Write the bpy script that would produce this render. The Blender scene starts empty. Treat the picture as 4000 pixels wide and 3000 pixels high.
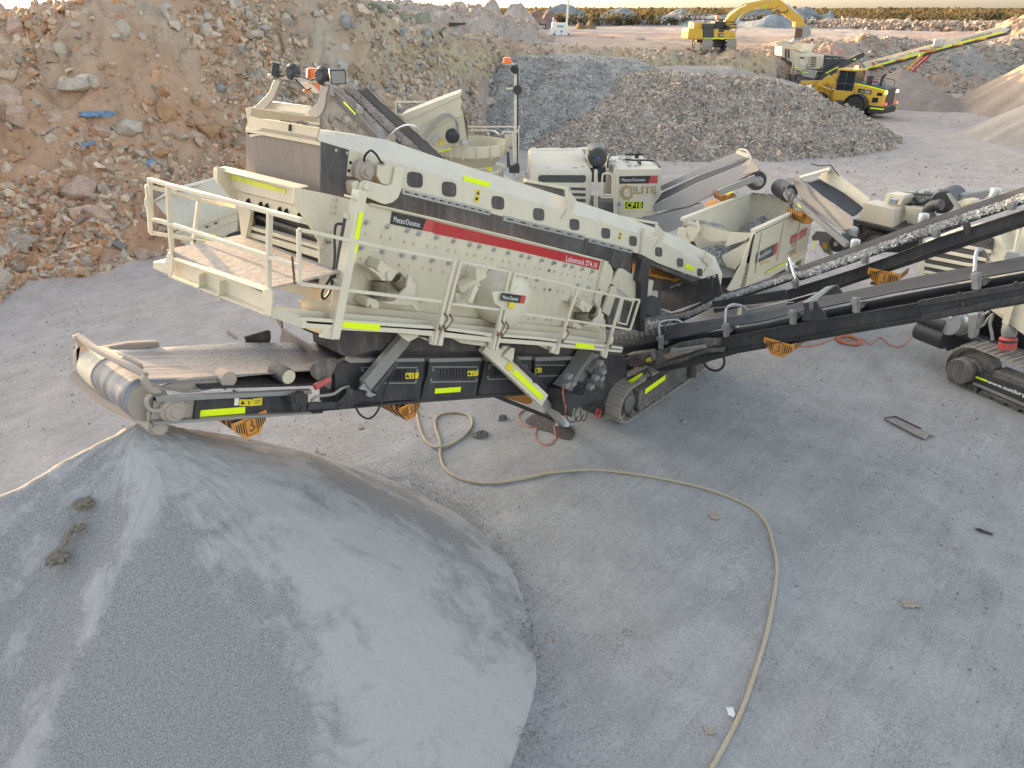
import bpy,bmesh,math,random
import numpy as np
from mathutils import Vector,Matrix,noise as mnoise
random.seed(7); rng = np.random.default_rng(11)
S = bpy.context.scene
COL = S.collection
R = math.radians
# ------------------------------------------------------------------ camera
F = 2790.0; PITCH = R(27.8); YAW = R(42.0); HC = 8.5
cam_d = bpy.data.cameras.new("Camera"); cam = bpy.data.objects.new("Camera",cam_d); COL.objects.link(cam)
cam_d.sensor_width = 36.0; cam_d.lens = F / 4000.0 * 36.0
cam_d.clip_start = 0.05; cam_d.clip_end = 6000
cam.location = (0,0,HC)
cam.rotation_euler = (math.pi / 2 - PITCH,0,YAW - math.pi / 2)
S.camera = cam
# ------------------------------------------------------------------ light
SUN_AZ = R(-47.0)      # from the viewing direction, to the left
SUN_EL = R(5.0)
sdx,sdy = math.sin(SUN_AZ),math.cos(SUN_AZ)
def c2m(x,y,z=0.0):  # viewing frame (right, forward) -> world
    return Vector((x * math.sin(YAW) + y * math.cos(YAW),-x * math.cos(YAW) + y * math.sin(YAW),z))
sd = c2m(sdx * math.cos(SUN_EL),sdy * math.cos(SUN_EL),math.sin(SUN_EL))
W = bpy.data.worlds.new("World"); S.world = W; W.use_nodes = True
nt = W.node_tree; bg = nt.nodes["Background"]
sky = nt.nodes.new("ShaderNodeTexSky"); sky.sky_type = 'NISHITA'; sky.sun_disc = False
sky.sun_elevation = R(13.0); sky.sun_rotation = math.atan2(sd.x,sd.y)
sky.air_density = 1.0; sky.dust_density = 2.1; sky.ozone_density = 0.0
hsv = nt.nodes.new('ShaderNodeHueSaturation'); hsv.inputs['Saturation'].default_value = 0.66   # thin dusty air
nt.links.new(sky.outputs[0],hsv.inputs['Color']); nt.links.new(hsv.outputs[0],bg.inputs[0]); bg.inputs[1].default_value = 0.15
sl = bpy.data.lights.new("Sun",'SUN'); sl.energy = 4.2; sl.angle = R(0.6); sl.color = (1.0,0.62,0.30)
so = bpy.data.objects.new("Sun",sl); COL.objects.link(so); so.location = (0,0,60)
so.rotation_euler = sd.to_track_quat('Z','Y').to_euler()
vs = S.view_settings; vs.view_transform = 'Standard'; vs.look = 'None'; vs.exposure = 1.85; vs.gamma = 1.0
S.render.engine = 'CYCLES'
S.render.resolution_x = 1024; S.render.resolution_y = 768
# ------------------------------------------------------------------ pixel helpers (photo is 4000x3000)
CAM = Vector((0,0,HC)); SP,CP = math.sin(PITCH),math.cos(PITCH)
CR = dict(A=(0,0,2.212),B=(900,200,2.212),C=(1700,400,2.212),D=(2500,500,2.212),E=(3000,700,2.212),
          F=(500,650,2.212),G=(1200,850,2.212),H=(250,1250,2.212),I=(1200,1250,2.212),J=(2100,1000,2.212),
          K=(2600,0,2.212),L=(3000,0,2.212),N=(0,700,2.212),O=(3400,1100,3.0167),P=(1800,0,2.212),
          Q=(900,0,2.212),X=(0,0,1.0),S=(0,1500,1.106),T=(2000,1500,1.106),W=(0,0,0.553))
def px(k,x,y):
    c = CR[k]; return c[0] + x / c[2],c[1] + y / c[2]
def ray(u,v):
    a = (u - 2000) / F; t = (1500 - v) / F
    return c2m(a,CP + t * SP,-SP + t * CP)
def aY(k,x,y,Y): r = ray(*px(k,x,y)); return CAM + r * (Y / r.y)
def aX(k,x,y,X): r = ray(*px(k,x,y)); return CAM + r * (X / r.x)
def aZ(k,x,y,Z): r = ray(*px(k,x,y)); return CAM + r * ((Z - HC) / r.z)
def aD(k,x,y,D): r = ray(*px(k,x,y)); return CAM + r * D
def PY(k,Y,*pts): return [aY(k,x,y,Y) for x,y in pts]
def PX(k,X,*pts): return [aX(k,x,y,X) for x,y in pts]
def PL(k,P0,n,*pts):
    out = []
    for x,y in pts:
        r = ray(*px(k,x,y)); out.append(CAM + r * ((P0 - CAM).dot(n) / r.dot(n)))
    return out
VX,VY,VZ = Vector((1,0,0)),Vector((0,1,0)),Vector((0,0,1))
# ------------------------------------------------------------------ materials
MATS = {}
def newmat(name):
    m = bpy.data.materials.new(name); m.use_nodes = True; MATS[name] = m
    n = m.node_tree; b = n.nodes["Principled BSDF"]; return m,n,b
def N(n,t,**kw):
    x = n.nodes.new(t)
    for k,v in kw.items():
        if k in x.inputs: x.inputs[k].default_value = v
        else: setattr(x,k,v)
    return x
def noise_n(n,scale,detail=6,rough=0.6,vec=None,dist=0.0):
    t = N(n,"ShaderNodeTexNoise"); t.inputs["Scale"].default_value = scale; t.inputs["Detail"].default_value = detail
    t.inputs["Roughness"].default_value = rough; t.inputs["Distortion"].default_value = dist
    if vec is not None: n.links.new(vec,t.inputs["Vector"])
    return t
def ramp_n(n,fac,stops):
    r = N(n,"ShaderNodeValToRGB"); e = r.color_ramp.elements
    while len(e) > 1: e.remove(e[0])
    e[0].position = stops[0][0]; e[0].color = (*stops[0][1],1) if len(stops[0][1]) == 3 else stops[0][1]
    for p_,c_ in stops[1:]:
        q = e.new(p_); q.color = (*c_,1)
    n.links.new(fac,r.inputs[0]); return r
def mix_n(n,fac,a,b,mode='MIX'):
    m = N(n,"ShaderNodeMix"); m.data_type = 'RGBA'; m.blend_type = mode
    for s,v in ((0,fac),(6,a),(7,b)):
        if hasattr(v,"links") or hasattr(v,"is_linked"): n.links.new(v,m.inputs[s])
        elif isinstance(v,(int,float)): m.inputs[s].default_value = v
        else: m.inputs[s].default_value = (*v,1)
    return m.outputs[2]
def math_n(n,op,a,b=None,clamp=False):
    m = N(n,"ShaderNodeMath"); m.operation = op; m.use_clamp = clamp
    for i,v in enumerate((a,b)):
        if v is None: continue
        if isinstance(v,(int,float)): m.inputs[i].default_value = v
        else: n.links.new(v,m.inputs[i])
    return m.outputs[0]
def bump_n(n,h,strength,dist,b,prev=None):
    x = N(n,"ShaderNodeBump"); x.inputs["Strength"].default_value = strength; x.inputs["Distance"].default_value = dist
    n.links.new(h,x.inputs["Height"])
    if prev: n.links.new(prev.outputs[0],x.inputs["Normal"])
    n.links.new(x.outputs[0],b.inputs["Normal"]); return x
DUST = (0.34,0.30,0.26)
def paint(name,col,rough=0.45,dust=0.35,metal=0.0,dustcol=DUST,scale=1.6):
    m,n,b = newmat(name)
    tc = N(n,"ShaderNodeTexCoord").outputs["Object"]
    geo = N(n,"ShaderNodeNewGeometry"); sep = N(n,"ShaderNodeSeparateXYZ"); n.links.new(geo.outputs["Normal"],sep.inputs[0])
    n1 = noise_n(n,scale,8,0.65,tc,0.4); n2 = noise_n(n,22,4,0.6,tc)
    up = math_n(n,'MULTIPLY',math_n(n,'MAXIMUM',sep.outputs[2],0.0),0.75)
    mp = N(n,"ShaderNodeMapping"); mp.inputs["Scale"].default_value = (9,9,.7); n.links.new(tc,mp.inputs[0]); n3 = noise_n(n,1.3,7,0.7,mp.outputs[0],0.2)
    up = math_n(n,'ADD',up,ramp_n(n,n3.outputs[0],[(0.5,(0,0,0)),(0.68,(0.75,) * 3)]).outputs[0])
    f = math_n(n,'ADD',up,ramp_n(n,n1.outputs[0],[(0.42,(0,0,0)),(0.72,(0.8,0.8,0.8))]).outputs[0])
    f = math_n(n,'MULTIPLY',f,ramp_n(n,n2.outputs[0],[(0.3,(0.55,) * 3),(0.7,(1.15,) * 3)]).outputs[0])
    f = math_n(n,'MULTIPLY',f,dust,True)
    n.links.new(mix_n(n,f,col,dustcol),b.inputs["Base Color"])
    n.links.new(math_n(n,'ADD',math_n(n,'MULTIPLY',f,0.5),rough,True),b.inputs["Roughness"])
    b.inputs["Metallic"].default_value = metal
    bump_n(n,n2.outputs[0],0.12,0.004,b)
    return m
def plain(name,col,rough=0.6,metal=0.0,emit=None,es=0.0):
    m,n,b = newmat(name); b.inputs["Base Color"].default_value = (*col,1); b.inputs["Roughness"].default_value = rough
    b.inputs["Metallic"].default_value = metal
    if emit: b.inputs["Emission Color"].default_value = (*emit,1); b.inputs["Emission Strength"].default_value = es
    return m
paint("cream",(0.64,0.58,0.44),0.5,0.50,dustcol=(0.47,0.40,0.32))
paint("cream_clean",(0.68,0.62,0.48),0.45,0.36,dustcol=(0.5,0.44,0.36))
paint("hood_white",(0.66,0.60,0.47),0.55,0.38,dustcol=(0.5,0.46,0.40))
paint("dark_paint",(0.032,0.032,0.036),0.5,0.15)
paint("dark_dusty",(0.075,0.070,0.068),0.6,0.55)
paint("grey_steel",(0.30,0.30,0.29),0.45,0.5,metal=0.35)
paint("plate_grey",(0.22,0.22,0.225),0.55,0.28,dustcol=(0.40,0.37,0.34),scale=0.8)
paint("steel",(0.50,0.50,0.48),0.38,0.3,metal=0.7)
paint("dusty_steel",(0.36,0.31,0.26),0.7,0.85,dustcol=(0.42,0.36,0.30))
paint("rubber",(0.035,0.035,0.038),0.55,0.25,dustcol=(0.28,0.26,0.25),scale=2.5)
paint("belt_dusty",(0.13,0.115,0.105),0.75,0.95,dustcol=(0.34,0.285,0.25),scale=2.0)
paint("belt_black",(0.026,0.027,0.031),0.8,0.07,dustcol=(0.25,0.25,0.26),scale=3)
paint("curtain",(0.055,0.050,0.050),0.6,0.42,dustcol=(0.30,0.26,0.24),scale=1.2)
paint("curtain_dust",(0.20,0.17,0.155),0.7,0.7,dustcol=(0.36,0.31,0.27),scale=0.9)
paint("guard_orange",(0.66,0.27,0.03),0.5,0.4)
paint("track_steel",(0.34,0.30,0.25),0.75,0.7,metal=0.0,dustcol=(0.30,0.26,0.22))
paint("spring",(0.26,0.22,0.13),0.5,0.5,metal=0.4)
paint("machine_yellow",(0.66,0.38,0.02),0.4,0.3)
paint("yellow_faded",(0.70,0.42,0.07),0.5,0.3)
paint("rust",(0.16,0.07,0.04),0.8,0.3)
paint("red_paint",(0.45,0.025,0.03),0.4,0.12)
paint("red_soft",(0.50,0.06,0.06),0.5,0.35)
paint("sign_black",(0.025,0.024,0.026),0.45,0.12)
paint("sign_black_dusty",(0.05,0.05,0.055),0.55,0.6,dustcol=(0.38,0.35,0.32))
plain("tape",(0.78,0.95,0.005),0.45)
paint("tape_dusty",(0.70,0.80,0.05),0.5,0.45)
plain("label_yellow",(0.75,0.60,0.03),0.5); plain("ink",(0.02,0.02,0.02),0.6)
plain("white",(0.80,0.80,0.78),0.5); plain("gold",(0.45,0.36,0.17),0.4,0.5); plain("gold_light",(0.62,0.52,0.28),0.5,0.2)
plain("gold_dark",(0.16,0.12,0.05),0.5)
plain("blue_label",(0.03,0.12,0.45),0.5)
plain("hole_dark",(0.012,0.012,0.012),0.9)
plain("glass_dark",(0.02,0.025,0.03),0.08)
plain("lamp_on_warm",(1,0.8,0.5),0.5,0,(1.0,0.75,0.4),7.0)
plain("lamp_on_red",(1,0.1,0.05),0.5,0,(1.0,0.06,0.03),2.2)
plain("lamp_on_amber",(1,0.4,0.05),0.5,0,(1.0,0.35,0.03),6.0)
plain("amber_plastic",(0.85,0.16,0.02),0.3)
plain("tyre",(0.03,0.03,0.03),0.85)
plain("hose_dark",(0.025,0.025,0.027),0.5)
plain("hose_grey",(0.33,0.31,0.28),0.6)
paint("hose_yellow",(0.44,0.35,0.20),0.7,0.9,dustcol=(0.44,0.38,0.30))
plain("cord_orange",(0.55,0.16,0.07),0.6)
paint("wood_grey",(0.20,0.17,0.15),0.85,0.5)
paint("branch",(0.26,0.19,0.14),0.9,0.4)
paint("tarp_blue",(0.20,0.33,0.50),0.5,0.3)
paint("cloth",(0.48,0.38,0.28),0.9,0.5)
paint("galv",(0.52,0.53,0.52),0.35,0.2,metal=0.6)
paint("white_paint",(0.78,0.78,0.76),0.35,0.12)
def M(x): return MATS[x]
# ------------------------------------------------------------------ object helpers
def link(o): COL.objects.link(o); return o
def thing(name,label,cat,loc,group=None,kind=None):
    o = link(bpy.data.objects.new(name,None)); o.location = loc; o["label"] = label; o["category"] = cat
    if group: o["group"] = group
    if kind: o["kind"] = kind
    return o
def wloc(o):
    l = Vector((0,0,0))
    while o is not None: l = l + o.location; o = o.parent
    return l
class MB:
    def __init__(s): s.v = []; s.f = []
    def add(s,vs,fs):
        b = len(s.v); s.v += [tuple(x) for x in vs]; s.f += [tuple(b + i for i in f) for f in fs]; return s
    def plate(s,pts,vec):            # polygon + thickness vector
        n = len(pts); vec = Vector(vec); q = [Vector(p) for p in pts]
        vs = q + [p + vec for p in q]
        nrm = Vector((0,0,0))
        for i in range(n): nrm += q[i].cross(q[(i + 1) % n])
        a,b = list(range(n)),list(range(n,2 * n))
        if nrm.dot(vec) > 0: fs = [a[::-1],b] + [(i,(i + 1) % n,(i + 1) % n + n,i + n) for i in range(n)]
        else: fs = [a,b[::-1]] + [(i + n,(i + 1) % n + n,(i + 1) % n,i) for i in range(n)]
        return s.add(vs,fs)
    def box(s,c,size,ax=None):
        c = Vector(c); X,Y,Z = ax if ax else (VX,VY,VZ); a,b,h = size[0] / 2,size[1] / 2,size[2] / 2
        vs = [c + X * (i * a) + Y * (j * b) + Z * (k * h) for i,j,k in
              ((-1,-1,-1),(1,-1,-1),(1,1,-1),(-1,1,-1),(-1,-1,1),(1,-1,1),(1,1,1),(-1,1,1))]
        return s.add(vs,[(3,2,1,0),(4,5,6,7),(0,1,5,4),(1,2,6,5),(2,3,7,6),(3,0,4,7)])
    def bar(s,a,b,w,h,side=None):  # rectangular bar a->b, w along side, h along the third axis
        a,b = Vector(a),Vector(b); d = (b - a); L = d.length
        if L < 1e-6: return s
        d = d / L; sv = Vector(side) if side is not None else (d.cross(VZ) if abs(d.z) < 0.99 else Vector(VX))
        sv = (sv - d * sv.dot(d)).normalized(); up = sv.cross(d).normalized()
        return s.box((a + b) / 2,(L,w,h),(d,-sv,up))
    def beam(s,a,b,w,h,t=0.012,side=None):  # C channel: web + two flanges (open towards -side)
        a,b = Vector(a),Vector(b); d = (b - a).normalized(); sv = Vector(side).normalized()
        sv = (sv - d * sv.dot(d)).normalized(); up = sv.cross(d).normalized()
        if up.z < 0: up = -up
        s.bar(a,b,t,h - 2 * t,sv)
        for k in (-1,1):
            o = up * (k * (h / 2 - t / 2)) - sv * (w / 2 - t / 2); s.bar(a + o,b + o,w,t,sv)
        return s
    def tube(s,pts,r,n=8,closed=False,caps=True):
        pts = [Vector(p) for p in pts]; m = len(pts); rs = r if isinstance(r,(list,tuple)) else [r] * m
        vs = []; prev = None
        for i,p in enumerate(pts):
            if closed: d = pts[(i + 1) % m] - pts[i - 1]
            else: d = pts[min(i + 1,m - 1)] - pts[max(i - 1,0)]
            d = d.normalized() if d.length > 1e-9 else Vector(VX)
            if prev is None: sv = d.cross(VZ) if abs(d.z) < 0.95 else d.cross(VX)
            else: sv = prev - d * prev.dot(d)
            sv.normalize(); prev = sv; up = d.cross(sv)
            for k in range(n):
                an = 2 * math.pi * k / n; vs.append(p + (sv * math.cos(an) + up * math.sin(an)) * rs[i])
        fs = []
        for i in range(m if closed else m - 1):
            j = (i + 1) % m
            for k in range(n): l = (k + 1) % n; fs.append((i * n + k,i * n + l,j * n + l,j * n + k))
        if caps and not closed: fs += [tuple(range(n))[::-1],tuple(range((m - 1) * n,m * n))]
        return s.add(vs,fs)
    def cyl(s,a,b,r,r2=None,n=20): return s.tube([a,b],[r,r if r2 is None else r2],n)
    def lathe(s,o,axis,prof,n=32,caps=True):  # prof: (distance along axis, radius)
        axis = Vector(axis).normalized(); o = Vector(o)
        sv = axis.cross(VZ) if abs(axis.z) < 0.9 else axis.cross(VX); sv.normalize(); up = axis.cross(sv)
        vs = []; fs = []
        for d,r in prof:
            for k in range(n):
                an = 2 * math.pi * k / n; vs.append(o + axis * d + (sv * math.cos(an) + up * math.sin(an)) * r)
        for i in range(len(prof) - 1):
            for k in range(n): l = (k + 1) % n; fs.append((i * n + k,i * n + l,(i + 1) * n + l,(i + 1) * n + k))
        if caps and prof[0][1] > 1e-4: fs.append(tuple(range(n))[::-1])
        if caps and prof[-1][1] > 1e-4: fs.append(tuple(range((len(prof) - 1) * n,len(prof) * n)))
        return s.add(vs,fs)
    def loft(s,secs,close=True,caps=True):
        n = len(secs[0]); vs = [p for q in secs for p in q]; fs = []
        for i in range(len(secs) - 1):
            for k in range(n if close else n - 1):
                l = (k + 1) % n; fs.append((i * n + k,i * n + l,(i + 1) * n + l,(i + 1) * n + k))
        if close and caps: fs += [tuple(range(n))[::-1],tuple(range((len(secs) - 1) * n,len(secs) * n))]
        return s.add(vs,fs)
    def build(s,name,mat,parent=None,bev=0.0,label=None,smooth=30,kind=None,loc=None):
        off = wloc(parent) if parent is not None else (Vector(loc) if loc is not None else Vector((0,0,0)))
        me = bpy.data.meshes.new(name); me.from_pydata([(x - off.x,y - off.y,z - off.z) for x,y,z in s.v],[],s.f)
        me.validate()
        bm = bmesh.new(); bm.from_mesh(me); bmesh.ops.recalc_face_normals(bm,faces=bm.faces[:]); bm.to_mesh(me); bm.free()
        if smooth:
            me.shade_smooth(); me.set_sharp_from_angle(angle=R(smooth))
        me.materials.append(M(mat) if isinstance(mat,str) else mat)
        o = link(bpy.data.objects.new(name,me))
        if parent is not None: o.parent = parent
        else: o.location = off
        if bev:
            b = o.modifiers.new("bevel",'BEVEL'); b.width = bev; b.segments = 2; b.limit_method = 'ANGLE'; b.angle_limit = R(40); b.harden_normals = False
        if label: o["label"] = label
        if kind: o["kind"] = kind
        return o
def tag(o,label,cat,group=None,kind=None):
    o["label"] = label; o["category"] = cat
    if group: o["group"] = group
    if kind: o["kind"] = kind
    return o
def curve_pts(pts,n=8,closed=False):   # catmull-rom
    P = [Vector(p) for p in pts]; m = len(P); out = []
    for i in range(m if closed else m - 1):
        p0 = P[i - 1] if (i > 0 or closed) else P[0]; p1 = P[i]; p2 = P[(i + 1) % m]
        p3 = P[(i + 2) % m] if (i + 2 < m or closed) else P[-1]
        for k in range(n):
            t = k / n
            out.append(0.5 * ((2 * p1) + (p2 - p0) * t + (2 * p0 - 5 * p1 + 4 * p2 - p3) * t * t + (3 * p1 - p0 - 3 * p2 + p3) * t ** 3))
    if not closed: out.append(P[-1])
    return out
def text(name,s,bl,br,tl,mat,parent,bold=0.0,off=0.006):
    """letters fitted to the box bottom-left, bottom-right, top-left (world points)"""
    cu = bpy.data.curves.new("t",'FONT'); cu.body = s; cu.offset = bold * .6; cu.resolution_u = 3; cu.space_character = 1.08
    to = bpy.data.objects.new("t",cu); COL.objects.link(to); bpy.context.view_layer.update()
    me = bpy.data.meshes.new_from_object(to.evaluated_get(bpy.context.evaluated_depsgraph_get()))
    bpy.data.objects.remove(to); bpy.data.curves.remove(cu)
    co = [v.co.copy() for v in me.vertices]; fs = [tuple(p.vertices) for p in me.polygons]; bpy.data.meshes.remove(me)
    x0 = min(c.x for c in co); x1 = max(c.x for c in co); y0 = min(c.y for c in co); y1 = max(c.y for c in co)
    bl,br,tl = Vector(bl),Vector(br),Vector(tl); nn = (br - bl).cross(tl - bl).normalized()
    if nn.dot(CAM - bl) < 0: nn = -nn
    mb = MB(); mb.add([bl + (br - bl) * ((c.x - x0) / (x1 - x0)) + (tl - bl) * ((c.y - y0) / (y1 - y0)) + nn * off for c in co],fs)
    return mb.build(name,mat,parent,smooth=0)
def decal(name,pts,mat,parent,th=0.004,label=None):
    q = [Vector(p) for p in pts]; nn = (q[1] - q[0]).cross(q[2] - q[1]).normalized()
    if nn.dot(CAM - q[0]) < 0: nn = -nn
    return MB().plate([p + nn * 0.001 for p in q],nn * th).build(name,mat,parent,smooth=0,label=label)
# rocks -----------------------------------------------------------
def rock_templates(n,npts=11,seed=3):
    r = random.Random(seed); out = []
    for _ in range(n):
        bm = bmesh.new(); s = (r.uniform(.75,1.1),r.uniform(.55,1.0),r.uniform(.38,.8))
        for _ in range(npts):
            v = Vector((r.gauss(0,1),r.gauss(0,1),r.gauss(0,1))).normalized() * r.uniform(.85,1.05)
            bm.verts.new((v.x * s[0],v.y * s[1],v.z * s[2]))
        bmesh.ops.convex_hull(bm,input=bm.verts[:]);
        bmesh.ops.delete(bm,geom=[v for v in bm.verts if not v.link_faces],context='VERTS')
        bm.verts.index_update()
        vs = np.array([v.co[:] for v in bm.verts]); fs = np.array([[v.index for v in f.verts] for f in bm.faces if len(f.verts) == 3])
        out.append((vs,fs)); bm.free()
    return out
RT = rock_templates(14); RT_S = rock_templates(12,8,9)
def scatter(name,pos,size,mat,parent=None,cols=None,temps=None,kind=None,flat=1.0,loc=None,seed=5,align=None):
    """one mesh of many stones; pos Nx3, size N; cols Nx3 -> colour attribute"""
    g = np.random.default_rng(seed); temps = temps or RT_S
    n = len(pos); ti = g.integers(0,len(temps),n); V = []; Fc = []; Cc = []; base = 0
    off = np.array(wloc(parent)) if parent is not None else (np.array(loc) if loc is not None else np.zeros(3))
    for k,(tv,tf) in enumerate(temps):
        idx = np.nonzero(ti == k)[0]; m = len(idx)
        if m == 0: continue
        a = g.uniform(0,2 * np.pi,m); b = g.normal(0,0.5,m) if flat < 1 else g.uniform(0,2 * np.pi,m); c = g.normal(0,0.5,m)
        ca,sa,cb,sb,cc,sc = np.cos(a),np.sin(a),np.cos(b),np.sin(b),np.cos(c),np.sin(c)
        Rz = np.zeros((m,3,3)); Rz[:,0,0] = ca; Rz[:,0,1] = -sa; Rz[:,1,0] = sa; Rz[:,1,1] = ca; Rz[:,2,2] = 1
        Ry = np.zeros((m,3,3)); Ry[:,0,0] = cb; Ry[:,0,2] = sb; Ry[:,2,0] = -sb; Ry[:,2,2] = cb; Ry[:,1,1] = 1
        Rx = np.zeros((m,3,3)); Rx[:,0,0] = 1; Rx[:,1,1] = cc; Rx[:,1,2] = -sc; Rx[:,2,1] = sc; Rx[:,2,2] = cc
        RR = Rz @ Ry @ Rx
        asp = g.uniform(0.8,1.25,(m,1,3))
        vv = np.einsum('mij,mvj->mvi',RR,tv[None] * asp) * size[idx][:,None,None] + pos[idx][:,None,:]
        V.append(vv.reshape(-1,3)); nv = len(tv)
        Fc.append((tf[None] + (base + np.arange(m) * nv)[:,None,None]).reshape(-1,3)); base += m * nv
        if cols is not None: Cc.append(np.repeat(cols[idx],nv,0))
    V = np.concatenate(V) - off; Fc = np.concatenate(Fc)
    me = fastmesh(name,V,Fc,np.concatenate(Cc) if cols is not None else None)
    me.materials.append(M(mat) if isinstance(mat,str) else mat)
    o = link(bpy.data.objects.new(name,me))
    if parent is not None: o.parent = parent
    else: o.location = off
    if kind: o["kind"] = kind
    return o
def fastmesh(name,V,Fc,C=None,smooth=False):
    me = bpy.data.meshes.new(name); k = Fc.shape[1]
    me.vertices.add(len(V)); me.vertices.foreach_set("co",V.astype(np.float32).ravel())
    me.loops.add(Fc.size); me.loops.foreach_set("vertex_index",Fc.astype(np.int32).ravel())
    me.polygons.add(len(Fc)); me.polygons.foreach_set("loop_start",(np.arange(len(Fc)) * k).astype(np.int32))
    if C is not None:
        ca = me.color_attributes.new("Col",'FLOAT_COLOR','POINT')
        ca.data.foreach_set("color",np.concatenate([C,np.ones((len(C),1))],1).astype(np.float32).ravel())
    me.update(calc_edges=True); me.validate()
    me.polygons.foreach_set("use_smooth",np.full(len(me.polygons),smooth,bool))
    return me
# numpy value noise ------------------------------------------------
_perm = np.random.default_rng(1).random((256,256))
def vn2(x,y):
    xi = np.floor(x).astype(int); yi = np.floor(y).astype(int); fx = x - xi; fy = y - yi
    fx = fx * fx * (3 - 2 * fx); fy = fy * fy * (3 - 2 * fy)
    a = _perm[xi & 255,yi & 255]; b = _perm[(xi + 1) & 255,yi & 255]; c = _perm[xi & 255,(yi + 1) & 255]; d = _perm[(xi + 1) & 255,(yi + 1) & 255]
    return (a * (1 - fx) + b * fx) * (1 - fy) + (c * (1 - fx) + d * fx) * fy - 0.5
def fbm(x,y,oct=4,lac=2.1,gain=0.5):
    s = 0; a = 1.0
    for i in range(oct): s = s + a * vn2(x + 17.3 * i,y + 9.1 * i); x = x * lac; y = y * lac; a *= gain
    return s
# ================================================================== TERRAIN
def vy(v,y):   # height of the point seen at row v, at forward distance y
    t = (1500 - v) / F; return HC + y * (-SP + t * CP) / (CP + t * SP)
def col(u,nodes):
    """u: photo column (near row 300); nodes: (y, z) or (v, y, 'v')"""
    a = (u - 2000) / (F * 1.085); k = math.sqrt(1 + a * a)
    return (math.atan(a),[((n[1] if len(n) == 3 else n[0]) * k,vy(n[0],n[1]) if len(n) == 3 else n[1]) for n in nodes])
v_ = 'v'
COLS = [
 # toe, lower face, ledge in, mid face, crest, crest back, behind, plateau, rise, horizon
 (R(-180),[(30,0),(34,1.5),(36,2),(40,3),(45,4.5),(50,5),(60,5),(140,5),(250,5),(2500,5)]),
 (R(-100),[(26,0),(29,1.2),(31,1.8),(34,3),(38,4.4),(44,4.8),(60,5),(140,5),(250,5),(2500,5)]),
 (R(-60),[(25,0),(28,1.2),(31,1.8),(34,3),(38,4.6),(44,4.8),(60,5),(140,5),(250,5),(2500,5)]),
 (R(-46),[(25,0),(28,1.2),(31,1.9),(34,3.2),(38,4.9),(44,4.9),(60,5),(140,5),(250,5),(2500,5)]),  # unseen crest left of frame, lowered so the sun reaches the heap top
 (R(-40),[(25,0),(28,1.3),(31,2.2),(35,4.6),(40,7.0),(44,6.6),(60,5),(140,5),(250,5),(2500,5)]),
 col(-150,[(24,0),(27,1.4),(31,2.3),(34,4.6),(38,7.6),(43,7.4),(60,5.2),(140,5),(250,5),(2500,5)]),
 col(150,[(24.5,0),(27,1.6),(32,2.5),(34.5,5.0),(38,8.05),(43,8.0),(60,5.4),(140,5),(250,5),(2500,5)]),
 col(500,[(27.3,0),(29.3,1.7),(33.5,2.7),(36,5.4),(39.5,8.8),(45,8.9),(62,6),(140,5),(250,5),(2500,5)]),
 col(900,[(32.5,0),(34.3,1.6),(37.5,2.8),(40,5.8),(43.5,10.3),(48,10.3),(66,6.5),(140,5),(250,5),(2500,5)]),
 col(1350,[(37,0),(39,1.7),(42,2.8),(44,5.6),(46.5,8.9),(54,9.9),(74,8.8),(140,5),(250,5),(2500,5)]),
 col(1650,[(44,0),(46,1.7),(48,2.9),(50,5.0),(52.5,6.9),(60,7.2),(82,9.0),(140,5),(250,5),(2500,5)]),
 col(1850,[(50.5,0),(52,1.6),(53.5,2.8),(55.5,4.6),(57.5,6.0),(66,6.1),(88,8.6),(140,5),(250,5),(2500,5)]),
 col(2020,[(57,0),(58.5,1.5),(60,2.6),(61.5,4.2),(63.5,5.3),(72,5.3),(96,6.9),(140,5),(250,5),(2500,5)]),
 col(2150,[(57,0),(59,1.5),(61,2.6),(63,4.0),(66,5.0),(75,5.05),(98,5.2),(140,5),(250,5),(2500,5)]),
 col(2500,[(58,0),(60,1.5),(62,2.6),(64,3.9),(67,4.75),(76,4.9),(98,5.0),(140,5),(250,5),(2500,5)]),
 col(2850,[(60,0),(62,1.3),(64,2.4),(66.5,3.5),(70,4.3),(84,4.5),(104,5.0),(140,5),(250,5),(2500,5)]),
 col(2980,[(64,0),(67,1.2),(70,2.2),(73,3.2),(77,4.3),(90,4.6),(108,5.0),(140,5),(250,5),(2500,5)]),
 col(3080,[(76,0.2),(81,1.2),(87,1.5),(90,3.0),(93,4.6),(98,4.9),(110,5.0),(140,5),(250,5),(2500,5)]),
 col(3500,[(86,0),(89,1.2),(91,2.2),(94,3.8),(97,5.0),(101,5.0),(112,5.0),(140,5),(250,5),(2500,5)]),
 col(4100,[(84,0),(88,1.2),(90,2.2),(92,3.6),(95,4.9),(100,5.0),(112,5.0),(140,5),(250,5),(2500,5)]),
 (R(60),[(90,0),(93,1.2),(95,2.2),(98,3.8),(101,5.0),(105,5.0),(116,5.0),(140,5),(250,5),(2500,5)]),
 (R(120),[(70,0),(73,1.2),(75,2.2),(78,3.8),(81,5.0),(85,5.0),(100,5.0),(140,5),(250,5),(2500,5)]),
 (R(180),[(30,0),(34,1.5),(36,2),(40,3),(45,4.5),(50,5),(60,5),(140,5),(250,5),(2500,5)]),
]
TH = np.array([c[0] for c in COLS]); NR = np.array([[n[0] for n in c[1]] for c in COLS]); NZ = np.array([[n[1] for n in c[1]] for c in COLS])
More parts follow.
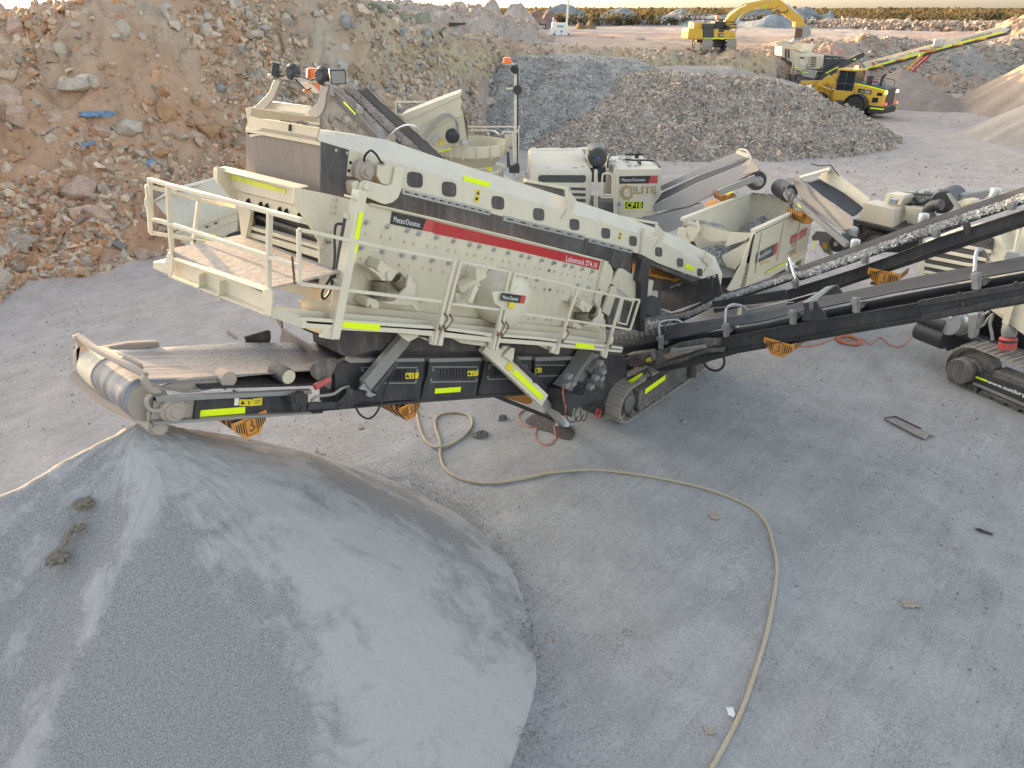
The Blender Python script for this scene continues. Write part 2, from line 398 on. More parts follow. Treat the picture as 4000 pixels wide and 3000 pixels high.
def terr_zone(x,y):
    th = np.arctan2(x,y); r = np.hypot(x,y)
    i = np.clip(np.searchsorted(TH,th) - 1,0,len(TH) - 2); f = (th - TH[i]) / (TH[i + 1] - TH[i]); f = f * f * (3 - 2 * f)
    rr = NR[i] * (1 - f)[...,None] + NR[i + 1] * f[...,None]; zz = NZ[i] * (1 - f)[...,None] + NZ[i + 1] * f[...,None]
    z = np.where(r < rr[...,0],zz[...,0] * np.clip(r / rr[...,0] * 6 - 5,0,1),0.0); k = np.where(r < rr[...,0],r / rr[...,0] - 1,0.0)
    for j in range(rr.shape[-1] - 1):
        t = (r - rr[...,j]) / (rr[...,j + 1] - rr[...,j]); m = (t >= 0) & (t < 1)
        z = np.where(m,zz[...,j] * (1 - t) + zz[...,j + 1] * t,z); k = np.where(m,j + t,k)
    m = r >= rr[...,-1]; z = np.where(m,zz[...,-1],z); k = np.where(m,9.0,k)
    return z,k,r,th
def terr(x,y):
    x = np.asarray(x,float); y = np.asarray(y,float)
    wx = x + fbm(x * .13,y * .13,3) * 1.8; wy = y + fbm(x * .13 + 40,y * .13,3) * 1.8
    far = np.clip((np.hypot(x,y) - 15) / 15,0,1)
    z,k,r,th = terr_zone(x + (wx - x) * far,y + (wy - y) * far)
    lim = np.where(th > .03,5.3,7.5); face = np.clip(k + 0.2,0,1) * np.clip(lim - k,0,1)
    q = fbm(x * .3 + 7,y * .3,3) * 4.5; fq = q - np.floor(q); z = z + face * .42 * (np.clip((fq - .5) * 4 + .5,0,1) - fq)
    z = z + face * (fbm(x * .35,y * .35,5) * 1.1 + fbm(x * 1.7 + 5,y * 1.7,4) * .38)
    # hollows and lumps of the dug face
    z = z + face * np.abs(vn2(x * .55 + 3,y * .55)) * -0.5
    z = z + (1 - face) * (fbm(x * .25,y * .25,4) * np.where(r < 70,.07,.25) + fbm(x * 2.3,y * 2.3,3) * .018)
    return z,k
def terr_m(X,Y):   # world coordinates in, ground height out
    x = X * math.sin(YAW) - Y * math.cos(YAW); y = X * math.cos(YAW) + Y * math.sin(YAW)
    return float(terr(np.array([x]),np.array([y]))[0][0])
# polar grid
ths = np.concatenate([np.linspace(-180,-62,60)[:-1],np.linspace(-62,-40,60)[:-1],np.linspace(-40,40,820),np.linspace(40,180,70)[1:]]) * math.pi / 180
rs = np.concatenate([[0.0],np.linspace(1.5,22,150),22 * np.exp(np.linspace(0.004,math.log(115 / 22),420)),115 * np.exp(np.linspace(.02,math.log(2400 / 115),110))])
TT,RR_ = np.meshgrid(ths,rs,indexing='ij'); gx = RR_ * np.sin(TT); gy = RR_ * np.cos(TT)
gz,gk = terr(gx,gy)
def zone_col(x,y,k):
    r = np.hypot(x,y); n1 = fbm(x * .12,y * .12,4); n2 = fbm(x * .5 + 9,y * .5,4); th = np.arctan2(x,y)
    def C(*c): return np.array(c)[None,:] * np.ones((x.size,3))
    x = x.ravel(); y = y.ravel(); k = k.ravel(); r = r.ravel(); n1 = n1.ravel(); n2 = n2.ravel(); th = th.ravel()
    def L(a,b,t): t = np.clip(t,0,1)[:,None]; return a * (1 - t) + b * t
    floor = L(C(.372,.365,.352),C(.45,.395,.36),np.clip((r - 12) / 16,0,1) * .9 + np.clip(-x / 10,0,1) * .35 + n1 * .35 - .04)
    floor = L(floor,C(.45,.38,.33),np.clip((r - 28) / 30,0,1) * .7 + n2 * .5)
    face = L(C(.43,.30,.21),C(.47,.38,.29),.45 + n2 * 1.6)
    face = L(face,C(.56,.34,.21),np.clip((-th - .12) / .45,0,1) * (1.15 - k * .2) + n1 * .7)      # redder soil on the left and low down, flare brightness put into the colour
    face = L(face,C(.33,.31,.28),np.clip((th + .25) / .3,0,1) * np.clip(1 - np.abs(k - 2) / 2.5,0,1) + n2 * .5 - .1)
    face = L(face,C(.47,.40,.22),np.clip(1 - np.abs(k - 3.4) / .9,0,1) * np.clip((th + .22) / .15,0,1) * np.clip((.36 - th) / .1,0,1) * .85)
    face = L(face,C(.46,.40,.34),np.clip(k - 4.6,0,1) * np.clip((.12 - th) / .1,0,1))
    top = L(C(.41,.30,.24),C(.44,.38,.33),.45 + fbm(x * .05,y * .02,3) * 2.2)
    bush = C(.15,.11,.06)
    c = L(floor,face,(k + .05) * 12); c = L(c,top,k - 5.2 + n2 * .3); c = L(c,bush,(r - 165) / 25)
    return np.clip(c,.02,.9)
gc = zone_col(gx,gy,gk)
WX = gx * math.sin(YAW) + gy * math.cos(YAW); WY = -gx * math.cos(YAW) + gy * math.sin(YAW)
V = np.stack([WX.ravel(),WY.ravel(),gz.ravel()],1); nr = len(rs); nt_ = len(ths)
ii,jj = np.meshgrid(np.arange(nt_ - 1),np.arange(nr - 1),indexing='ij'); q = (ii * nr + jj).ravel()
Fc = np.stack([q,q + 1,q + nr + 1,q + nr],1)
gme = fastmesh("ground",V,Fc,gc,True)
# soil / gravel materials ------------------------------------------
def soil(name,fine=14.0,bump=0.35,contrast=0.17,usecol=True,col=(0.3,0.3,0.3),speck=60,bd=0.03):
    m,n,b = newmat(name); tc = N(n,"ShaderNodeTexCoord").outputs["Object"]
    if usecol: base = N(n,"ShaderNodeVertexColor",layer_name="Col").outputs[0]
    else: base = mix_n(n,0.0,col,col)
    a = noise_n(n,0.9,9,0.7,tc,0.3); c = noise_n(n,fine,8,0.75,tc); s = noise_n(n,speck,3,0.8,tc)
    k = ramp_n(n,a.outputs[0],[(0.3,(1 - contrast,) * 3),(0.7,(1 + contrast,) * 3)]).outputs[0]
    k2 = ramp_n(n,c.outputs[0],[(0.3,(1 - contrast * .8,) * 3),(0.52,(1.0,) * 3),(0.75,(1 + contrast * .5,) * 3)]).outputs[0]
    k3 = ramp_n(n,s.outputs[0],[(0.33,(0.62,) * 3),(0.5,(1.0,) * 3),(0.7,(1.22,) * 3)]).outputs[0]
    k4 = ramp_n(n,noise_n(n,34,3,0.7,tc).outputs[0],[(0.37,(0.58,) * 3),(0.46,(1.0,) * 3)]).outputs[0]
    gm = ramp_n(n,noise_n(n,0.7,6,0.75,tc,0.6).outputs[0],[(0.48,(0,0,0)),(0.60,(1,1,1))]).outputs[0]
    mp = N(n,'ShaderNodeMapping'); mp.inputs['Scale'].default_value = (.10,2.2,1); mp.inputs['Rotation'].default_value = (0,0,.9); n.links.new(tc,mp.inputs[0]); k5 = ramp_n(n,noise_n(n,1.5,6,.75,mp.outputs[0],2.2).outputs[0],[(.36,(.93,) * 3),(.5,(1,1,1)),(.64,(1.04,) * 3)]).outputs[0]; base = mix_n(n,1.0,base,k5,'MULTIPLY')
    x = mix_n(n,1.0,mix_n(n,1.0,mix_n(n,1.0,base,k,'MULTIPLY'),k2,'MULTIPLY'),k3,'MULTIPLY')
    x = mix_n(n,gm,x,mix_n(n,1.0,x,k4,'MULTIPLY'))
    n.links.new(x,b.inputs["Base Color"]); b.inputs["Roughness"].default_value = 0.95; b.inputs["Specular IOR Level"].default_value = 0.15
    p_ = bump_n(n,c.outputs[0],bump,bd * 2.5,b); bump_n(n,s.outputs[0],bump,bd * .5,b,p_)
    return m
soil("soil"); soil("stone",5.0,0.3,0.22,True,speck=25)
gme.materials.append(M("soil"))
ground = link(bpy.data.objects.new("ground",gme)); ground["kind"] = "structure"; ground["label"] = "grey dusty pit floor rising into dug banks of orange and tan rubble"
ground["category"] = "ground"
# ================================================================== STOCKPILES
def cam_xy(p): return (p.x * math.sin(YAW) - p.y * math.cos(YAW),p.x * math.cos(YAW) + p.y * math.sin(YAW))
def pile(name,label,cat,cx,cy,h,rad,mat,colr,top=0.4,rough=0.12,base=None,nang=220,nrad=90,elong=None,fn=None,group=None):
    """cone of loose material; cx,cy in the viewing frame; rad: list of radii round the circle (0 = to the right, counter-clockwise)"""
    an = np.linspace(0,2 * np.pi,nang,endpoint=False)
    rk = np.interp(an,np.linspace(0,2 * np.pi,len(rad) + 1),list(rad) + [rad[0]])
    kern = np.hanning(25); kern /= kern.sum(); rk = np.convolve(np.concatenate([rk[-12:],rk,rk[:12]]),kern,'valid')
    t = np.linspace(0,1,nrad) ** 0.9
    A,T_ = np.meshgrid(an,t,indexing='ij'); rr = rk[:,None] * T_ * 1.06
    x = cx + rr * np.cos(A); y = cy + rr * np.sin(A)
    if elong: x = x + elong[0] * 0;
    prof = np.where(T_ < top / max(rad),1,1) * (1 - T_ * 1.06)
    z = h * prof - np.clip(top - rr,0,9) ** 2 * .5 / top * (h / max(rad))
    foot = np.clip((T_ - .88) / .12,0,1); z = z + foot * foot * 0.06 * h * .3
    z = z + (fbm(x * .6,y * .6,4) * rough * 2.2 + fbm(x * 2.5,y * 2.5,3) * rough * .45) * np.clip(T_ * 8,0.2,1) * (1 - foot * .8)
    if fn: z = fn(x,y,z,A,rr,T_)
    if base is None: base = terr(x,y)[0] - 0.0
    z = np.maximum(z + (base if not isinstance(base,(int,float)) else base),-50)
    WXp = x * math.sin(YAW) + y * math.cos(YAW); WYp = -x * math.cos(YAW) + y * math.sin(YAW)
    o3 = c2m(cx,cy,0)
    Vp = np.stack([WXp.ravel() - o3.x,WYp.ravel() - o3.y,z.ravel()],1)
    I_,J_ = np.meshgrid(np.arange(nang),np.arange(nrad - 1),indexing='ij'); I2 = (I_ + 1) % nang
    Fp = np.stack([(I_ * nrad + J_).ravel(),(I_ * nrad + J_ + 1).ravel(),(I2 * nrad + J_ + 1).ravel(),(I2 * nrad + J_).ravel()],1)
    cc = np.array(colr(x.ravel(),y.ravel())) if callable(colr) else np.ones((x.size,3)) * np.array(colr)
    me = fastmesh(name,Vp,Fp,cc,True); me.materials.append(M(mat))
    root = thing(name,label,cat,(o3.x,o3.y,0),group)
    body = link(bpy.data.objects.new("heap_body",me)); body.parent = root
    return root,(x,y,z,A,T_)
def grid_pts(G,n,seed=1,tmax=1.0,cond=None,jitter=0.5):
    """random points on a pile surface, area weighted"""
    x,y,z,A,T_ = G; g = np.random.default_rng(seed); na,nr_ = x.shape
    t = np.sqrt(g.random(n)) * tmax; a = g.random(n) * na
    i = a.astype(int) % na; ts = T_[0]; jf = np.interp(t,ts,np.arange(nr_)); j = np.clip(jf.astype(int),0,nr_ - 2); f = jf - j; fi = a - a.astype(int)
    def s(q): return (q[i,j] * (1 - f) + q[i,j + 1] * f) * (1 - fi) + (q[(i + 1) % na,j] * (1 - f) + q[(i + 1) % na,j + 1] * f) * fi
    X,Y,Z = s(x),s(y),s(z)
    return X,Y,Z
def to_w(X,Y,Z): return np.stack([X * math.sin(YAW) + Y * math.cos(YAW),-X * math.cos(YAW) + Y * math.sin(YAW),Z],1)
def stone_cols(n,pal,seed=2,var=0.16):
    g = np.random.default_rng(seed); p = np.array(pal); c = p[g.integers(0,len(p),n)] * (1 + g.normal(0,var,(n,1)))
    return np.clip(c,.02,.9)
def front(X,Y,cx,cy,h,lim=-0.25):  # keep what faces the camera side (cheap culling of the hidden back)
    d = np.hypot(X - cx,Y - cy) + 1e-6; return ((X - cx) * (-cx) + (Y - cy) * (-cy)) / d / math.hypot(cx,cy) > lim
soil("crushed",9.0,0.6,0.3,True,speck=30,bd=.05)
GREYS = [(.40,.35,.31),(.30,.30,.30),(.34,.33,.32),(.25,.27,.29),(.38,.34,.30),(.28,.25,.23),(.33,.36,.36),(.42,.38,.34)]
BROWNS = [(.48,.38,.30),(.55,.44,.34),(.38,.31,.26),(.50,.43,.36),(.57,.44,.32),(.42,.37,.32),(.33,.26,.21),(.62,.54,.45),(.24,.20,.17)]
BLUES = [(.40,.37,.34),(.46,.42,.38),(.24,.22,.20),(.50,.44,.38),(.28,.28,.28),(.42,.39,.35),(.36,.33,.30),(.46,.43,.40)]
# --- the two crushed rock heaps in the middle distance
def ph(v,y): return vy(v,y)
r1,G1 = pile("crushed_rock_heap","brown-grey heap of crushed rock in front of the wheel loader","rock heap",
              14.0,58.0,6.8,[14.5,13,12,11,11,13.5,15.5,15,12.5,12,12.5,14.5],"crushed",(.39,.34,.30),top=2,rough=.35,base=0.0,
              fn=lambda x,y,z,A,rr,T: np.minimum(z,4.25 + fbm(x * .3,y * .3,3) * .5 - np.clip(x - 16,0,9) * .12))
X_,Y_,Z_ = grid_pts(G1,70000,4,.99); k_ = front(X_,Y_,14.0,57.0,4); X_,Y_,Z_ = X_[k_],Y_[k_],Z_[k_]
scatter("loose_stones",to_w(X_,Y_,Z_ - .02),rng.uniform(.06,.20,len(X_)) * np.where(rng.random(len(X_)) < .03,1.8,1),"stone",r1,stone_cols(len(X_),BROWNS),kind="stuff")
r2,G2 = pile("crushed_rock_heap","blue-grey heap of crushed rock behind the brown-grey one, under the dug bench","rock heap",
              2.6,62.5,7.0,[24,18,8,6,7,9,12,12,12,12,17,24],"crushed",(.39,.36,.33),top=3.5,rough=.35,base=0.0,
              fn=lambda x,y,z,A,rr,T: np.minimum(z,5.1 - np.clip(x - 5,0,20) * .09 + fbm(x * .3,y * .3,3) * .5))
X_,Y_,Z_ = grid_pts(G2,56000,6,.99); k_ = front(X_,Y_,3.6,62.5,5,-.3); X_,Y_,Z_ = X_[k_],Y_[k_],Z_[k_]
scatter("loose_stones",to_w(X_,Y_,Z_ - .02),rng.uniform(.05,.17,len(X_)),"stone",r2,stone_cols(len(X_),BLUES,8),kind="stuff")
# small heap of coarse rock behind the crusher bowl
r3,G3 = pile("crushed_rock_heap","small pale heap of broken rock behind the cone crusher's cream bowl","rock heap",
              -6.6,38.5,2.5,[3.6,3.4,3,3,3.2,3.4,3.4,3.5],"crushed",(.37,.32,.28),top=.8,rough=.2,base=0.0)
X_,Y_,Z_ = grid_pts(G3,5200,7,1.0)
scatter("loose_stones",to_w(X_,Y_,Z_),rng.uniform(.05,.16,len(X_)),"stone",r3,stone_cols(len(X_),BROWNS,3,.12),kind="stuff")
# --- fine product heaps on the right
soil("sand_brown",20,0.15,0.10,True,speck=90)
r4,G4 = pile("sand_heap","tall brown heap of fine product at the right edge, behind the paler low one","sand heap",54.0,70.0,8.4,
              [13,13,12,12,12,12.2,12.6,12.4,12,12,12,12],"sand_brown",
              lambda x,y: np.clip(np.array([.33,.265,.21]) * (1 + .35 * fbm(np.arctan2(y - 70,x - 54) * 9,np.hypot(x - 54,y - 70) * .12,3))[:,None],0,1),top=.6,rough=.05)
r5,G5 = pile("sand_heap","pale low heap of fine product at the right edge, nearest of the two","sand heap",43.0,54.0,5.2,
              [9,9,9,9,9,9,9.2,9,9,9,9,9],"sand_brown",
              lambda x,y: np.clip(np.array([.36,.315,.275]) * (1 + .3 * fbm(np.arctan2(y - 54,x - 43) * 8,np.hypot(x - 43,y - 54) * .12,3))[:,None],0,1),top=.6,rough=.06)
# heap under the jaw crusher's product belt / the stacker feed
r6,G6 = pile("sand_heap","low brown mound between the wheel loader and the long stacking conveyor","mound",38.0,76.0,3.4,
              [7,6.5,6,6,6,6,6.5,7],"sand_brown",(.34,.27,.22),top=.5,rough=.15)
r7,G7 = pile("soil_heap","pink-brown pointed soil heap on the upper level right of the excavator bucket","soil heap",36.0,88.0,3.1,
              [5.2,5,5,5,5.2,5.6,5.6,5.4],"sand_brown",(.46,.31,.24),top=.4,rough=.4)
r8,G8 = pile("soil_heap","orange soil heap on the upper level behind the head of the stacking conveyor","soil heap",78.5,118.0,3.6,
              [9,8,8,8,8,8,9,9],"sand_brown",(.46,.30,.20),top=.4,rough=.5)
# --- fine pile in the foreground
m,n,b = newmat("fine_sand")
tc = N(n,"ShaderNodeTexCoord").outputs["Object"]; sp_ = N(n,"ShaderNodeSeparateXYZ"); n.links.new(tc,sp_.inputs[0])
ang = math_n(n,'ARCTAN2',sp_.outputs[0],math_n(n,'MULTIPLY',sp_.outputs[1],-1.0))
rad_ = math_n(n,'SQRT',math_n(n,'ADD',math_n(n,'POWER',sp_.outputs[0],2.0),math_n(n,'POWER',sp_.outputs[1],2.0)))
cv = N(n,"ShaderNodeCombineXYZ"); n.links.new(math_n(n,'MULTIPLY',ang,2.2),cv.inputs[0]); n.links.new(math_n(n,'MULTIPLY',rad_,0.55),cv.inputs[1])
st = noise_n(n,1.6,9,0.62,cv.outputs[0],0.7); bl = noise_n(n,.55,5,0.6,tc,.5); gr = noise_n(n,75,3,0.85,tc); g2 = noise_n(n,30,6,0.8,tc)
cv2 = N(n,"ShaderNodeCombineXYZ"); n.links.new(math_n(n,'MULTIPLY',ang,9.0),cv2.inputs[0]); n.links.new(math_n(n,'MULTIPLY',rad_,1.5),cv2.inputs[1]); st2 = noise_n(n,1.6,9,.7,cv2.outputs[0],.9)
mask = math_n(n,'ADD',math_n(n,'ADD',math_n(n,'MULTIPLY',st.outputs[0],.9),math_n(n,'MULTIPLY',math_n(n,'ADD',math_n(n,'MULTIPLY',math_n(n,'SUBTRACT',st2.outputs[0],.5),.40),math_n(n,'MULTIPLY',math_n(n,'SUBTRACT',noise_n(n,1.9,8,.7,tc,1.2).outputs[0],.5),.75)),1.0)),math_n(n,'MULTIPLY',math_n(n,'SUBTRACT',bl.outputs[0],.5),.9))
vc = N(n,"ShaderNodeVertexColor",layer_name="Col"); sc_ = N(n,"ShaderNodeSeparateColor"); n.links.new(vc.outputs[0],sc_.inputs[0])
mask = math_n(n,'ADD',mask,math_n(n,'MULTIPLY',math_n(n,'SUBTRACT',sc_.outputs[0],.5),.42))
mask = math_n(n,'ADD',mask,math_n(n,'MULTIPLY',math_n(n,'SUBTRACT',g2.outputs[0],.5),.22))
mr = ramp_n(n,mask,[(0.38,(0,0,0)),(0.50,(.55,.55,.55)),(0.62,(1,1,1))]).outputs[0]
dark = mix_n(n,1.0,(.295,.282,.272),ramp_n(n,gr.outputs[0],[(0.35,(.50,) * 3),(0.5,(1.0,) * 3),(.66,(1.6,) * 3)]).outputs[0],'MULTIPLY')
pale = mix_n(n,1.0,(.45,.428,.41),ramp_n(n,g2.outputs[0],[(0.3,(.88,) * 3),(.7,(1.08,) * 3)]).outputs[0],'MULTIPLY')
n.links.new(mix_n(n,mr,dark,pale),b.inputs["Base Color"]); b.inputs["Roughness"].default_value = .95; b.inputs["Specular IOR Level"].default_value = .1
bp = bump_n(n,gr.outputs[0],.55,.012,b); bump_n(n,g2.outputs[0],.35,.02,b,bp)
PCX,PCY = -4.75,7.75; FH = 3.85
FR = np.array([5.05,4.9,4.75,4.6,4.9,5.1,5.3,5.5,5.6,5.6,5.4,5.2,5.05])
FA = np.linspace(0,2 * np.pi,361); _f = np.interp(FA[:-1],np.linspace(0,2 * np.pi,13),FR); _k = np.hanning(61); _k /= _k.sum(); _f = np.convolve(np.concatenate([_f[-30:],_f,_f[:30]]),_k,'valid'); FS = np.append(_f,_f[0])
CREST = [(PCX,PCY,FH),(-5.5,7.25,3.74),(-6.1,6.9,3.5),(-8.5,5.2,2.6),(-11.5,3.2,.8)]
def fz0(x,y):
    rr = np.hypot(x - PCX,y - PCY); A = np.arctan2(y - PCY,x - PCX) % (2 * np.pi); r0 = np.interp(A,FA,FS); z = FH * (1 - rr / r0) - np.clip(.3 - rr,0,9) ** 2 * 1.0 + np.sin(np.clip(rr / r0,0,1) * np.pi) * .19
    for a_,b_ in zip(CREST[:-1],CREST[1:]):
        e = (b_[0] - a_[0],b_[1] - a_[1]); t = np.clip(((x - a_[0]) * e[0] + (y - a_[1]) * e[1]) / (e[0] ** 2 + e[1] ** 2),0,1)
        z = np.maximum(z,a_[2] + (b_[2] - a_[2]) * t - np.sqrt((x - a_[0] - e[0] * t) ** 2 + (y - a_[1] - e[1] * t) ** 2 + .01) * .87)
    return z
def on_pile(k,x,y):
    r = ray(*px(k,x,y)); ss = np.linspace(6,18,1500); P3 = np.array(CAM)[None] + np.array(r)[None] * ss[:,None]
    xx = P3[:,0] * math.sin(YAW) - P3[:,1] * math.cos(YAW); yy = P3[:,0] * math.cos(YAW) + P3[:,1] * math.sin(YAW); i = int(np.argmax(P3[:,2] < np.maximum(fz0(xx,yy),0))); return Vector(P3[max(i,1)])
rid = np.array([cam_xy(on_pile("S",*q)) for q in ((640,190),(685,330),(660,480),(590,640),(500,790),(420,920),(385,1090),(300,1290),(200,1470),(105,1655))])
def seg_d(x,y,P):
    d = np.full(x.shape,99.0); sgn = np.zeros(x.shape)
    for a_,b_ in zip(P[:-1],P[1:]):
        e = b_ - a_; t = np.clip(((x - a_[0]) * e[0] + (y - a_[1]) * e[1]) / (e @ e),0,1); qx = x - a_[0] - e[0] * t; qy = y - a_[1] - e[1] * t
        dd = np.hypot(qx,qy); s_ = np.sign(e[0] * qy - e[1] * qx); k = dd < d; d = np.where(k,dd,d); sgn = np.where(k,s_,sgn)
    return d,sgn
def fpile(x,y,z,A,rr,T):
    d,s_ = seg_d(x,y,rid)
    z = fz0(x,y)
    z = np.maximum(z,-.4)
    z = z + np.exp(-(d / .28) ** 2) * .10 * np.clip(rr,0,1) - np.where(s_ < 0,np.exp(-((d - .9) / .8) ** 2) * .16,0) * np.clip(rr - .3,0,1)
    z = z + .05 * fbm(x * 1.1,y * 1.1,4) + .022 * fbm(x * 4.5,y * 4.5,4) + .05 * np.exp(-(rr / 1.1) ** 2) * np.abs(fbm(x * 6 + 3,y * 6,3))
    return z
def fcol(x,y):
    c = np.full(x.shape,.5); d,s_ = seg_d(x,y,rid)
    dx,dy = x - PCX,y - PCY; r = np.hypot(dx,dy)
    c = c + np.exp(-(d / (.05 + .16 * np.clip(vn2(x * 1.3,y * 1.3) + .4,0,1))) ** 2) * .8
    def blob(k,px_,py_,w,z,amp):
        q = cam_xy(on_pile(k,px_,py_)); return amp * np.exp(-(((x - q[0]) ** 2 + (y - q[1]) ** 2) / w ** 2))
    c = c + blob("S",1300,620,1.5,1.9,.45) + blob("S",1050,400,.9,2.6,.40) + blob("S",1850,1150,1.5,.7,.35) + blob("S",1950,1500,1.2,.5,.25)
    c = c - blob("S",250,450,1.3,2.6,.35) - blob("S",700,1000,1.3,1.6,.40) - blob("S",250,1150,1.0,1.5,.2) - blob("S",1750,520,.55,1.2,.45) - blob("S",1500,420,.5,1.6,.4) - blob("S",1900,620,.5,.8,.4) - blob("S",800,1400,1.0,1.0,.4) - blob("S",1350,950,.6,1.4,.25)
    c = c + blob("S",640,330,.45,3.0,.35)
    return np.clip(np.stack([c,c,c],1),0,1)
rf,GF = pile("fine_sand_heap","large smooth grey heap of fine crushed sand in the foreground under the conveyor head","sand heap",PCX,PCY,FH,
              [5.4,5.2,5.1,5.1,7,9.5,11,11,9.5,7.5,6,5.4],"fine_sand",fcol,top=.35,rough=.035,base=0.0,nang=700,nrad=260,fn=fpile)
X_,Y_,Z_ = grid_pts(GF,9000,17,1.03); tt = np.hypot(X_ - PCX,Y_ - PCY); k_ = (rng.random(len(X_)) < np.clip((tt - 3.4) / 1.6,.12,1))
X_,Y_,Z_ = X_[k_],Y_[k_],Z_[k_]
g_ = np.random.default_rng(77); a_ = g_.uniform(-1.9,1.9,16000); r0_ = np.interp(a_ % (2 * np.pi),FA,FS); r_ = r0_ + .02 + g_.normal(0,.13,len(a_)) + fbm(a_ * 9,a_ * 0,3) * .3 + g_.random(len(a_)) ** 6 * .9
x2,y2 = PCX + r_ * np.cos(a_),PCY + r_ * np.sin(a_); X_ = np.concatenate([X_,x2]); Y_ = np.concatenate([Y_,y2]); Z_ = np.concatenate([Z_,np.maximum(terr(x2,y2)[0],FH * (1 - r_ / r0_)) + .004])
scatter("loose_grains",to_w(X_,Y_,Z_),rng.uniform(.006,.016,len(X_)),"stone",rf,stone_cols(len(X_),GREYS,3,.2),kind="stuff")
# clods on the fine heap
paint("damp_clod",(.17,.14,.11),.9,.5,dustcol=(.2,.17,.14))
for (x,y,s,lb) in ((360,519,.075,"small dark damp clod near the top left of the fine sand heap"),(290,665,.10,"largest dark damp clod, a long smear halfway down the left of the fine sand heap"),
                      (340,622,.05,"tiny dark clod just above the long dark smear on the fine sand heap"),(245,755,.085,"dark damp clod just below the long dark smear on the fine sand heap")):
    p = on_pile("S",x,y); mb = MB()
    q0,q1 = on_pile("S",x,y),on_pile("S",x - 60,y + 80); bm = bmesh.new(); ln = 1.0 if s == .10 else 0.0
    bmesh.ops.create_icosphere(bm,subdivisions=4,radius=1.0)
    for v in bm.verts:
        n_ = mnoise.fractal(v.co * 2.2 + Vector((x,y,0)),1.0,2.1,4) * .6; t_ = v.co.x * ln; w_ = s * (1.3 - .75 * ln) * (1 + n_ * .9)
        c_ = p + (q1 - q0) * (t_ * .8); v.co = c_ + Vector((v.co.x * w_ * (1 - ln * .5),v.co.y * w_,v.co.z * w_ * .45))
    mb.add([v.co.copy() for v in bm.verts],[[v.index for v in f.verts] for f in bm.faces]); bm.free()
    tag(mb.build("soil_clod","damp_clod",loc=p,smooth=0),lb,"clod","dark clods on the fine heap")
# ================================================================== RUBBLE ON THE BANKS AND THE FLOOR
g = np.random.default_rng(21)
def band(n,th0,th1,k0,k1,seed):
    """random points on the terrain between profile nodes k0..k1 over an azimuth range"""
    g = np.random.default_rng(seed); th = R(1) * g.uniform(th0,th1,n); k = g.uniform(k0,k1,n)
    i = np.clip(np.searchsorted(TH,th) - 1,0,len(TH) - 2); f = (th - TH[i]) / (TH[i + 1] - TH[i])
    kk = np.arange(NR.shape[1]); r = np.array([np.interp(a,kk,NR[b_] * (1 - c_) + NR[b_ + 1] * c_) for a,b_,c_ in zip(k,i,f)])
    x = r * np.sin(th); y = r * np.cos(th); z,k2 = terr(x,y); return x,y,z,th,k
def rub(name,label,n,th0,th1,k0,k1,smin,smax,pal,seed,power=3.0,mask=None):
    x,y,z,th,k = band(n,th0,th1,k0,k1,seed); g = np.random.default_rng(seed + 1)
    if mask is not None: m = mask(x,y,g.random(len(x))); x,y,z,th = x[m],y[m],z[m],th[m]
    s = smin + (smax - smin) * g.random(len(x)) ** power
    P_ = np.asarray(pal); c = stone_cols(len(x),P_,seed + 2,.13)
    o = scatter(name,to_w(x,y,z + s * .12),s,"stone",None,c,kind="stuff",seed=seed,temps=RT_S if smax < .25 else RT)
    o["label"] = label; o["category"] = "rubble"; return o
TAN = [(.50,.38,.27),(.56,.45,.33),(.42,.31,.22),(.53,.41,.30),(.44,.39,.33)]
ORG = [(.54,.33,.20),(.60,.43,.29),(.50,.28,.16),(.64,.50,.36),(.54,.40,.28),(.47,.38,.30)]
cl = lambda x,y,r_: r_ < np.clip(.5 + fbm(x * .22,y * .22,3) * 2.2,.06,1)
rub("bank_rubble","orange and tan broken rubble strewn over the left bank",38000,-44,-17,-.15,5.0,.03,.30,ORG,31,3.0,cl)
rub("bank_rubble","tan and grey broken rubble over the bank behind the screening plant",32000,-19,3,-.1,6,.04,.36,TAN + [(.42,.39,.35)],41,3.0,cl)
rub("bank_rubble","brown rubble over the bench below the excavator",13000,2,22,.3,4.8,.05,.32,TAN,51,3.0,cl)
rub("bank_rubble","blue-grey broken rock slopes behind the long stacking conveyor",22000,19,37,-.6,4.6,.05,.28,BLUES + TAN[:2],61,3.2,cl)
rub("bank_blocks","larger angular blocks half sunk in the left bank",420,-38,-17,-.1,5.0,.16,.55,ORG + [(.58,.48,.38)],33,2.2)
rub("bank_blocks","larger angular blocks half sunk in the bank behind the plant",420,-18,4,0,5.5,.16,.6,TAN,43,2.4)
# loose stones on the pit floor
x = g.uniform(-16,26,60000); y = 3.5 + g.random(60000) ** 1.1 * 34
m_ = (np.abs(x) < y * .8 + 2.5) & (g.random(60000) < np.clip(.35 + fbm(x * .3,y * .3,3) * 2.0,.03,1)) & (np.hypot(x - PCX,y - PCY) > 5.0); x,y = x[m_],y[m_]; z = terr(x,y)[0]
s = .005 + .03 * g.random(len(x)) ** 7 + np.hypot(x,y) * .0005
o = scatter("floor_gravel",to_w(x,y,z + s * .2),s,"stone",None,stone_cols(len(x),GREYS,5),kind="stuff",seed=8)
o["label"] = "small loose stones scattered over the grey pit floor"; o["category"] = "gravel"
x = g.uniform(-25,50,16000); y = g.uniform(30,75,16000); m_ = (np.abs(x) < y * .8) & (g.random(16000) < np.clip(.4 + fbm(x * .1,y * .1,3) * 2.2,.03,1)); x,y = x[m_],y[m_]; z,k = terr(x,y); m_ = k < .3; x,y,z = x[m_],y[m_],z[m_]
s = .02 + .09 * g.random(len(x)) ** 4
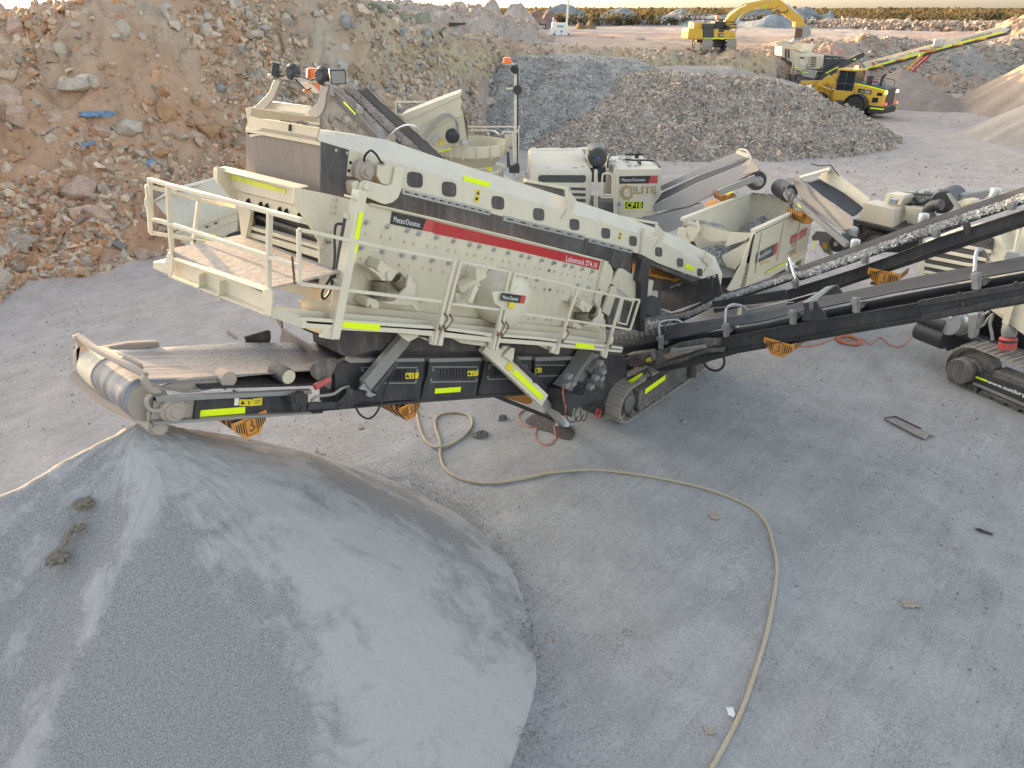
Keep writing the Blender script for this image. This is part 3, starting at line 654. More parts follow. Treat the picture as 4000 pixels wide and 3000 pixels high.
o = scatter("floor_gravel",to_w(x,y,z + s * .2),s,"stone",None,stone_cols(len(x),BROWNS,5),kind="stuff",seed=9)
o["label"] = "loose stones strewn over the far pit floor around the heaps"; o["category"] = "gravel"
# ================================================================== BOULDERS ONE CAN TELL APART
def hit(k,x,y,lo=10,hi=160):
    r = ray(*px(k,x,y)); ss = np.linspace(lo,hi,1500); P3 = np.array(CAM)[None] + np.array(r)[None] * ss[:,None]
    xx = P3[:,0] * math.sin(YAW) - P3[:,1] * math.cos(YAW); yy = P3[:,0] * math.cos(YAW) + P3[:,1] * math.sin(YAW)
    zz = terr(xx,yy)[0]; i = np.argmax(P3[:,2] < zz); return Vector(P3[max(i,1)]),float(ss[max(i,1)])
ROCKS = bpy.data.materials  # noqa
soil("boulder_pale",3.0,0.5,0.2,False,(.52,.44,.36),20,.05); soil("boulder_pink",3.0,0.5,0.22,False,(.54,.38,.29),20,.05)
soil("boulder_orange",3.0,0.5,0.25,False,(.48,.29,.16),20,.05); soil("boulder_grey",3.0,0.5,0.25,False,(.33,.33,.31),20,.05)
soil("boulder_green",3.0,0.5,0.25,False,(.30,.30,.23),20,.05)
def boulder(k,x,y,w,h,mat,label,seed,tilt=0.0,name="boulder",npts=15):
    """x,y centre in the crop, w,h size in the crop's pixels"""
    p,s = hit(k,x,y + h * .25); c = CR[k][2]; W_ = w / c / F * s; H_ = h / c / F * s
    r = random.Random(seed); bm = bmesh.new()
    for _ in range(npts + 6):
        q = Vector((r.gauss(0,1),r.gauss(0,1),r.gauss(0,1))).normalized(); q = q * r.uniform(.9,1.05)
        bm.verts.new((q.x * W_ * .54,q.y * W_ * .45,q.z * H_ * .56))
    bmesh.ops.convex_hull(bm,input=bm.verts[:]); bmesh.ops.delete(bm,geom=[v for v in bm.verts if not v.link_faces],context='VERTS')
    bmesh.ops.dissolve_limit(bm,angle_limit=R(16),verts=bm.verts[:],edges=bm.edges[:])
    me = bpy.data.meshes.new(name); bm.to_mesh(me); bm.free(); me.materials.append(M(mat)); o = link(bpy.data.objects.new(name,me))
    o.location = p + Vector((0,0,H_ * .12)); o.rotation_euler = (0,0,YAW - math.pi / 2 + r.uniform(-.4,.4))
    if tilt: o.rotation_euler = (Matrix.Rotation(YAW - math.pi / 2,3,'Z') @ Matrix.Rotation(-tilt,3,'Y')).to_euler()
    b = o.modifiers.new("bevel",'BEVEL'); b.width = min(W_,H_) * .035; b.segments = 1
    return tag(o,label,"boulder","boulders on the banks")
BL = [
 ("A",110,860,300,330,"boulder_pink","largest pale pink boulder at the left edge of the left bank",1,0),
 ("A",160,990,210,190,"boulder_pink","rounded pinkish boulder just below the largest one at the left edge",2,0),
 ("A",480,990,240,160,"boulder_pink","dusty brown boulder between the left edge and the blue tarp scrap",3,0),
 ("A",640,720,300,110,"boulder_pale","long white-pink slab lying alone on the orange slope above the blue tarp",4,.1),
 ("A",820,700,90,130,"boulder_pale","upright pale block at the right end of the white-pink slab",5,0),
 ("A",1110,1080,250,160,"boulder_pale","pale layered boulder just right of the bright blue tarp scrap",6,.1),
 ("A",880,1120,190,130,"boulder_pink","tan boulder below the bright blue tarp scrap",7,0),
 ("A",1440,960,170,200,"boulder_orange","square orange block on the slope left of the screening plant",8,0),
 ("A",1800,1100,230,190,"boulder_orange","pointed orange-brown slab leaning near the screening plant's rear hood",9,.6),
 ("A",1430,1150,160,120,"boulder_pink","reddish boulder at the upper end of the long bent pipe",10,0),
 ("A",1690,1150,130,110,"boulder_pink","rounded pink boulder beneath the pointed orange-brown slab",11,0),
 ("A",1580,1190,170,60,"boulder_pale","thin pale slab lying left of the rounded pink boulder",12,.4),
 ("A",1400,1320,170,90,"boulder_orange","flat orange boulder right of the long bent pipe",13,0),
 ("A",1060,230,160,150,"boulder_pale","large tilted grey-tan block high on the left bank",14,.5),
 ("A",1215,300,100,90,"boulder_pale","white block just right of the large tilted block high on the bank",15,0),
 ("A",1430,55,140,90,"boulder_pale","white angular block close to the crest of the left bank",16,.2),
 ("A",1450,130,70,150,"boulder_pale","white upright sliver just below the white block near the crest",17,.5),
 ("A",1000,310,110,55,"boulder_pale","flat pale block below the large tilted block on the left bank",18,0),
 ("A",800,325,70,65,"boulder_pink","small pink-white block in the middle of the upper left bank",19,0),
 ("A",660,215,120,60,"boulder_pale","flat tan block on the upper left bank, left of the tilted block",20,.1),
 ("A",540,65,150,75,"boulder_pale","tan slab on the skyline of the left bank",21,.3),
 ("A",740,100,80,80,"boulder_pale","small pale block right of the skyline slab",22,0),
 ("A",130,215,150,170,"boulder_pink","tall buff rock standing high at the left edge",23,0),
 ("A",1780,250,140,150,"boulder_pale","tan block embedded in the bank below the green shoots",24,0),
 ("A",1800,135,90,70,"boulder_pale","cream block left of the green shoots on the crest",25,0),
 ("A",1920,745,130,90,"boulder_grey","white-grey slab on the rubble left of the lamp frame",26,.5),
 ("A",1700,800,90,70,"boulder_pink","small tan wedge on the rubble left of the white-grey slab",27,0),
 ("Q",200,285,210,80,"boulder_pale","long layered tan slab on the bank above the lamp frame",28,.08),
 ("Q",480,165,110,110,"boulder_pale","angular cream rock on the bank right of the layered slab",29,.5),
 ("Q",860,155,80,75,"boulder_pale","rounded pale rock left of the large grey tilted slab",30,0),
 ("Q",990,190,160,120,"boulder_grey","large grey tilted slab left of the dark outcrop",31,.7),
 ("Q",1265,50,160,110,"boulder_green","tallest olive block of the outcrop on the crest",32,0),
 ("Q",1510,150,100,150,"boulder_green","dark olive upright block in the middle of the outcrop",33,0),
 ("Q",1650,150,190,150,"boulder_green","widest dark olive rock of the outcrop on the crest",34,.4),
 ("Q",1810,270,190,70,"boulder_green","flat dark slab sliding off the right end of the outcrop",35,.35),
 ("Q",1500,290,100,110,"boulder_grey","pale grey rock at the foot of the olive outcrop",36,0),
 ("Q",1690,290,90,110,"boulder_grey","upright grey rock at the foot of the outcrop beside the flat slab",37,0),
 ("Q",1400,60,110,70,"boulder_green","low olive rock in the gap of the outcrop",38,0),
 ("Q",1250,320,90,40,"boulder_pink","thin pinkish slab below the left of the outcrop",39,0),
 ("Q",1350,770,100,60,"boulder_grey","white-grey slab on the slope right of the lamp frame",40,.6),
 ("Q",1230,745,90,60,"boulder_grey","small grey rock left of the white-grey slab by the belt top",41,0),
 ("Q",1000,1030,80,80,"boulder_pale","pale rock below the raised belt, right of the lamp frame",42,0),
 ("Q",2130,560,80,60,"boulder_pink","small pink block at the left foot of the blue-grey heap",43,0),
 ("N",700,60,330,230,"boulder_pink","broad smooth tan boulder above the platform railing corner",44,0),
 ("N",860,290,160,300,"boulder_pink","long narrow pink-white slab pointing down the left bank",45,.9),
 ("N",810,440,110,100,"boulder_pale","pale angular boulder at the lower tip of the long pink slab",46,0),
 ("N",1230,640,170,120,"boulder_pink","grey-pink rounded boulder at the bank foot left of the platform",47,0),
 ("N",1360,640,130,70,"boulder_pink","low pink boulder right beside the grey-pink rounded one",48,0),
 ("N",770,700,130,75,"boulder_pink","cream-pink boulder at the bank foot right of the bent root",49,0),
 ("N",930,680,85,60,"boulder_pink","small pink stone between the plank and the cream-pink boulder",50,0),
 ("N",620,740,90,90,"boulder_pink","small upright rock at the foot of the bent root",51,0),
 ("N",100,790,130,110,"boulder_pale","rounded dusty rock at the bank foot beside the cloth",52,0),
 ("N",840,620,150,90,"boulder_orange","cracked ochre stone left of the grey plank",53,0),
 ("N",540,90,70,90,"boulder_orange","orange oval stone above the roots on the left bank",54,.2),
 ("N",1400,420,160,80,"boulder_pink","pink slab seen through the platform's end railing",55,.1),
 ("N",270,190,150,70,"boulder_pink","pink-white flat stone in the middle of the lower left bank",56,.1),
 ("P",245,860,90,90,"boulder_pale","pale upright rock between the heaps left of the beacon mast",57,0),
 ("P",585,1170,90,90,"boulder_grey","grey rounded rock right of the beacon mast",58,0),
 ("P",530,1190,80,140,"boulder_pale","tall pale rock directly behind the beacon mast foot",59,0),
 ("P",1545,330,100,50,"boulder_pale","rounded pale boulder on the upper level left of the excavator",60,0),
 ("P",1310,322,26,26,"boulder_orange","small sunlit boulder on the edge of the upper level",61,0),
 ("P",120,560,70,60,"boulder_pink","reddish block under the yellow band left of the mast",62,0),
 ("L",820,305,80,60,"boulder_pink","pink rounded boulder on the upper level right of the pointed soil heap",63,0),
 ("L",905,318,45,35,"boulder_grey","grey boulder just right of the pink one on the upper level",64,0),
 ("T",740,158,30,18,"boulder_grey","fist-sized grey stone on the floor in front of the tracks",65,0),
 ("T",2045,1363,32,26,"boulder_grey","single pale stone on the floor near the lower right corner",66,0),
 ("T",502,1072,55,24,"boulder_grey","flat pale flake on the floor right of the fine sand heap",67,0),
 ("T",180,1108,22,26,"boulder_orange","small brown stone at the foot of the fine sand heap",68,0),
 ("I",85,1135,40,40,"boulder_pink","brown stone on the floor behind the fine sand heap, left of its pair",69,0),
 ("I",140,1155,45,35,"boulder_pink","brown stone on the floor behind the fine sand heap, right of its pair",70,0),
 ("T",424,172,22,16,"boulder_pale","pale stone on the floor left of the nearest track",71,0),
 ("O",845,1440,42,26,"boulder_grey","pale stone on the floor left of the right-hand crusher's track",72,0),
]
for b_ in BL: boulder(*b_[:5],b_[5],b_[6],b_[7] * 13 + 5,b_[8])
# ================================================================== FAR HEAPS AND BUSHLAND
def ridge(name,label,pts,w,h,colr,seed,mat="crushed",kind="structure",cat="spoil ridge"):
    """irregular tipped ridge along pts (viewing frame)"""
    P_ = [Vector((a,b_,0)) for a,b_ in pts]; P_ = curve_pts(P_,14); L = len(P_); nw = 22
    Vv = np.zeros((L,nw,3)); cc = np.zeros((L,nw,3)); u = np.linspace(-1,1,nw)
    for i,p in enumerate(P_):
        d = (P_[min(i + 1,L - 1)] - P_[max(i - 1,0)]).normalized(); nn = Vector((-d.y,d.x,0))
        hh = h * (0.72 + .9 * abs(float(vn2(np.array(i * .17 + seed),np.array(seed * 1.7)))) + .25 * math.sin(i * .55 + seed)) * min(1,(i + .3) / 6,(L - 1 - i + .3) / 6)
        x = p.x + nn.x * u * w; y = p.y + nn.y * u * w; gz_ = terr(x,y)[0]
        Vv[i,:,0] = x; Vv[i,:,1] = y; Vv[i,:,2] = gz_ - .15 + hh * np.clip(1.15 - np.abs(u) * 1.15,0,1) + fbm(x * .5,y * .5,3) * h * .3 * (1 - np.abs(u))
        cc[i] = np.array(colr)[None] * (1 + .5 * fbm(x * .35 + seed,y * .35,3))[:,None]
    I_,J_ = np.meshgrid(np.arange(L - 1),np.arange(nw - 1),indexing='ij'); q = (I_ * nw + J_).ravel(); Fq = np.stack([q,q + 1,q + nw + 1,q + nw],1)
    me = fastmesh(name,to_w(Vv[:,:,0].ravel(),Vv[:,:,1].ravel(),Vv[:,:,2].ravel()),Fq,np.clip(cc.reshape(-1,3),.02,.8),False); me.materials.append(M(mat))
    return tag(link(bpy.data.objects.new(name,me)),label,cat,kind=kind)
def gp(u,v,z=5.0): q = cam_xy(aZ("X",u,v,z)); return q
ridge("spoil_ridge","blue-grey row of tipped spoil along the far edge of the upper level",[gp(2030,92),gp(2300,93),gp(2600,96),gp(2900,100),gp(3150,103),gp(3270,104)],5.5,3.2,(.25,.27,.27),3)
ridge("spoil_ridge","second lower blue-grey row of spoil in front of the far one",[gp(2250,98),gp(2480,98),gp(2700,101),gp(2950,108),gp(3150,108)],4,2.0,(.29,.31,.31),8)
ridge("spoil_ridge","orange and white rubble windrow in front of the bushland on the right",[gp(3230,105),gp(3450,112),gp(3700,117),gp(4000,122),gp(4350,128)],4.5,1.5,(.42,.34,.27),5)
ridge("spoil_ridge","pale tan spoil heaps stepping down behind the outcrop",[gp(1700,116),gp(1850,116),gp(1980,116),gp(2080,118)],5,4.2,(.48,.41,.34),9)
ridge("spoil_ridge","dark reddish spoil heap behind the lighting tower",[gp(2050,113),gp(2110,112),gp(2170,111)],3.5,2.6,(.27,.18,.15),2)
ridge("spoil_ridge","brown soil heap beside the lighting tower with scrap on top",[gp(2240,112),gp(2290,112),gp(2330,112)],2.4,1.2,(.28,.19,.10),4)
def windrow(pts,n,w,h,smax,pal,label,seed):
    g = np.random.default_rng(seed); P_ = np.array(pts); t = g.random(n) * (len(P_) - 1); i = t.astype(int); f = (t - i)[:,None]
    c = P_[i] * (1 - f) + P_[i + 1] * f; c = c + g.normal(0,w,(n,2)); z = terr(c[:,0],c[:,1])[0]; s = .12 + smax * g.random(n) ** 3
    o = scatter("windrow_rubble",to_w(c[:,0],c[:,1],z + g.random(n) ** 2 * h),s,"stone",None,stone_cols(n,pal,seed),kind="stuff",temps=RT,seed=seed); o["label"] = label; o["category"] = "rubble"
windrow([gp(3230,108),gp(3450,115),gp(3700,120),gp(4000,125),gp(4350,131)],6500,2.2,1.5,.5,[(.46,.41,.35),(.42,.30,.22),(.40,.36,.33),(.45,.36,.28)],"orange and white broken rock along the right-hand windrow",5)
windrow([gp(2030,95),gp(2300,96),gp(2600,98),gp(2900,104),gp(3150,106)],2600,3,1.8,.6,BLUES,"blue-grey broken rock on the far spoil rows",6)
# bushland: thousands of low shrubs of leaf clumps
m,n,b = newmat("bush_leaf"); vcn = N(n,"ShaderNodeVertexColor",layer_name="Col"); n.links.new(vcn.outputs[0],b.inputs["Base Color"]); b.inputs["Roughness"].default_value = .8
b.inputs["Specular IOR Level"].default_value = .1; tl_ = N(n,"ShaderNodeBsdfTranslucent"); n.links.new(vcn.outputs[0],tl_.inputs[0]); mx_ = N(n,"ShaderNodeMixShader"); mx_.inputs[0].default_value = .5
n.links.new(b.outputs[0],mx_.inputs[1]); n.links.new(tl_.outputs[0],mx_.inputs[2]); n.links.new(mx_.outputs[0],n.nodes["Material Output"].inputs[0])
def bushes(th0,th1,r0,r1,n,seed,leaf,q):
    g = np.random.default_rng(seed); th = R(1) * g.uniform(th0,th1,n); r = np.sqrt(g.uniform(r0 ** 2,r1 ** 2,n)); x = r * np.sin(th); y = r * np.cos(th)
    h = g.uniform(.9,2.7,n) * (1 + .4 * (g.random(n) < .15)); w = h * g.uniform(.55,.9,n)
    base = np.array([[.14,.11,.055],[.12,.10,.055],[.16,.12,.06],[.10,.088,.05],[.17,.14,.08]])[g.integers(0,5,n)]
    c = np.stack([x,y,5 + 0 * x],1)
    d = g.normal(0,1,(n,q,3)); d /= np.linalg.norm(d,axis=2,keepdims=True); d *= g.uniform(.55,1.0,(n,q,1)) ; d[:,:,2] = np.abs(d[:,:,2]) * .9
    p = c[:,None] + d * np.stack([w,w,h],1)[:,None] + np.array([0,0,.25])
    e1 = g.normal(0,1,(n,q,3)); e1 /= np.linalg.norm(e1,axis=2,keepdims=True); e2 = np.cross(e1,g.normal(0,1,(n,q,3))); e2 /= np.linalg.norm(e2,axis=2,keepdims=True)
    s = leaf * (h * .38)[:,None,None] * g.uniform(.6,1.2,(n,q,1)); Vv = np.stack([p - e1 * s - e2 * s * .6,p + e1 * s - e2 * s * .6,p + e1 * s * .6 + e2 * s,p - e1 * s * .6 + e2 * s],2)
    cc = np.repeat((base[:,None] * g.uniform(.8,1.2,(n,q,1)))[:,:,None],4,2)
    Vw = to_w(Vv[...,0].ravel(),Vv[...,1].ravel(),Vv[...,2].ravel()); return Vw,cc.reshape(-1,3)
A1 = [bushes(-40,40,172,300,4200,3,.27,90),bushes(-40,40,290,620,7500,4,.45,34),bushes(-40,40,600,1600,8000,5,.9,14),bushes(-62,-40,120,500,700,6,1.3,12)]
Vb = np.concatenate([a[0] for a in A1]); Cb = np.concatenate([a[1] for a in A1]); me = fastmesh("bushland",Vb,np.arange(len(Vb)).reshape(-1,4),np.clip(Cb,0,1)); me.materials.append(M("bush_leaf"))
tag(link(bpy.data.objects.new("bushland",me)),"ochre-green scrub reaching to the horizon behind the quarry","bushland",kind="stuff")
# ================================================================== SCREENING PLANT
def B2(parent,name,parts,bev=0.0,label=None,smooth=30,kind=None):
    """one mesh with several materials: parts = [(MB, material), ...]"""
    mb = MB(); mi = []
    for q,m_ in parts: mb.add(q.v,q.f); mi += [m_] * len(q.f)
    off = wloc(parent); me = bpy.data.meshes.new(name); me.from_pydata([(x - off.x,y - off.y,z - off.z) for x,y,z in mb.v],[],mb.f)
    ms = list(dict.fromkeys(mi)); [me.materials.append(M(a)) for a in ms]
    me.polygons.foreach_set("material_index",[ms.index(a) for a in mi])
    bm = bmesh.new(); bm.from_mesh(me); bmesh.ops.recalc_face_normals(bm,faces=bm.faces[:]); bm.to_mesh(me); bm.free()
    if smooth: me.shade_smooth(); me.set_sharp_from_angle(angle=R(smooth))
    o = link(bpy.data.objects.new(name,me)); o.parent = parent
    if bev:
        b = o.modifiers.new("bevel",'BEVEL'); b.width = bev; b.segments = 2; b.limit_method = 'ANGLE'; b.angle_limit = R(40)
    if label: o["label"] = label
    if kind: o["kind"] = kind
    return o
def pl(pts,vec): return MB().plate(pts,vec)
def plY(k,Y,th,*pts): return pl(PY(k,Y,*pts),(0,th,0))
def plX(k,X,th,*pts): return pl(PX(k,X,*pts),(th,0,0))
def multi(spec,fn): # spec: [(crop, x, y), ...]
    return [fn(*s) for s in spec]
def MY(Y,spec): return [aY(k,x,y,Y) for k,x,y in spec]
def MX(X,spec): return [aX(k,x,y,X) for k,x,y in spec]
def bolt(mb,p,axis,r=.022,h=.03): mb.cyl(p,Vector(p) + Vector(axis) * h,r,n=6)
def crawler(parent,p0,d,L,H,Wd,side,name="crawler_track",web=None,nsh=44,tape=True):
    """p0: ground point at the front outer lower corner, d: unit direction along the track, side: unit vector from the outer face inwards"""
    d = Vector(d).normalized(); side = Vector(side).normalized(); r = H / 2; c0 = Vector(p0) + d * r + VZ * r; c1 = Vector(p0) + d * (L - r) + VZ * r
    path = []; per = 2 * (L - H) + 2 * math.pi * r
    def at(t):
        t = t % per; s1 = L - H
        if t < s1: return c0 + d * t - VZ * r,d,-VZ
        t -= s1
        if t < math.pi * r: a = t / r; n_ = -VZ * math.cos(a) + d * math.sin(a); return c1 + n_ * r,d * math.cos(a) + VZ * math.sin(a),n_
        t -= math.pi * r
        if t < s1: return c1 - d * t + VZ * r,-d,VZ
        t -= s1; a = t / r; n_ = VZ * math.cos(a) - d * math.sin(a); return c0 + n_ * r,-d * math.cos(a) - VZ * math.sin(a),n_
    sh = MB(); n = max(20,int(per / (L * 4 / nsh * .62))); stp = per / n
    for i in range(n):
        p,tv,nv = at(i * stp); c = p + side * (Wd / 2) - nv * .03
        sh.box(c,(stp * .93,Wd,.03),(tv,side,nv)); sh.box(c + nv * .03 - tv * stp * .36,(stp * .12,Wd * .98,.045),(tv,side,nv)); sh.box(c + nv * .025 + tv * stp * .1,(stp * .1,Wd * .98,.03),(tv,side,nv))
        sh.box(p + side * (Wd * .5) - nv * .09,(stp * .98,Wd * .3,.10),(tv,side,nv))
    tr = sh.build(name,"track_steel",parent,smooth=0)
    f = MB(); q = [c0 + d * (r * .85) + VZ * (r * .35),c1 - d * (r * .85) + VZ * (r * .35),c1 - d * (r * .8) - VZ * (r * .62),c0 + d * (r * .8) - VZ * (r * .62)]
    f.plate([x + side * .04 for x in q],side * (Wd - .08)); f.bar(q[3] + side * .03,q[2] + side * .03,.08,.05,side)
    f.build("track_frame","dark_dusty",tr,bev=.01)
    for c in (c0,c1):
        w = MB(); w.lathe(c + side * .10,side,[(0,0.0),(0,r * .55),(.05,r * .6),(.09,r * .8),(Wd - .2,r * .8),(Wd - .2,0)],28)
        w.lathe(c + side * .02,side,[(0,0),(0,r * .4),(.02,r * .45),(.09,r * .45)],20); w.build("wheel","dark_dusty",tr)
    rl = MB(); k = max(5,int(L / .42))
    for i in range(k): c = c0 + (c1 - c0) * ((i + .5) / k) - VZ * (r * .72); rl.cyl(c + side * .03,c + side * (Wd - .03),r * .22,n=14)
    rl.build("rollers","dark_dusty",tr)
    return tr,q
Yw,Yp,Yh,Yf = 7.45,7.95,8.10,9.85
SP_ = thing("screening_plant","cream tracked screening plant with red stripe, long hooded feed conveyor, railed walkway and side belts","screening plant",(12.3,9,0))
# --- side panels
pan = [("B",552,1176),("B",870,1240),("B",1040,1280),("B",1200,1320),("C",0,1010),("C",700,1178),("C",1440,1366),("J",625,72),("J",655,130),("J",640,225),
       ("J",555,360),("J",538,470),("J",585,560),("J",590,740),("J",300,720),("G",1600,1000),("G",430,880),("F",1700,1220),("F",1660,1050),("F",1655,800),("F",1645,640),("F",1560,500),("F",1430,315)]
bolts_big = [("G",x,y) for x,y in ((508,38),(690,75),(860,110),(960,135),(1112,168),(1260,200),(1398,232),(1482,248),(1608,275),(1730,302),(1845,327),(1912,343),(2020,368),(2125,390),
             (465,257),(645,290),(815,320),(920,338),(1075,366),(1220,390),(1440,432),(1575,457),(1875,515),(1980,535))] + \
            [("J",x,y) for x,y in ((30,35),(130,57),(230,78),(290,90),(380,110),(467,130),(550,147),(340,250),(430,270),(510,287))]
bolts_sm = [("G",x,y) for x,y in ((508,133),(643,160),(720,178),(845,203),(922,218),(1040,243),(1108,257),(1218,278),(1283,292),(1385,313),(1448,325),(1545,345),(1600,357),(1692,375),(1745,384),
            (1830,404),(1882,412),(1963,432),(2012,440),(2088,455),(2132,466),(463,352),(600,375),(800,407),(880,420),(998,437),(1068,450),(1175,468),(1343,500),(1408,508),(1925,595),(1972,603),
            (2048,615),(2093,622),(2165,634),(983,720),(490,675),(1450,800),(1745,873),(1797,873),(1912,873),(1960,873),(2067,880),(2110,883))] + \
           [("J",x,y) for x,y in ((20,107),(97,123),(142,133),(212,150),(260,158),(327,173),(370,180),(435,193),(467,202),(535,212),(60,285),(103,290),(175,303),(220,310),(290,323),(400,340),(435,347),(500,357),(75,545),(120,550))] + \
           [("B",x,y) for x,y in ((895,1275),(925,1278),(885,1335),(915,1340),(873,1395),(905,1398),(843,1565),(868,1570),(825,1640),(850,1645))] + [("F",x,y) for x,y in ((1705,648),(1735,655),(1715,745),(1708,790),(1735,880))]
bb = MB(); [bolt(bb,aY(k,x,y,Yp),(0,-1,0),.026,.06) for k,x,y in bolts_big]; [bb.cyl(aY(k,x,y,Yp),aY(k,x,y,Yp) - VY * .012,.04,n=12) for k,x,y in bolts_big]
bs = MB(); [bolt(bs,aY(k,x,y,Yp),(0,-1,0),.02,.028) for k,x,y in bolts_sm]; [bs.cyl(aY(k,x,y,Yp),aY(k,x,y,Yp) - VY * .008,.032,n=12) for k,x,y in bolts_sm]
pp = MY(Yp,pan)
edge = MB().tube([p - VY * .012 for p in pp[3:7]],.022,6)
B2(SP_,"side_panel",[(pl(pp,(0,.03,0)),"cream"),(edge,"cream"),(bs,"cream"),(bb,"galv")],label="near side wall of the screen box with rows of bolt heads")
pl([p + VY * (Yf - Yp) for p in pp],(0,.03,0)).build("side_panel","cream",SP_,label="far side wall of the screen box")
# flange bends at right end of box
plY("J",Yp + .0,-.06,(560,32),(595,45),(500,410),(470,400)).build("end_flange","cream",SP_,bev=.005)
pl(MY(Yp + .12,[("J",585,40),("J",655,130),("J",640,225),("J",555,330)]),(0,.03,0)).build("end_plate","cream",SP_)
# --- stripe, sign
Ys = Yp - .006
decal("stripe",MY(Ys,[("B",1765,1468),("C",0,1030),("C",710,1203),("C",1427,1370),("C",1412,1447),("C",700,1280),("C",0,1135),("B",1742,1563)]),"red_paint",SP_)
decal("sign",MY(Ys,[("B",1395,1385),("B",1692,1450),("B",1655,1548),("B",1380,1492)]),"sign_black",SP_)
decal("sign",MY(Ys,[("B",1692,1450),("B",1760,1466),("B",1738,1562),("B",1655,1548)]),"red_soft",SP_,label="coral red tail of the black maker's sign")
text("lettering","Metso:Outotec",aY("B",1407,1474,Ys),aY("B",1636,1522,Ys),aY("B",1412,1426,Ys),"white",SP_,.002)
text("lettering","Lokotrack ST4.10",aY("C",1128,1370,Ys),aY("C",1393,1432,Ys),aY("C",1133,1322,Ys),"white",SP_,.008)
# --- feed hood
st_px = [(("B",785,800),("B",785,772),("B",775,622)),(("B",1024,868),("B",1024,842),("B",1010,700)),(("B",1028,1085),("B",1028,843),("B",1014,702)),
         (("B",1480,1195),("B",1480,975),("B",1480,858)),(("C",120,858),("C",120,655),("C",120,540)),(("C",540,975),("C",540,770),("C",540,668)),
         (("C",893,1066),("C",893,875),("C",893,780)),(("C",1202,1148),("C",1202,965),("C",1202,880)),(("C",1472,1225),("C",1472,1045),("C",1472,968)),
         (("C",1700,1290),("C",1708,1118),("C",1700,1050)),(("C",1775,1310),("C",1790,1135),("C",1780,1078)),(("D",160,1165),("D",175,975),("D",165,935)),
         (("D",345,1243),("D",370,1082),("D",380,1035)),(("D",520,1318),("D",560,1190),("D",560,1145)),(("D",660,1380),("D",712,1262),("D",700,1212))]
_fl = sorted([(p.x,p.z) for p in (aY(*s_[2],9.2) for s_ in st_px)])
_fx,_fz = [a_[0] for a_ in _fl],[a_[1] for a_ in _fl]
def hood_sec(lo,be,si):
    a,b_ = aY(*lo,Yh),aY(*be,Yh); X = b_.x; zt = max(float(np.interp(X,_fx,_fz)),b_.z + .03)
    f = lambda y,z: Vector((X,y,z)); a.x = X
    return [f(Yh,a.z),f(Yh,b_.z),f(Yh + .28,zt),f(9.15,zt),f(9.9,b_.z - .1),f(9.9,a.z),f(9.86,a.z),f(9.86,b_.z - .14),f(9.12,zt - .04),f(Yh + .3,zt - .04),f(Yh + .04,b_.z - .03),f(Yh + .04,a.z)]
secs = [hood_sec(*s) for s in st_px]
hd = MB().loft(secs).build("feed_hood","hood_white",SP_,label="long cream hood over the feed conveyor, stepped at its lower third",bev=.006)
for k,x,y,w,h in (("B",1593,1110,66,67),("B",1888,1192,61,64),("C",540,867,53,57),("C",893,967,47,53),("C",1202,1055,41,48),("C",1472,1130,36,45),("C",1708,1197,32,43),
                      ("D",160,1070,29,41),("D",345,1162,26,38),("D",515,1247,22,34)):
    pts = []
    for i in range(24):
        a = 2 * math.pi * i / 24; ca,sa = math.cos(a),math.sin(a); e = .55
        pts.append((x + w * math.copysign(abs(ca) ** e,ca),y + h * math.copysign(abs(sa) ** e,sa) + math.copysign(abs(ca) ** e,ca) * w * .12))
    q = MB(); q.plate(PY(k,Yh - .002,*pts),(0,-.012,0)); q.build("inspection_cover","curtain",hd,smooth=0)
plY("C",Yh - .0,-.05,(1782,1080),(1800,1092),(1770,1300),(1760,1300)).build("hood_joint","cream",SP_,bev=.004)
# slotted strips that hold the rubber
def strip(spec,hgt,nslot,parent):
    pts = [aY(k,x,y,Yh - .012) for k,x,y in spec]; a,b_ = pts[0],pts[-1]; mb = MB().bar(a,b_,.012,hgt,VY); sl_ = MB(); d = (b_ - a).normalized(); L = (b_ - a).length
    up = Vector((-d.z,0,d.x)); bo = MB()
    for i in range(nslot):
        c = a + d * (L * (i + .5) / nslot) - VY * .008; sl_.bar(c - d * L / nslot * .22,c + d * L / nslot * .22,.004,hgt * .22,VY)
        c2 = a + d * (L * (i + .98) / nslot) - VY * .01; bolt(bo,c2,(0,-1,0),hgt * .2,.02)
    B2(parent,"slotted_strip",[(mb,"galv"),(sl_,"hole_dark"),(bo,"galv")],smooth=0)
strip([("B",1485,1207),("C",475,955)],.085,11,SP_); strip([("C",590,998),("C",1290,1170)],.09,7,SP_); strip([("C",1328,1188),("C",1706,1288)],.09,5,SP_)
strip([("B",805,830),("B",1000,878)],.10,2,SP_)
# rubber curtains
plY("C",Yh - .0,.02,(-600,690),(-100,800),(475,955),(590,990),(1300,1165),(1280,1330),(700,1190),(0,1020),(-400,925),(-640,870)).build("rubber_curtain","curtain",SP_,smooth=0)
cu = MB(); top = [("C",1296,1168),("C",1420,1205),("C",1560,1250),("C",1700,1298)]; bot = [("C",1286,1330),("C",1420,1365),("C",1560,1440),("C",1690,1490)]
cu.loft([[aY(*t_,Yh - .01),aY(*b_,Yh - .01 + .03 * i),aY(*b_,Yh + .02 + .03 * i),aY(*t_,Yh + .01)] for i,(t_,b_) in enumerate(zip(top,bot))]); cu.build("rubber_curtain","curtain",SP_)
plY("B",Yh - .03,.02,(785,782),(1024,852),(1003,1080),(1055,1110),(1055,1275),(775,1232)).build("rubber_curtain","curtain",SP_,smooth=0)
pl(PX("B",5.4,(130,692),(782,812),(776,1242),(560,1195),(135,1085)),(.03,0,0)).build("rubber_curtain","curtain_dust",SP_,label="dusty rubber sheet across the rear of the feed hood")
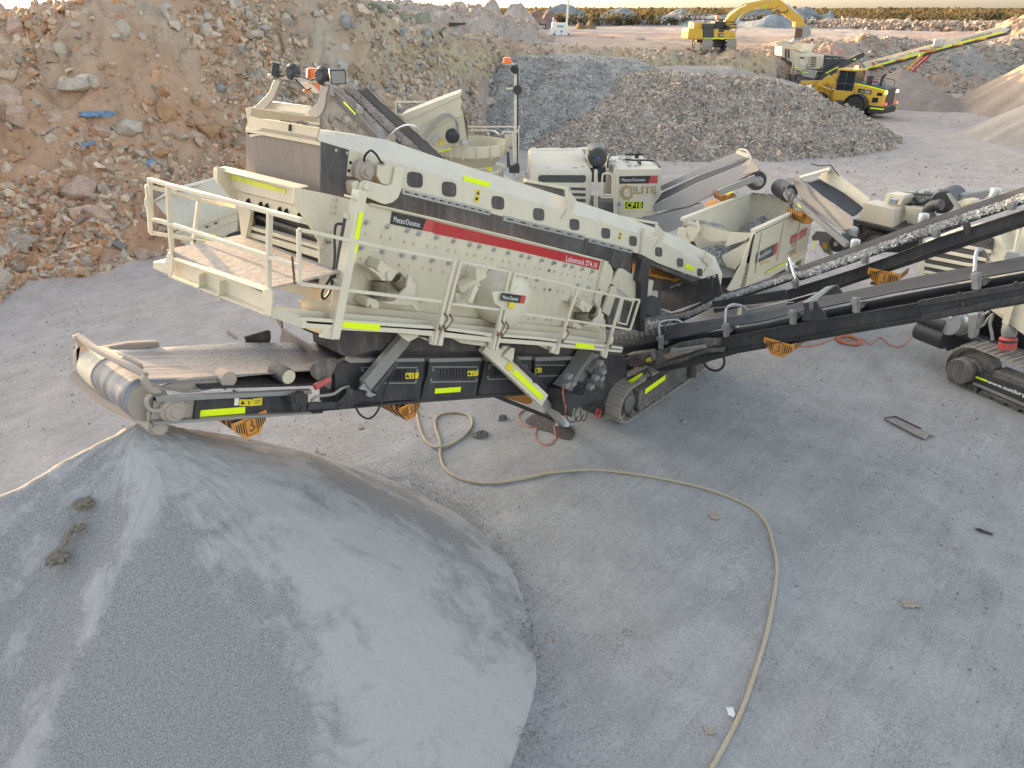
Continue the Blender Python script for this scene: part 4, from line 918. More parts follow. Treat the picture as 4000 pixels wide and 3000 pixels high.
# head box above the rear curtain
hb = MB(); hb.plate(PX("B",5.37,(130,665),(262,698),(262,590),(278,585),(765,665),(735,775),(782,800),(782,818),(130,697)),(.03,0,0))
hb.plate(PX("B",5.40,(170,555),(262,590),(262,690),(130,670),(140,640)),(.02,0,0))
B2(SP_,"head_box",[(hb,"cream"),(plX("B",5.36,.01,(262,660),(740,745),(738,772),(262,690)),"dusty_steel"),(plX("B",5.355,.004,(503,632),(523,632),(523,690),(500,690)),"hole_dark")])
lip = MB(); lip.loft([[aX("B",185,490,5.2),aX("B",300,500,5.2),aX("B",290,585,5.35),aX("B",170,560,5.3)],[aX("B",640,560,5.2),aX("B",735,570,5.2),aX("B",765,615,5.35),aX("B",640,600,5.3)]]); lip.build("head_box_lip","cream",SP_)
plX("B",5.38,.012,(640,545),(765,575),(765,640),(632,608)).build("bracket","cream_clean",SP_,bev=.004)
bk = MB(); [bk.box(Vector((5.7,y,7.0)),(.5,.03,.5)) for y in (9.95,)]; bk.build("head_box_side","cream",SP_)
# lamp frame on the head
def strap(k,X,ctr,w,mat="grey_steel",th=.03):
    P_ = curve_pts([aX(k,x,y,X) for x,y in ctr],5); L = []; R_ = []
    for i,p in enumerate(P_):
        d = (P_[min(i + 1,len(P_) - 1)] - P_[max(i - 1,0)]).normalized(); n_ = d.cross(VX); L.append(p + n_ * w / 2); R_.append(p - n_ * w / 2)
    mb = MB(); mb.loft([[a,b_,b_ + VX * th,a + VX * th] for a,b_ in zip(L,R_)]); return mb
LF = MB();
a = strap("B",5.3,[(420,215),(385,300),(345,390),(270,470),(215,520)],.11); b_ = strap("B",5.3,[(825,275),(800,350),(790,440),(755,510),(680,560)],.13)
lf = B2(SP_,"lamp_frame",[(a,"grey_steel"),(b_,"grey_steel"),(MB().bar(aX("B",335,210,5.3),aX("B",925,285,5.3),.05,.04,VX),"grey_steel"),(MB().bar(aX("B",300,460,5.4),aX("B",700,515,5.4),.03,.11,VX),"galv")],bev=.004)
def worklamp(X,k,x,y,r,dirv,parent,glow=None,sq=False):
    p = aX(k,x,y,X); dv = Vector(dirv).normalized(); h = MB()
    if sq:
        sv = dv.cross(VZ).normalized(); up = sv.cross(dv); h.box(p,(r * 1.9,r * 1.7,r * .9),(sv,up,dv)); g_ = MB().box(p + dv * r * .47,(r * 1.6,r * 1.4,.01),(sv,up,dv))
    else: h.lathe(p,dv,[(-r * .6,0),(-r * .6,r * .55),(-r * .1,r),(r * .35,r)],18); g_ = MB().lathe(p + dv * r * .36,dv,[(0,0),(0,r * .9),(.01,r * .9),(.01,0)],18)
    for i in range(5): h.bar(p - dv * r * .6 + VZ * (r * (.5 - i * .25)),p - dv * r * .15 + VZ * (r * (.5 - i * .25)),r * 1.2,r * .06,dv.cross(VZ))
    o = h.build("work_lamp","dark_paint",parent,bev=.003); g_.build("lens",glow or "glass_dark",o); return o
for (x,y,r,d_,sq) in ((390,155,.095,(-.9,.6,.3),True),(535,178,.10,(.9,.3,-.2),False),(795,210,.11,(.9,.2,-.2),False),(925,215,.095,(-.4,-.8,-.15),True)):
    worklamp(5.3,"B",x,y,r,d_,lf,"grey_steel" if sq else None,sq)
cb = MB(); [cb.tube(curve_pts([aX("B",x,y,5.27) for x,y in pts],6),.010,6) for pts in (((440,180),(385,190),(380,240),(430,215),(560,205),(700,250)),((560,240),(600,290),(650,330),(695,320)),((700,245),(760,225),(790,190)),((830,250),(850,190),(870,185)))]
cb.build("cable","hose_dark",lf)
MB().lathe(aX("B",715,255,5.6) - VZ * .12,(0,0,1),[(0,0),(0,.14),(.02,.14),(.03,.10),(.26,.065),(.28,0)],20).build("beacon","amber_plastic",lf)
plX("B",5.5,.02,(595,262),(690,280),(755,340),(757,362),(735,365),(660,330)).build("sign_plate","cream_clean",lf,smooth=0)
# --- drum of the feed conveyor on the hood side: bearing block, hose, arm
bp_ = MB(); bp_.plate(PY("B",Yh - .02,(1030,855),(1200,895),(1215,1000),(1215,1120),(1140,1100),(1000,1075),(1000,1000)),(0,.02,0)); B2(SP_,"bearing_plate",[(bp_,"cream")] + [(MB().cyl(aY("B",x,y,Yh - .02),aY("B",x,y,Yh - .03),.022,n=10),"hole_dark") for x,y in ((1037,962),(1023,1032),(1213,1012),(1200,1080))])
br = MB(); br.plate(PY("B",Yh - .03,(1090,945),(1195,965),(1200,1095),(1070,1085),(1075,1000)),(0,-.06,0))
br.lathe(aY("B",1147,1030,Yh - .09),(0,-1,0),[(0,.16),(.05,.15),(.05,.11),(.09,.10),(.09,.06),(.13,.055),(.13,0)],24)
[bolt(br,aY("B",x,y,Yh - .09),(0,-1,0),.03,.04) for x,y in ((1102,957),(1190,975),(1083,1078),(1172,1090))]
br.bar(aY("B",1180,1045,Yh - .08),aY("B",1245,1052,Yh - .08),.02,.03,VY); br.build("bearing_block","dusty_steel",SP_,bev=.004)
MB().tube(curve_pts([aY("B",1155,960,Yh - .12),aY("B",1165,900,Yh - .2),aY("B",1215,858,Yh - .25),aY("B",1265,900,Yh - .2),aY("B",1300,955,Yh - .12),aY("B",1345,975,Yh - .05)],8),.016,8).build("hose","hose_dark",SP_)
ar = MB(); arm = [(1115,1180),(1130,1135),(1165,1115),(1360,1165),(1400,1150),(1415,1090),(1430,995),(1500,1010),(1480,1200),(1450,1270),(1400,1310),(1340,1325),(1290,1310),(1160,1255),(1120,1225)]
ar.plate(PY("B",Yh - .22,*arm),(0,.05,0)); ar.lathe(aY("B",1170,1175,Yh - .22),(0,-1,0),[(0,.07),(.03,.06),(.05,.03),(.05,0)],12); ar.build("lift_arm","cream_clean",SP_,bev=.01)
plY("B",Yh - .17,.15,(1050,1150),(1065,1125),(1110,1120),(1110,1250),(1065,1240)).build("lift_ear","cream",SP_,bev=.008)
plY("B",Yh - .16,.14,(1275,985),(1340,990),(1340,965),(1380,960),(1415,1010),(1400,1140),(1360,1165),(1300,1140),(1265,1075)).build("motor_bracket","cream",SP_,bev=.008)
# post with tape and cylinder
po = MB(); po.bar(aY("B",1120,1200,Yw + .08),aY("G",215,1040,Yw + .03),.16,.13,VY); po = po.build("lift_post","cream_clean",SP_,bev=.008)
plY("B",Yw - .0,.16,(1050,1250),(1172,1280),(1160,1300),(1050,1272)).build("post_collar","cream_clean",po)
decal("reflective_tape",PY("B",Yw - .015,(1113,1388),(1148,1392),(1106,1628),(1068,1620)),"tape",po); decal("reflective_tape",PY("F",Yw - .015,(1970,664),(1990,668),(1960,823),(1938,818)),"tape",po)
cy = MB(); cy.cyl(aY("F",1900,440,Yw + .2),aY("F",1800,960,Yw + .2),.055,n=16); cy.cyl(aY("F",1790,960,Yw + .2),aY("F",1792,1000,Yw + .2),.07); cy.cyl(aY("F",1908,420,Yw + .2),aY("F",1902,450,Yw + .2),.065)
cy.build("hydraulic_cylinder","dark_paint",SP_);
for x,y in ((1905,425),(1825,990)): ee = MB(); ee.plate(PY("F",Yw + .1,(x - 45,y - 20),(x + 40,y - 18),(x + 62,y + 10),(x + 30,y + 36),(x - 30,y + 24)),(0,.04,0)); ee.cyl(aY("F",x + 30,y + 8,Yw + .1),aY("F",x + 30,y + 8,Yw + .06),.03,n=8); ee.build("cylinder_lug","cream_clean",SP_,bev=.005)
hh = MB(); hh.tube(curve_pts([aY("F",1850,498,Yw + .12),aY("F",1800,505,Yw + .12),aY("F",1785,600,Yw + .15),aY("F",1785,800,Yw + .15),aY("F",1755,950,Yw + .15),aY("F",1680,1080,Yw + .2),aY("F",1690,1145,Yw + .2),aY("F",1745,1080,Yw + .15),aY("F",1775,940,Yw + .15)],8),.017,8); hh.build("hose","hose_dark",SP_)
# --- rear of the box
X5 = 5.0
rb = MB(); rb.plate(PX("F",X5,(740,20),(1450,188),(1440,335),(1020,232),(770,150),(735,90)),(.06,0,0)); rb.plate(PX("F",X5 - .12,(742,12),(1450,185),(1450,200),(742,28)),(.18,0,0))
feed = rb.build("feed_lip","cream_clean",SP_,bev=.006)
decal("reflective_tape",PX("F",X5 - .006,(830,45),(1360,200),(1358,233),(830,98)),"tape_dusty",feed)
rp = MB(); rp.plate(PX("F",X5 + .03,(780,150),(1020,235),(1440,335),(1560,470),(1640,560),(1640,600),(1550,505),(1075,380),(1060,500),(985,1000),(990,700),(955,400),(900,290)),(.03,0,0))
B2(SP_,"rear_plate",[(rp,"cream")] + [(MB().cyl(aX("F",x,y,X5 + .03),aX("F",x,y,X5 + .02),.05,n=12),"hole_dark") for x,y in ((1052,306),(1158,335),(1212,349),(1323,380),(1380,395),(1493,428),(1552,447))])
fp = MB(); fp.plate(PX("F",X5 + .0,(940,345),(1000,300),(1060,400),(1030,560),(1000,700),(1045,800),(1030,900),(985,990),(990,750),(975,500)),(.05,0,0)); fp.build("side_flange","cream",SP_,bev=.005)
pl(PX("F",X5 + .25,(1070,380),(1570,500),(1650,620),(1670,1060),(1120,900),(1040,640),(1055,560)),(.02,0,0)).build("rubber_curtain","curtain",SP_,smooth=0)
for pts in (((1000,498),(1655,690),(1655,722),(1000,530)),((1005,560),(1655,735),(1655,800),(1005,598)),((1025,838),(1670,1040),(1670,1075),(1025,860))):
    pl(PX("F",X5 + .05,*pts),(.10,0,0)).build("cross_beam","cream",SP_,bev=.006)
rk = MB(); rk.plate(PX("F",X5 + .06,(1000,860),(1680,1078),(1690,1180),(1500,1110),(1030,960),(960,930)),(.03,0,0)); [rk.cyl(aX("F",x,y,X5 + .06),aX("F",x,y,X5 + .05),.03,n=10) for x,y in ((1152,896),(1275,942),(1405,987))]; rk.build("lower_cross_plate","cream",SP_)
# interior: sides and decks so the box is solid
inn = MB(); a,b_ = aY("F",1000,1000,Yp),aY("J",560,420,Yp); [inn.plate([Vector((a.x + 1.2,Yp + .05,a.z + dz_)),Vector((b_.x - .2,Yp + .05,b_.z + dz_)),Vector((b_.x - .2,Yf - .02,b_.z + dz_)),Vector((a.x + 1.2,Yf - .02,a.z + dz_))],(0,0,.05)) for dz_ in (.25,.8)]; inn.build("screen_deck","dark_dusty",SP_)
# --- rear platform
XR = 3.93
fb = MB(); fb.plate(PX("F",XR,(380,800),(1190,1080),(1180,1275),(355,945)),(.012,0,0)); fb.plate(PX("F",XR - .09,(380,797),(1190,1076),(1190,1086),(380,808)),(.10,0,0)); fb.plate(PX("F",XR - .09,(350,945),(1180,1270),(1180,1283),(350,958)),(.10,0,0))
for x,y0,y1 in ((668,915,1075),(842,980,1140)): fb.plate([aX("F",x - 4,y0,XR),aX("F",x + 4,y0 + 2,XR),aX("F",x + 4,y1,XR),aX("F",x - 4,y1 - 2,XR)],(-.09,0,0))
plat = fb.build("platform_beam","cream_clean",SP_)
for pts in (((345,745),(368,745),(385,790),(385,900),(362,957),(350,950),(310,840)),((1200,1052),(1225,1065),(1245,1090),(1245,1180),(1235,1298),(1190,1285),(1155,1150),(1175,1060))): pl(PX("F",XR - .1,*pts),(.02,0,0)).build("beam_end_plate","cream_clean",plat,bev=.004)
pl(PX("F",XR - .02,(218,822),(310,832),(318,850),(340,935),(215,880)),(.25,0,0)).build("beam_tail","cream_clean",plat,bev=.004)
zd = aX("F",1190,1080,XR).z
dk = MB(); dk.add([(XR,7.5,zd),(XR,9.95,zd - .02),(5.05,9.95,zd - .05),(5.05,7.5,zd - .05),(XR,7.5,zd - .03),(XR,9.95,zd - .05),(5.05,9.95,zd - .08),(5.05,7.5,zd - .08)],[(0,1,2,3),(4,5,6,7),(0,1,5,4),(1,2,6,5),(2,3,7,6),(3,0,4,7)])
m,n,b = newmat("tread_dust"); tc = N(n,"ShaderNodeTexCoord").outputs["Object"]; w1 = noise_n(n,9,8,.7,tc,.8); w2 = noise_n(n,1.5,5,.6,tc)
n.links.new(ramp_n(n,w1.outputs[0],[(.35,(.31,.28,.25)),(.6,(.45,.41,.37))]).outputs[0],b.inputs["Base Color"]); b.inputs["Roughness"].default_value = .9; bump_n(n,w1.outputs[0],.8,.03,b)
dk.build("platform_deck","tread_dust",SP_)
# chamfer corner and long walkway beam
wb_t = [("F",1240,1215),("F",1478,1300),("G",0,862),("G",250,880),("G",1100,937),("G",1600,1000),("J",0,700),("J",740,788)]
wb_b = [("F",1235,1297),("F",1465,1383),("G",0,955),("G",250,970),("G",800,998),("G",1600,1078),("J",0,772),("J",728,836)]
T_,B_ = MY(Yw,wb_t),MY(Yw,wb_b); T_[0] = aX("F",1240,1215,XR + .0); B_[0] = aX("F",1235,1297,XR + .0)
T_[1] = aX("F",1478,1300,4.35); B_[1] = aX("F",1465,1383,4.35); T_[1].y = B_[1].y = Yw
bm_ = MB(); bm_.loft([[t_,b__,b__ + Vector((.0,.05,0)),t_ + Vector((0,.05,0))] for t_,b__ in zip(T_[1:],B_[1:])]); wbm = bm_.build("walkway_beam","cream_clean",SP_,bev=.005)
MB().loft([[T_[0],B_[0],B_[0] + VX * .05,T_[0] + VX * .05],[T_[1],B_[1],B_[1] + VX * .02 + VY * .05,T_[1] + VX * .02 + VY * .05]]).build("walkway_beam","cream_clean",SP_,label="short angled corner piece of the walkway beam")
decal("reflective_tape",PY("G",Yw - .004,(305,897),(630,923),(625,978),(293,950)),"tape",wbm); decal("reflective_tape",PY("J",Yw - .004,(330,750),(487,767),(483,803),(325,792)),"tape",wbm)
dw = MB(); Dl = [t_ - VZ * .05 for t_ in T_[1:]]; dw.loft([[d_,d_ + VY * (Yp - Yw),d_ + VY * (Yp - Yw) - VZ * .03,d_ - VZ * .03] for d_ in Dl]); dw.build("walkway_deck","tread_dust",SP_)
kp = [("F",1500,1165),("G",0,695),("G",430,765),("G",980,822),("G",1600,890),("G",2212,950),("J",300,625),("J",575,672)]
K_ = MY(Yp - .1,kp); MB().loft([[p,p - VZ * .22,p - VZ * .22 + VY * .05,p + VY * .05] for p in K_]).build("kick_plate","cream",SP_,bev=.005)
kp = [("F",1300,1210),("G",0,800),("G",930,882),("G",1420,935),("G",2212,1008),("J",300,690),("J",580,730)]
K_ = MY(Yp - .28,kp); MB().loft([[p,p - VZ * .14,p - VZ * .14 + VY * .04,p + VY * .04] for p in K_]).build("kick_plate","cream_clean",SP_,bev=.005)
# --- rails
def rails(name,segs,r=.022,mat="cream_clean",parent=None,label=None):
    mb = MB()
    for s in segs: mb.tube(s,r,6)
    return mb.build(name,mat,parent or SP_,label=label)
def sq(segs,w=.045,mat="cream_clean",name="handrail",label=None,parent=None):
    mb = MB()
    for s in segs:
        for a,b__ in zip(s[:-1],s[1:]): mb.bar(a,b__,w,w)
    return mb.build(name,mat,parent or SP_,bev=.004,label=label)
g1 = lambda *p: PX("F",XR,*p)
sq([g1((185,110),(345,158),(1220,390),(1495,465),(1495,480)),g1((215,455),(380,500),(1215,780),(1470,865)),g1((185,110),(205,460))],.05,label="end handrail over the rear platform")
sq([g1((345,158),(362,500),(385,795))],.055,name="rail_post"); sq([g1((1225,385),(1215,780),(1215,1060))],.055,name="rail_post")
bk_ = lambda *p: PY("F",10.1,*p)
sq([bk_((150,172),(330,210),(620,290),(942,348)),bk_((165,175),(195,575)),bk_((195,575),(370,600),(560,635),(890,695)),bk_((612,290),(570,630),(535,850))],.05,label="far handrail of the rear platform lit from behind")
pl(PY("F",10.05,(150,275),(185,280),(190,350),(152,345)),(0,.03,0)).build("rail_bracket","cream_clean",SP_)
f2 = lambda k,*p: PY(k,Yw,*p)
R1 = f2("F",(1475,545),(1650,580)) + f2("G",(270,175),(700,265),(1260,370))
sq([R1],.045,label="top rail of the first walkway panel"); sq([f2("F",(1475,545),(1480,1015)) + f2("F",(1850,1055),) + f2("G",(330,625),(1185,728))],.045,label="lower rail of the first walkway panel")
sq([f2("G",(1320,378),(1380,393),(1745,465)),f2("G",(1245,745),(1680,797))],.04,label="rails of the short gate panel")
sq([f2("G",(1790,480),(2212,570)) + f2("J",(350,275),(735,362),(880,380)),f2("G",(1725,808),(2212,880)) + f2("J",(265,553),(655,610),(800,638),(880,380))],.04,label="rails of the right-hand walkway panel")
sq([f2("J",(740,368),(692,575),(768,592),(828,388),(740,368))],.03,label="small inner frame at the walkway's right end")
for a,b__ in ((("G",1272,365),("G",1095,1095)),(("G",1322,380),("G",1135,1100)),(("G",1750,462),("G",1600,1140)),(("G",1792,480),("G",1630,1145)),(("J",348,275),("J",155,848)),(("J",728,362),("J",578,880))):
    p,q = aY(*a,Yw - .03),aY(*b__,Yw - .03); o = sq([[p,q]],.05,name="rail_post"); m_ = p.lerp(q,.62)
    br_ = MB().bar(m_ - VY * .035,p.lerp(q,.80) - VY * .035,.05,.09,VY); br_.build("latch","cream_clean",o,bev=.004)
    ch = MB(); P_ = curve_pts([m_ - VY * .07,p.lerp(q,.70) - VY * .09 + VX * .07,p.lerp(q,.80) - VY * .07 - VX * .02,p.lerp(q,.74) - VY * .08 - VX * .06],7)
    for i,c in enumerate(P_[:-1]):
        d = (P_[i + 1] - c).normalized(); sv = d.cross(VY).normalized() if i % 2 else VY; ring = [c + d * math.cos(t) * .021 + sv * math.sin(t) * .011 for t in np.linspace(0,2 * math.pi,9)[:-1]]; ch.tube(ring,.0045,4,closed=True)
    ch.build("chain","rust",o,smooth=0)
ch = MB(); P_ = [aX("F",x,y,XR - .05) for x,y in ((1420,790),(1425,850),(1432,920),(1440,1015))]; P_ = curve_pts(P_,6)
for i,c in enumerate(P_[:-1]):
    d = (P_[i + 1] - c).normalized(); sv = d.cross(VY).normalized() if i % 2 else VY; ch.tube([c + d * math.cos(t) * .021 + sv * math.sin(t) * .011 for t in np.linspace(0,2 * math.pi,9)[:-1]],.005,4,closed=True)
ch.build("chain","rust",SP_,smooth=0)
for pts in (("F",(1690,1400),(1795,1420),(1785,1500),(1670,1480)),("G",(1080,1010),(1185,1025),(1170,1110),(1072,1100)),("G",(1590,1060),(1660,1070),(1640,1145),(1580,1135)),("J",(130,780),(195,790),(185,850),(118,838)),("J",(560,820),(610,830),(600,880),(560,870))):
    p_ = plY(pts[0],Yw - .01,.06,*pts[1:]); p_.build("post_foot","cream_clean",SP_,bev=.004)
# gussets below the beam
for k,pts in (("F",((1480,1380),(1700,1400),(1690,1450),(1640,1440))),("G",((790,1000),(960,1010),(965,1030),(880,1075),(830,1040))),("G",((965,1030),(1090,1055),(1085,1080),(1050,1070))),("G",((1250,1040),(1590,1080),(1590,1120),(1330,1085))),("G",((1985,1100),(2130,1120),(2115,1145),(2080,1140)))):
    plY(k,Yw + .1,.05,*pts).build("gusset","cream",SP_,bev=.004)
# --- springs
def spring(p,q,r,parent,turns=11):
    p,q = Vector(p),Vector(q); d = (q - p).normalized(); sv = d.cross(VY).normalized() if abs(d.y) < .9 else VX; up = d.cross(sv)
    pts = [p + d * ((q - p).length * i / (turns * 14)) + (sv * math.cos(2 * math.pi * i / 14) + up * math.sin(2 * math.pi * i / 14)) * r for i in range(turns * 14 + 1)]
    return MB().tube(pts,(q - p).length / turns * .42,5).build("coil_spring","spring",parent)
def spring_set(k,sx,sy,sc,Yq):
    T = lambda x,y: (sx + (x - 515) * sc,sy + (y - 355) * sc); P = lambda Y,*pts: [aY(k,*T(x,y),Y) for x,y in pts]
    br1 = MB(); br1.plate(P(Yq - .05,(512,415),(535,412),(600,480),(640,545),(720,555),(712,575),(640,560),(530,540),(512,500)),(0,.06,0)); br1.plate(P(Yq - .28,(515,425),(600,490),(650,545),(730,550),(790,460),(720,430),(640,365),(600,445),(620,470),(570,440)),(0,.26,0))
    br1.plate(P(Yq - .32,(690,480),(715,465),(735,480),(735,545),(700,550)),(0,.05,0)); r_ = br1.build("spring_bracket","cream",SP_,bev=.008)
    L = (aY(k,*T(0,540),Yq) - aY(k,*T(0,710),Yq)).length; w = (aY(k,*T(575,600),Yq - .15) - aY(k,*T(688,600),Yq - .15)).length * .45
    spring(P(Yq - .15,(628,548))[0],P(Yq - .15,(615,712))[0],w,r_); spring(P(Yq - .15,(765,520))[0],P(Yq - .15,(842,618))[0],w * .9,r_,7)
    b2 = MB(); b2.plate(P(Yq - .3,(518,705),(540,695),(600,710),(625,735),(620,790),(560,780),(545,745),(530,780),(515,760)),(0,.3,0)); b2.plate(P(Yq - .3,(640,725),(700,730),(760,720),(800,660),(860,600),(865,560),(880,495),(905,495),(910,555),(940,575),(930,700),(980,820),(940,800),(900,760),(700,750)),(0,.05,0)); b2.build("spring_seat","cream",SP_,bev=.008)
spring_set("G",515,355,1.0,Yp); spring_set("J",310,365,.62,Yp)
# --- exciter housing
c_ = aY("G",1620,670,Yp); ex = MB(); ex.lathe(c_,(0,-1,0),[(0,.50),(.34,.49),(.46,.44),(.56,.22),(.57,0)],10); exo = ex.build("exciter_cover","cream_clean",SP_,bev=.02,smooth=50)
plY("G",Yp - .54,.04,(1750,640),(1820,590),(1900,640),(1915,700),(1860,790),(1700,800),(1620,740),(1600,640)).build("cover_face","cream_clean",exo,bev=.01)
decal("sign",PY("G",Yp - .585,(1680,650),(1850,672),(1832,738),(1672,715)),"sign_black",exo); decal("sign",PY("G",Yp - .585,(1850,672),(1890,676),(1874,742),(1832,738)),"red_soft",exo)
text("lettering","Metso:Outotec",aY("G",1685,702,Yp - .59),aY("G",1820,720,Yp - .59),aY("G",1690,668,Yp - .59),"white",exo,.01)
decal("warning_label",PY("G",Yp - .585,(1745,730),(1795,737),(1785,785),(1737,778)),"label_yellow",exo)
pa = MB(); pa.plate(PY("G",Yp - .35,(1458,435),(1550,445),(1552,520),(1475,560),(1460,500)),(0,.2,0)); pa.bar(aY("G",1480,540,Yp - .3),aY("G",1310,605,Yp - .1),.15,.14,VY); pa.bar(aY("G",1450,590,Yp - .3),aY("G",1390,730,Yp - .3),.10,.10,VY); pa.plate(PY("G",Yp - .12,(1285,650),(1370,660),(1420,740),(1390,770),(1290,740)),(0,.1,0)); pa.build("oiler_bracket","cream_clean",SP_,bev=.008)
# --- fines conveyor
def warn(k,Y,x0,y0,x1,y1,parent,sl=0.0):
    o = decal("warning_label",PY(k,Y,(x0,y0 + sl * (x1 - x0) * 0),(x1,y0 + sl * (x1 - x0)),(x1,y1 + sl * (x1 - x0)),(x0,y1)),"label_yellow",parent)
    cx,cy_ = x0 + (x1 - x0) * .27,y0 + (y1 - y0) * .5; h = (y1 - y0) * .34; t = MB().plate(PY(k,Y - .006,(cx,cy_ - h),(cx + h,cy_ + h * .8),(cx - h,cy_ + h * .8)),(0,-.003,0)); t.plate(PY(k,Y - .006,(x0 + (x1 - x0) * .7,cy_ - h * .7),(x0 + (x1 - x0) * .78,cy_ - h * .7),(x0 + (x1 - x0) * .78,cy_ + h),(x0 + (x1 - x0) * .7,cy_ + h)),(0,-.003,0))
    t.build("pictogram","ink",o,smooth=0)
YC = 8.22
chn = MB(); t0,t1 = aY("H",770,668,YC),aY("H",2110,605,YC); b0,b1 = aY("H",745,885,YC),aY("H",2212,790,YC)
b1 = b0.lerp(b1,1.0)
fr = MB(); fr.plate([t0,t1,aY("H",2110,795,YC),b0],(0,.012,0)); fr.plate([t0 + VZ * .02,t1 + VZ * .02,t1 - VZ * .03,t0 - VZ * .03],(0,-.08,0)); fr.plate([b0 + VZ * .03,b1 + VZ * .03,b1,b0],(0,-.08,0))
fr.plate(PY("H",YC - .005,(1128,680),(1175,678),(1150,848),(1105,850)),(0,-.06,0))
fl_ = MB(); fl_.plate([t0 + VZ * .03 - VY * .005,t1 + VZ * .03 - VY * .005,t1 - VZ * .035 - VY * .005,t0 - VZ * .035 - VY * .005],(0,-.085,0)); fl_.plate([b0 + VZ * .035 - VY * .005,aY("H",2110,795,YC - .005) + VZ * .035,aY("H",2110,795,YC - .005) - VZ * .004,b0 - VZ * .004 - VY * .005],(0,-.085,0)); fl_.build("frame_flange","grey_steel",SP_,bev=.004)
MB().loft([[Vector((x,8.3,z)),Vector((x,9.9,z)),Vector((x,9.9,z - .04)),Vector((x,8.3,z - .04))] for x,z in ((3.3,t0.z - .12),(8.5,t0.z - .12 + (b1.z - b0.z) / (b1.x - b0.x) * 5.2))]).build("dark_infill","dark_paint",SP_)  # dark sheet added under the belt to stand for the shaded interior
cf = B2(SP_,"conveyor_frame",[(fr,"dark_paint")],bev=.003,label="near side beam of the fines conveyor")
plY("H",YC - .004,.003,(775,700),(1128,690),(1105,850),(750,862)).build("bearing_plate","dusty_steel",cf)
decal("reflective_tape",PY("H",YC - .006,(1165,780),(1565,750),(1563,805),(1155,837)),"tape",cf)
warn("H",YC - .006,1512,685,1628,742,cf); decal("warning_label",PY("H",YC - .006,(1632,678),(1712,668),(1708,735),(1628,740)),"label_yellow",cf)
text("lettering","CRUSH",aY("H",1645,707,YC - .01),aY("H",1697,703,YC - .01),aY("H",1646,694,YC - .01),"ink",cf,.01); text("lettering","ZONE",aY("H",1645,724,YC - .01),aY("H",1690,721,YC - .01),aY("H",1646,711,YC - .01),"ink",cf,.01)
decal("warning_label",PY("H",YC - .006,(1475,660),(1512,656),(1505,735),(1470,738)),"white",cf,label="white instruction label")
bb_ = MB(); bb_.lathe(aY("H",935,775,YC - .02),(0,-1,0),[(0,.17),(.05,.16),(.06,.12),(.10,.12),(.10,.07),(.14,.06),(.14,0)],24); bb_.plate(PY("H",YC - .01,(855,710),(1000,700),(1005,840),(850,845)),(0,-.03,0))
[bolt(bb_,aY("H",x,y,YC - .04),(0,-1,0),.022,.03) for x,y in ((872,725),(990,715),(865,830),(995,825))]; bb_.build("drum_bearing","dusty_steel",SP_,bev=.004)
dc0,dc1 = aY("H",735,715,YC + .12),aY("H",258,395,9.95); dc1 = Vector((dc0.x,9.85,dc0.z)); rD = .24
MB().lathe(dc0 + VY * .02,(0,1,0),[(0,0),(0,rD),(1.5,rD),(1.5,0)],36).build("head_drum","dusty_steel",SP_)
# belt: wraps the drum, runs up the conveyor, slightly troughed
xs = [dc0.x,3.2,3.8,4.6,6.0,8.0]; sl_c = (b1.z - b0.z) / (b1.x - b0.x); secs = []
y0_,y1_ = YC + .16,9.82
def bsec(x,z,tr): ys_ = np.linspace(0,1,9); return [Vector((x,y0_ + (y1_ - y0_) * t,z + tr * (abs(2 * t - 1) ** 2.2))) for t in ys_]
wrap = []
for an in np.linspace(-100,90,14): a_ = R(an); wrap.append([Vector((dc0.x - math.cos(a_) * (rD + .015),y0_ + (y1_ - y0_) * t,dc0.z + math.sin(a_) * (rD + .015))) for t in np.linspace(0,1,9)])
top_ = [bsec(x,dc0.z + rD + .015 + sl_c * (x - dc0.x),tr) for x,tr in ((dc0.x + .15,0),(3.3,.02),(3.9,.08),(4.6,.14),(6,.18),(8,.2),(10.6,.2))]
blt = MB().loft(wrap + top_,close=False)
m,n,b = newmat("fines_belt"); tc = N(n,"ShaderNodeTexCoord").outputs["Object"]; mp = N(n,"ShaderNodeMapping"); mp.inputs["Scale"].default_value = (.35,5,1); n.links.new(tc,mp.inputs[0])
s1 = noise_n(n,2.2,6,.6,mp.outputs[0]); s2 = noise_n(n,30,4,.7,tc); sepx = N(n,"ShaderNodeSeparateXYZ"); n.links.new(tc,sepx.inputs[0])
fx = math_n(n,'ADD',math_n(n,'MULTIPLY',math_n(n,'ADD',sepx.outputs[0],9.35),1.1),math_n(n,'MULTIPLY',math_n(n,'SUBTRACT',s1.outputs[0],.5),2.4),True)
c0 = mix_n(n,ramp_n(n,s1.outputs[0],[(.35,(0,0,0)),(.65,(1,1,1))]).outputs[0],(.10,.10,.11),(.30,.30,.31)); c1 = mix_n(n,ramp_n(n,s2.outputs[0],[(.35,(0,0,0)),(.5,(1,1,1))]).outputs[0],(.12,.115,.11),(.33,.30,.285))
n.links.new(mix_n(n,fx,c0,c1),b.inputs["Base Color"]); b.inputs["Roughness"].default_value = .7; bump_n(n,s2.outputs[0],.4,.01,b)
blo = blt.build("belt","fines_belt",SP_,smooth=60); sd_ = blo.modifiers.new("thick",'SOLIDIFY'); sd_.thickness = .015
mb = MB(); mb.lathe(Vector((dc0.x,9.42,dc0.z)),(0,1,0),[(0,.265),(.46,.265)],36); mb.build("belt_edge","cream",SP_,label="pale dust-caked edge of the belt at the drum")
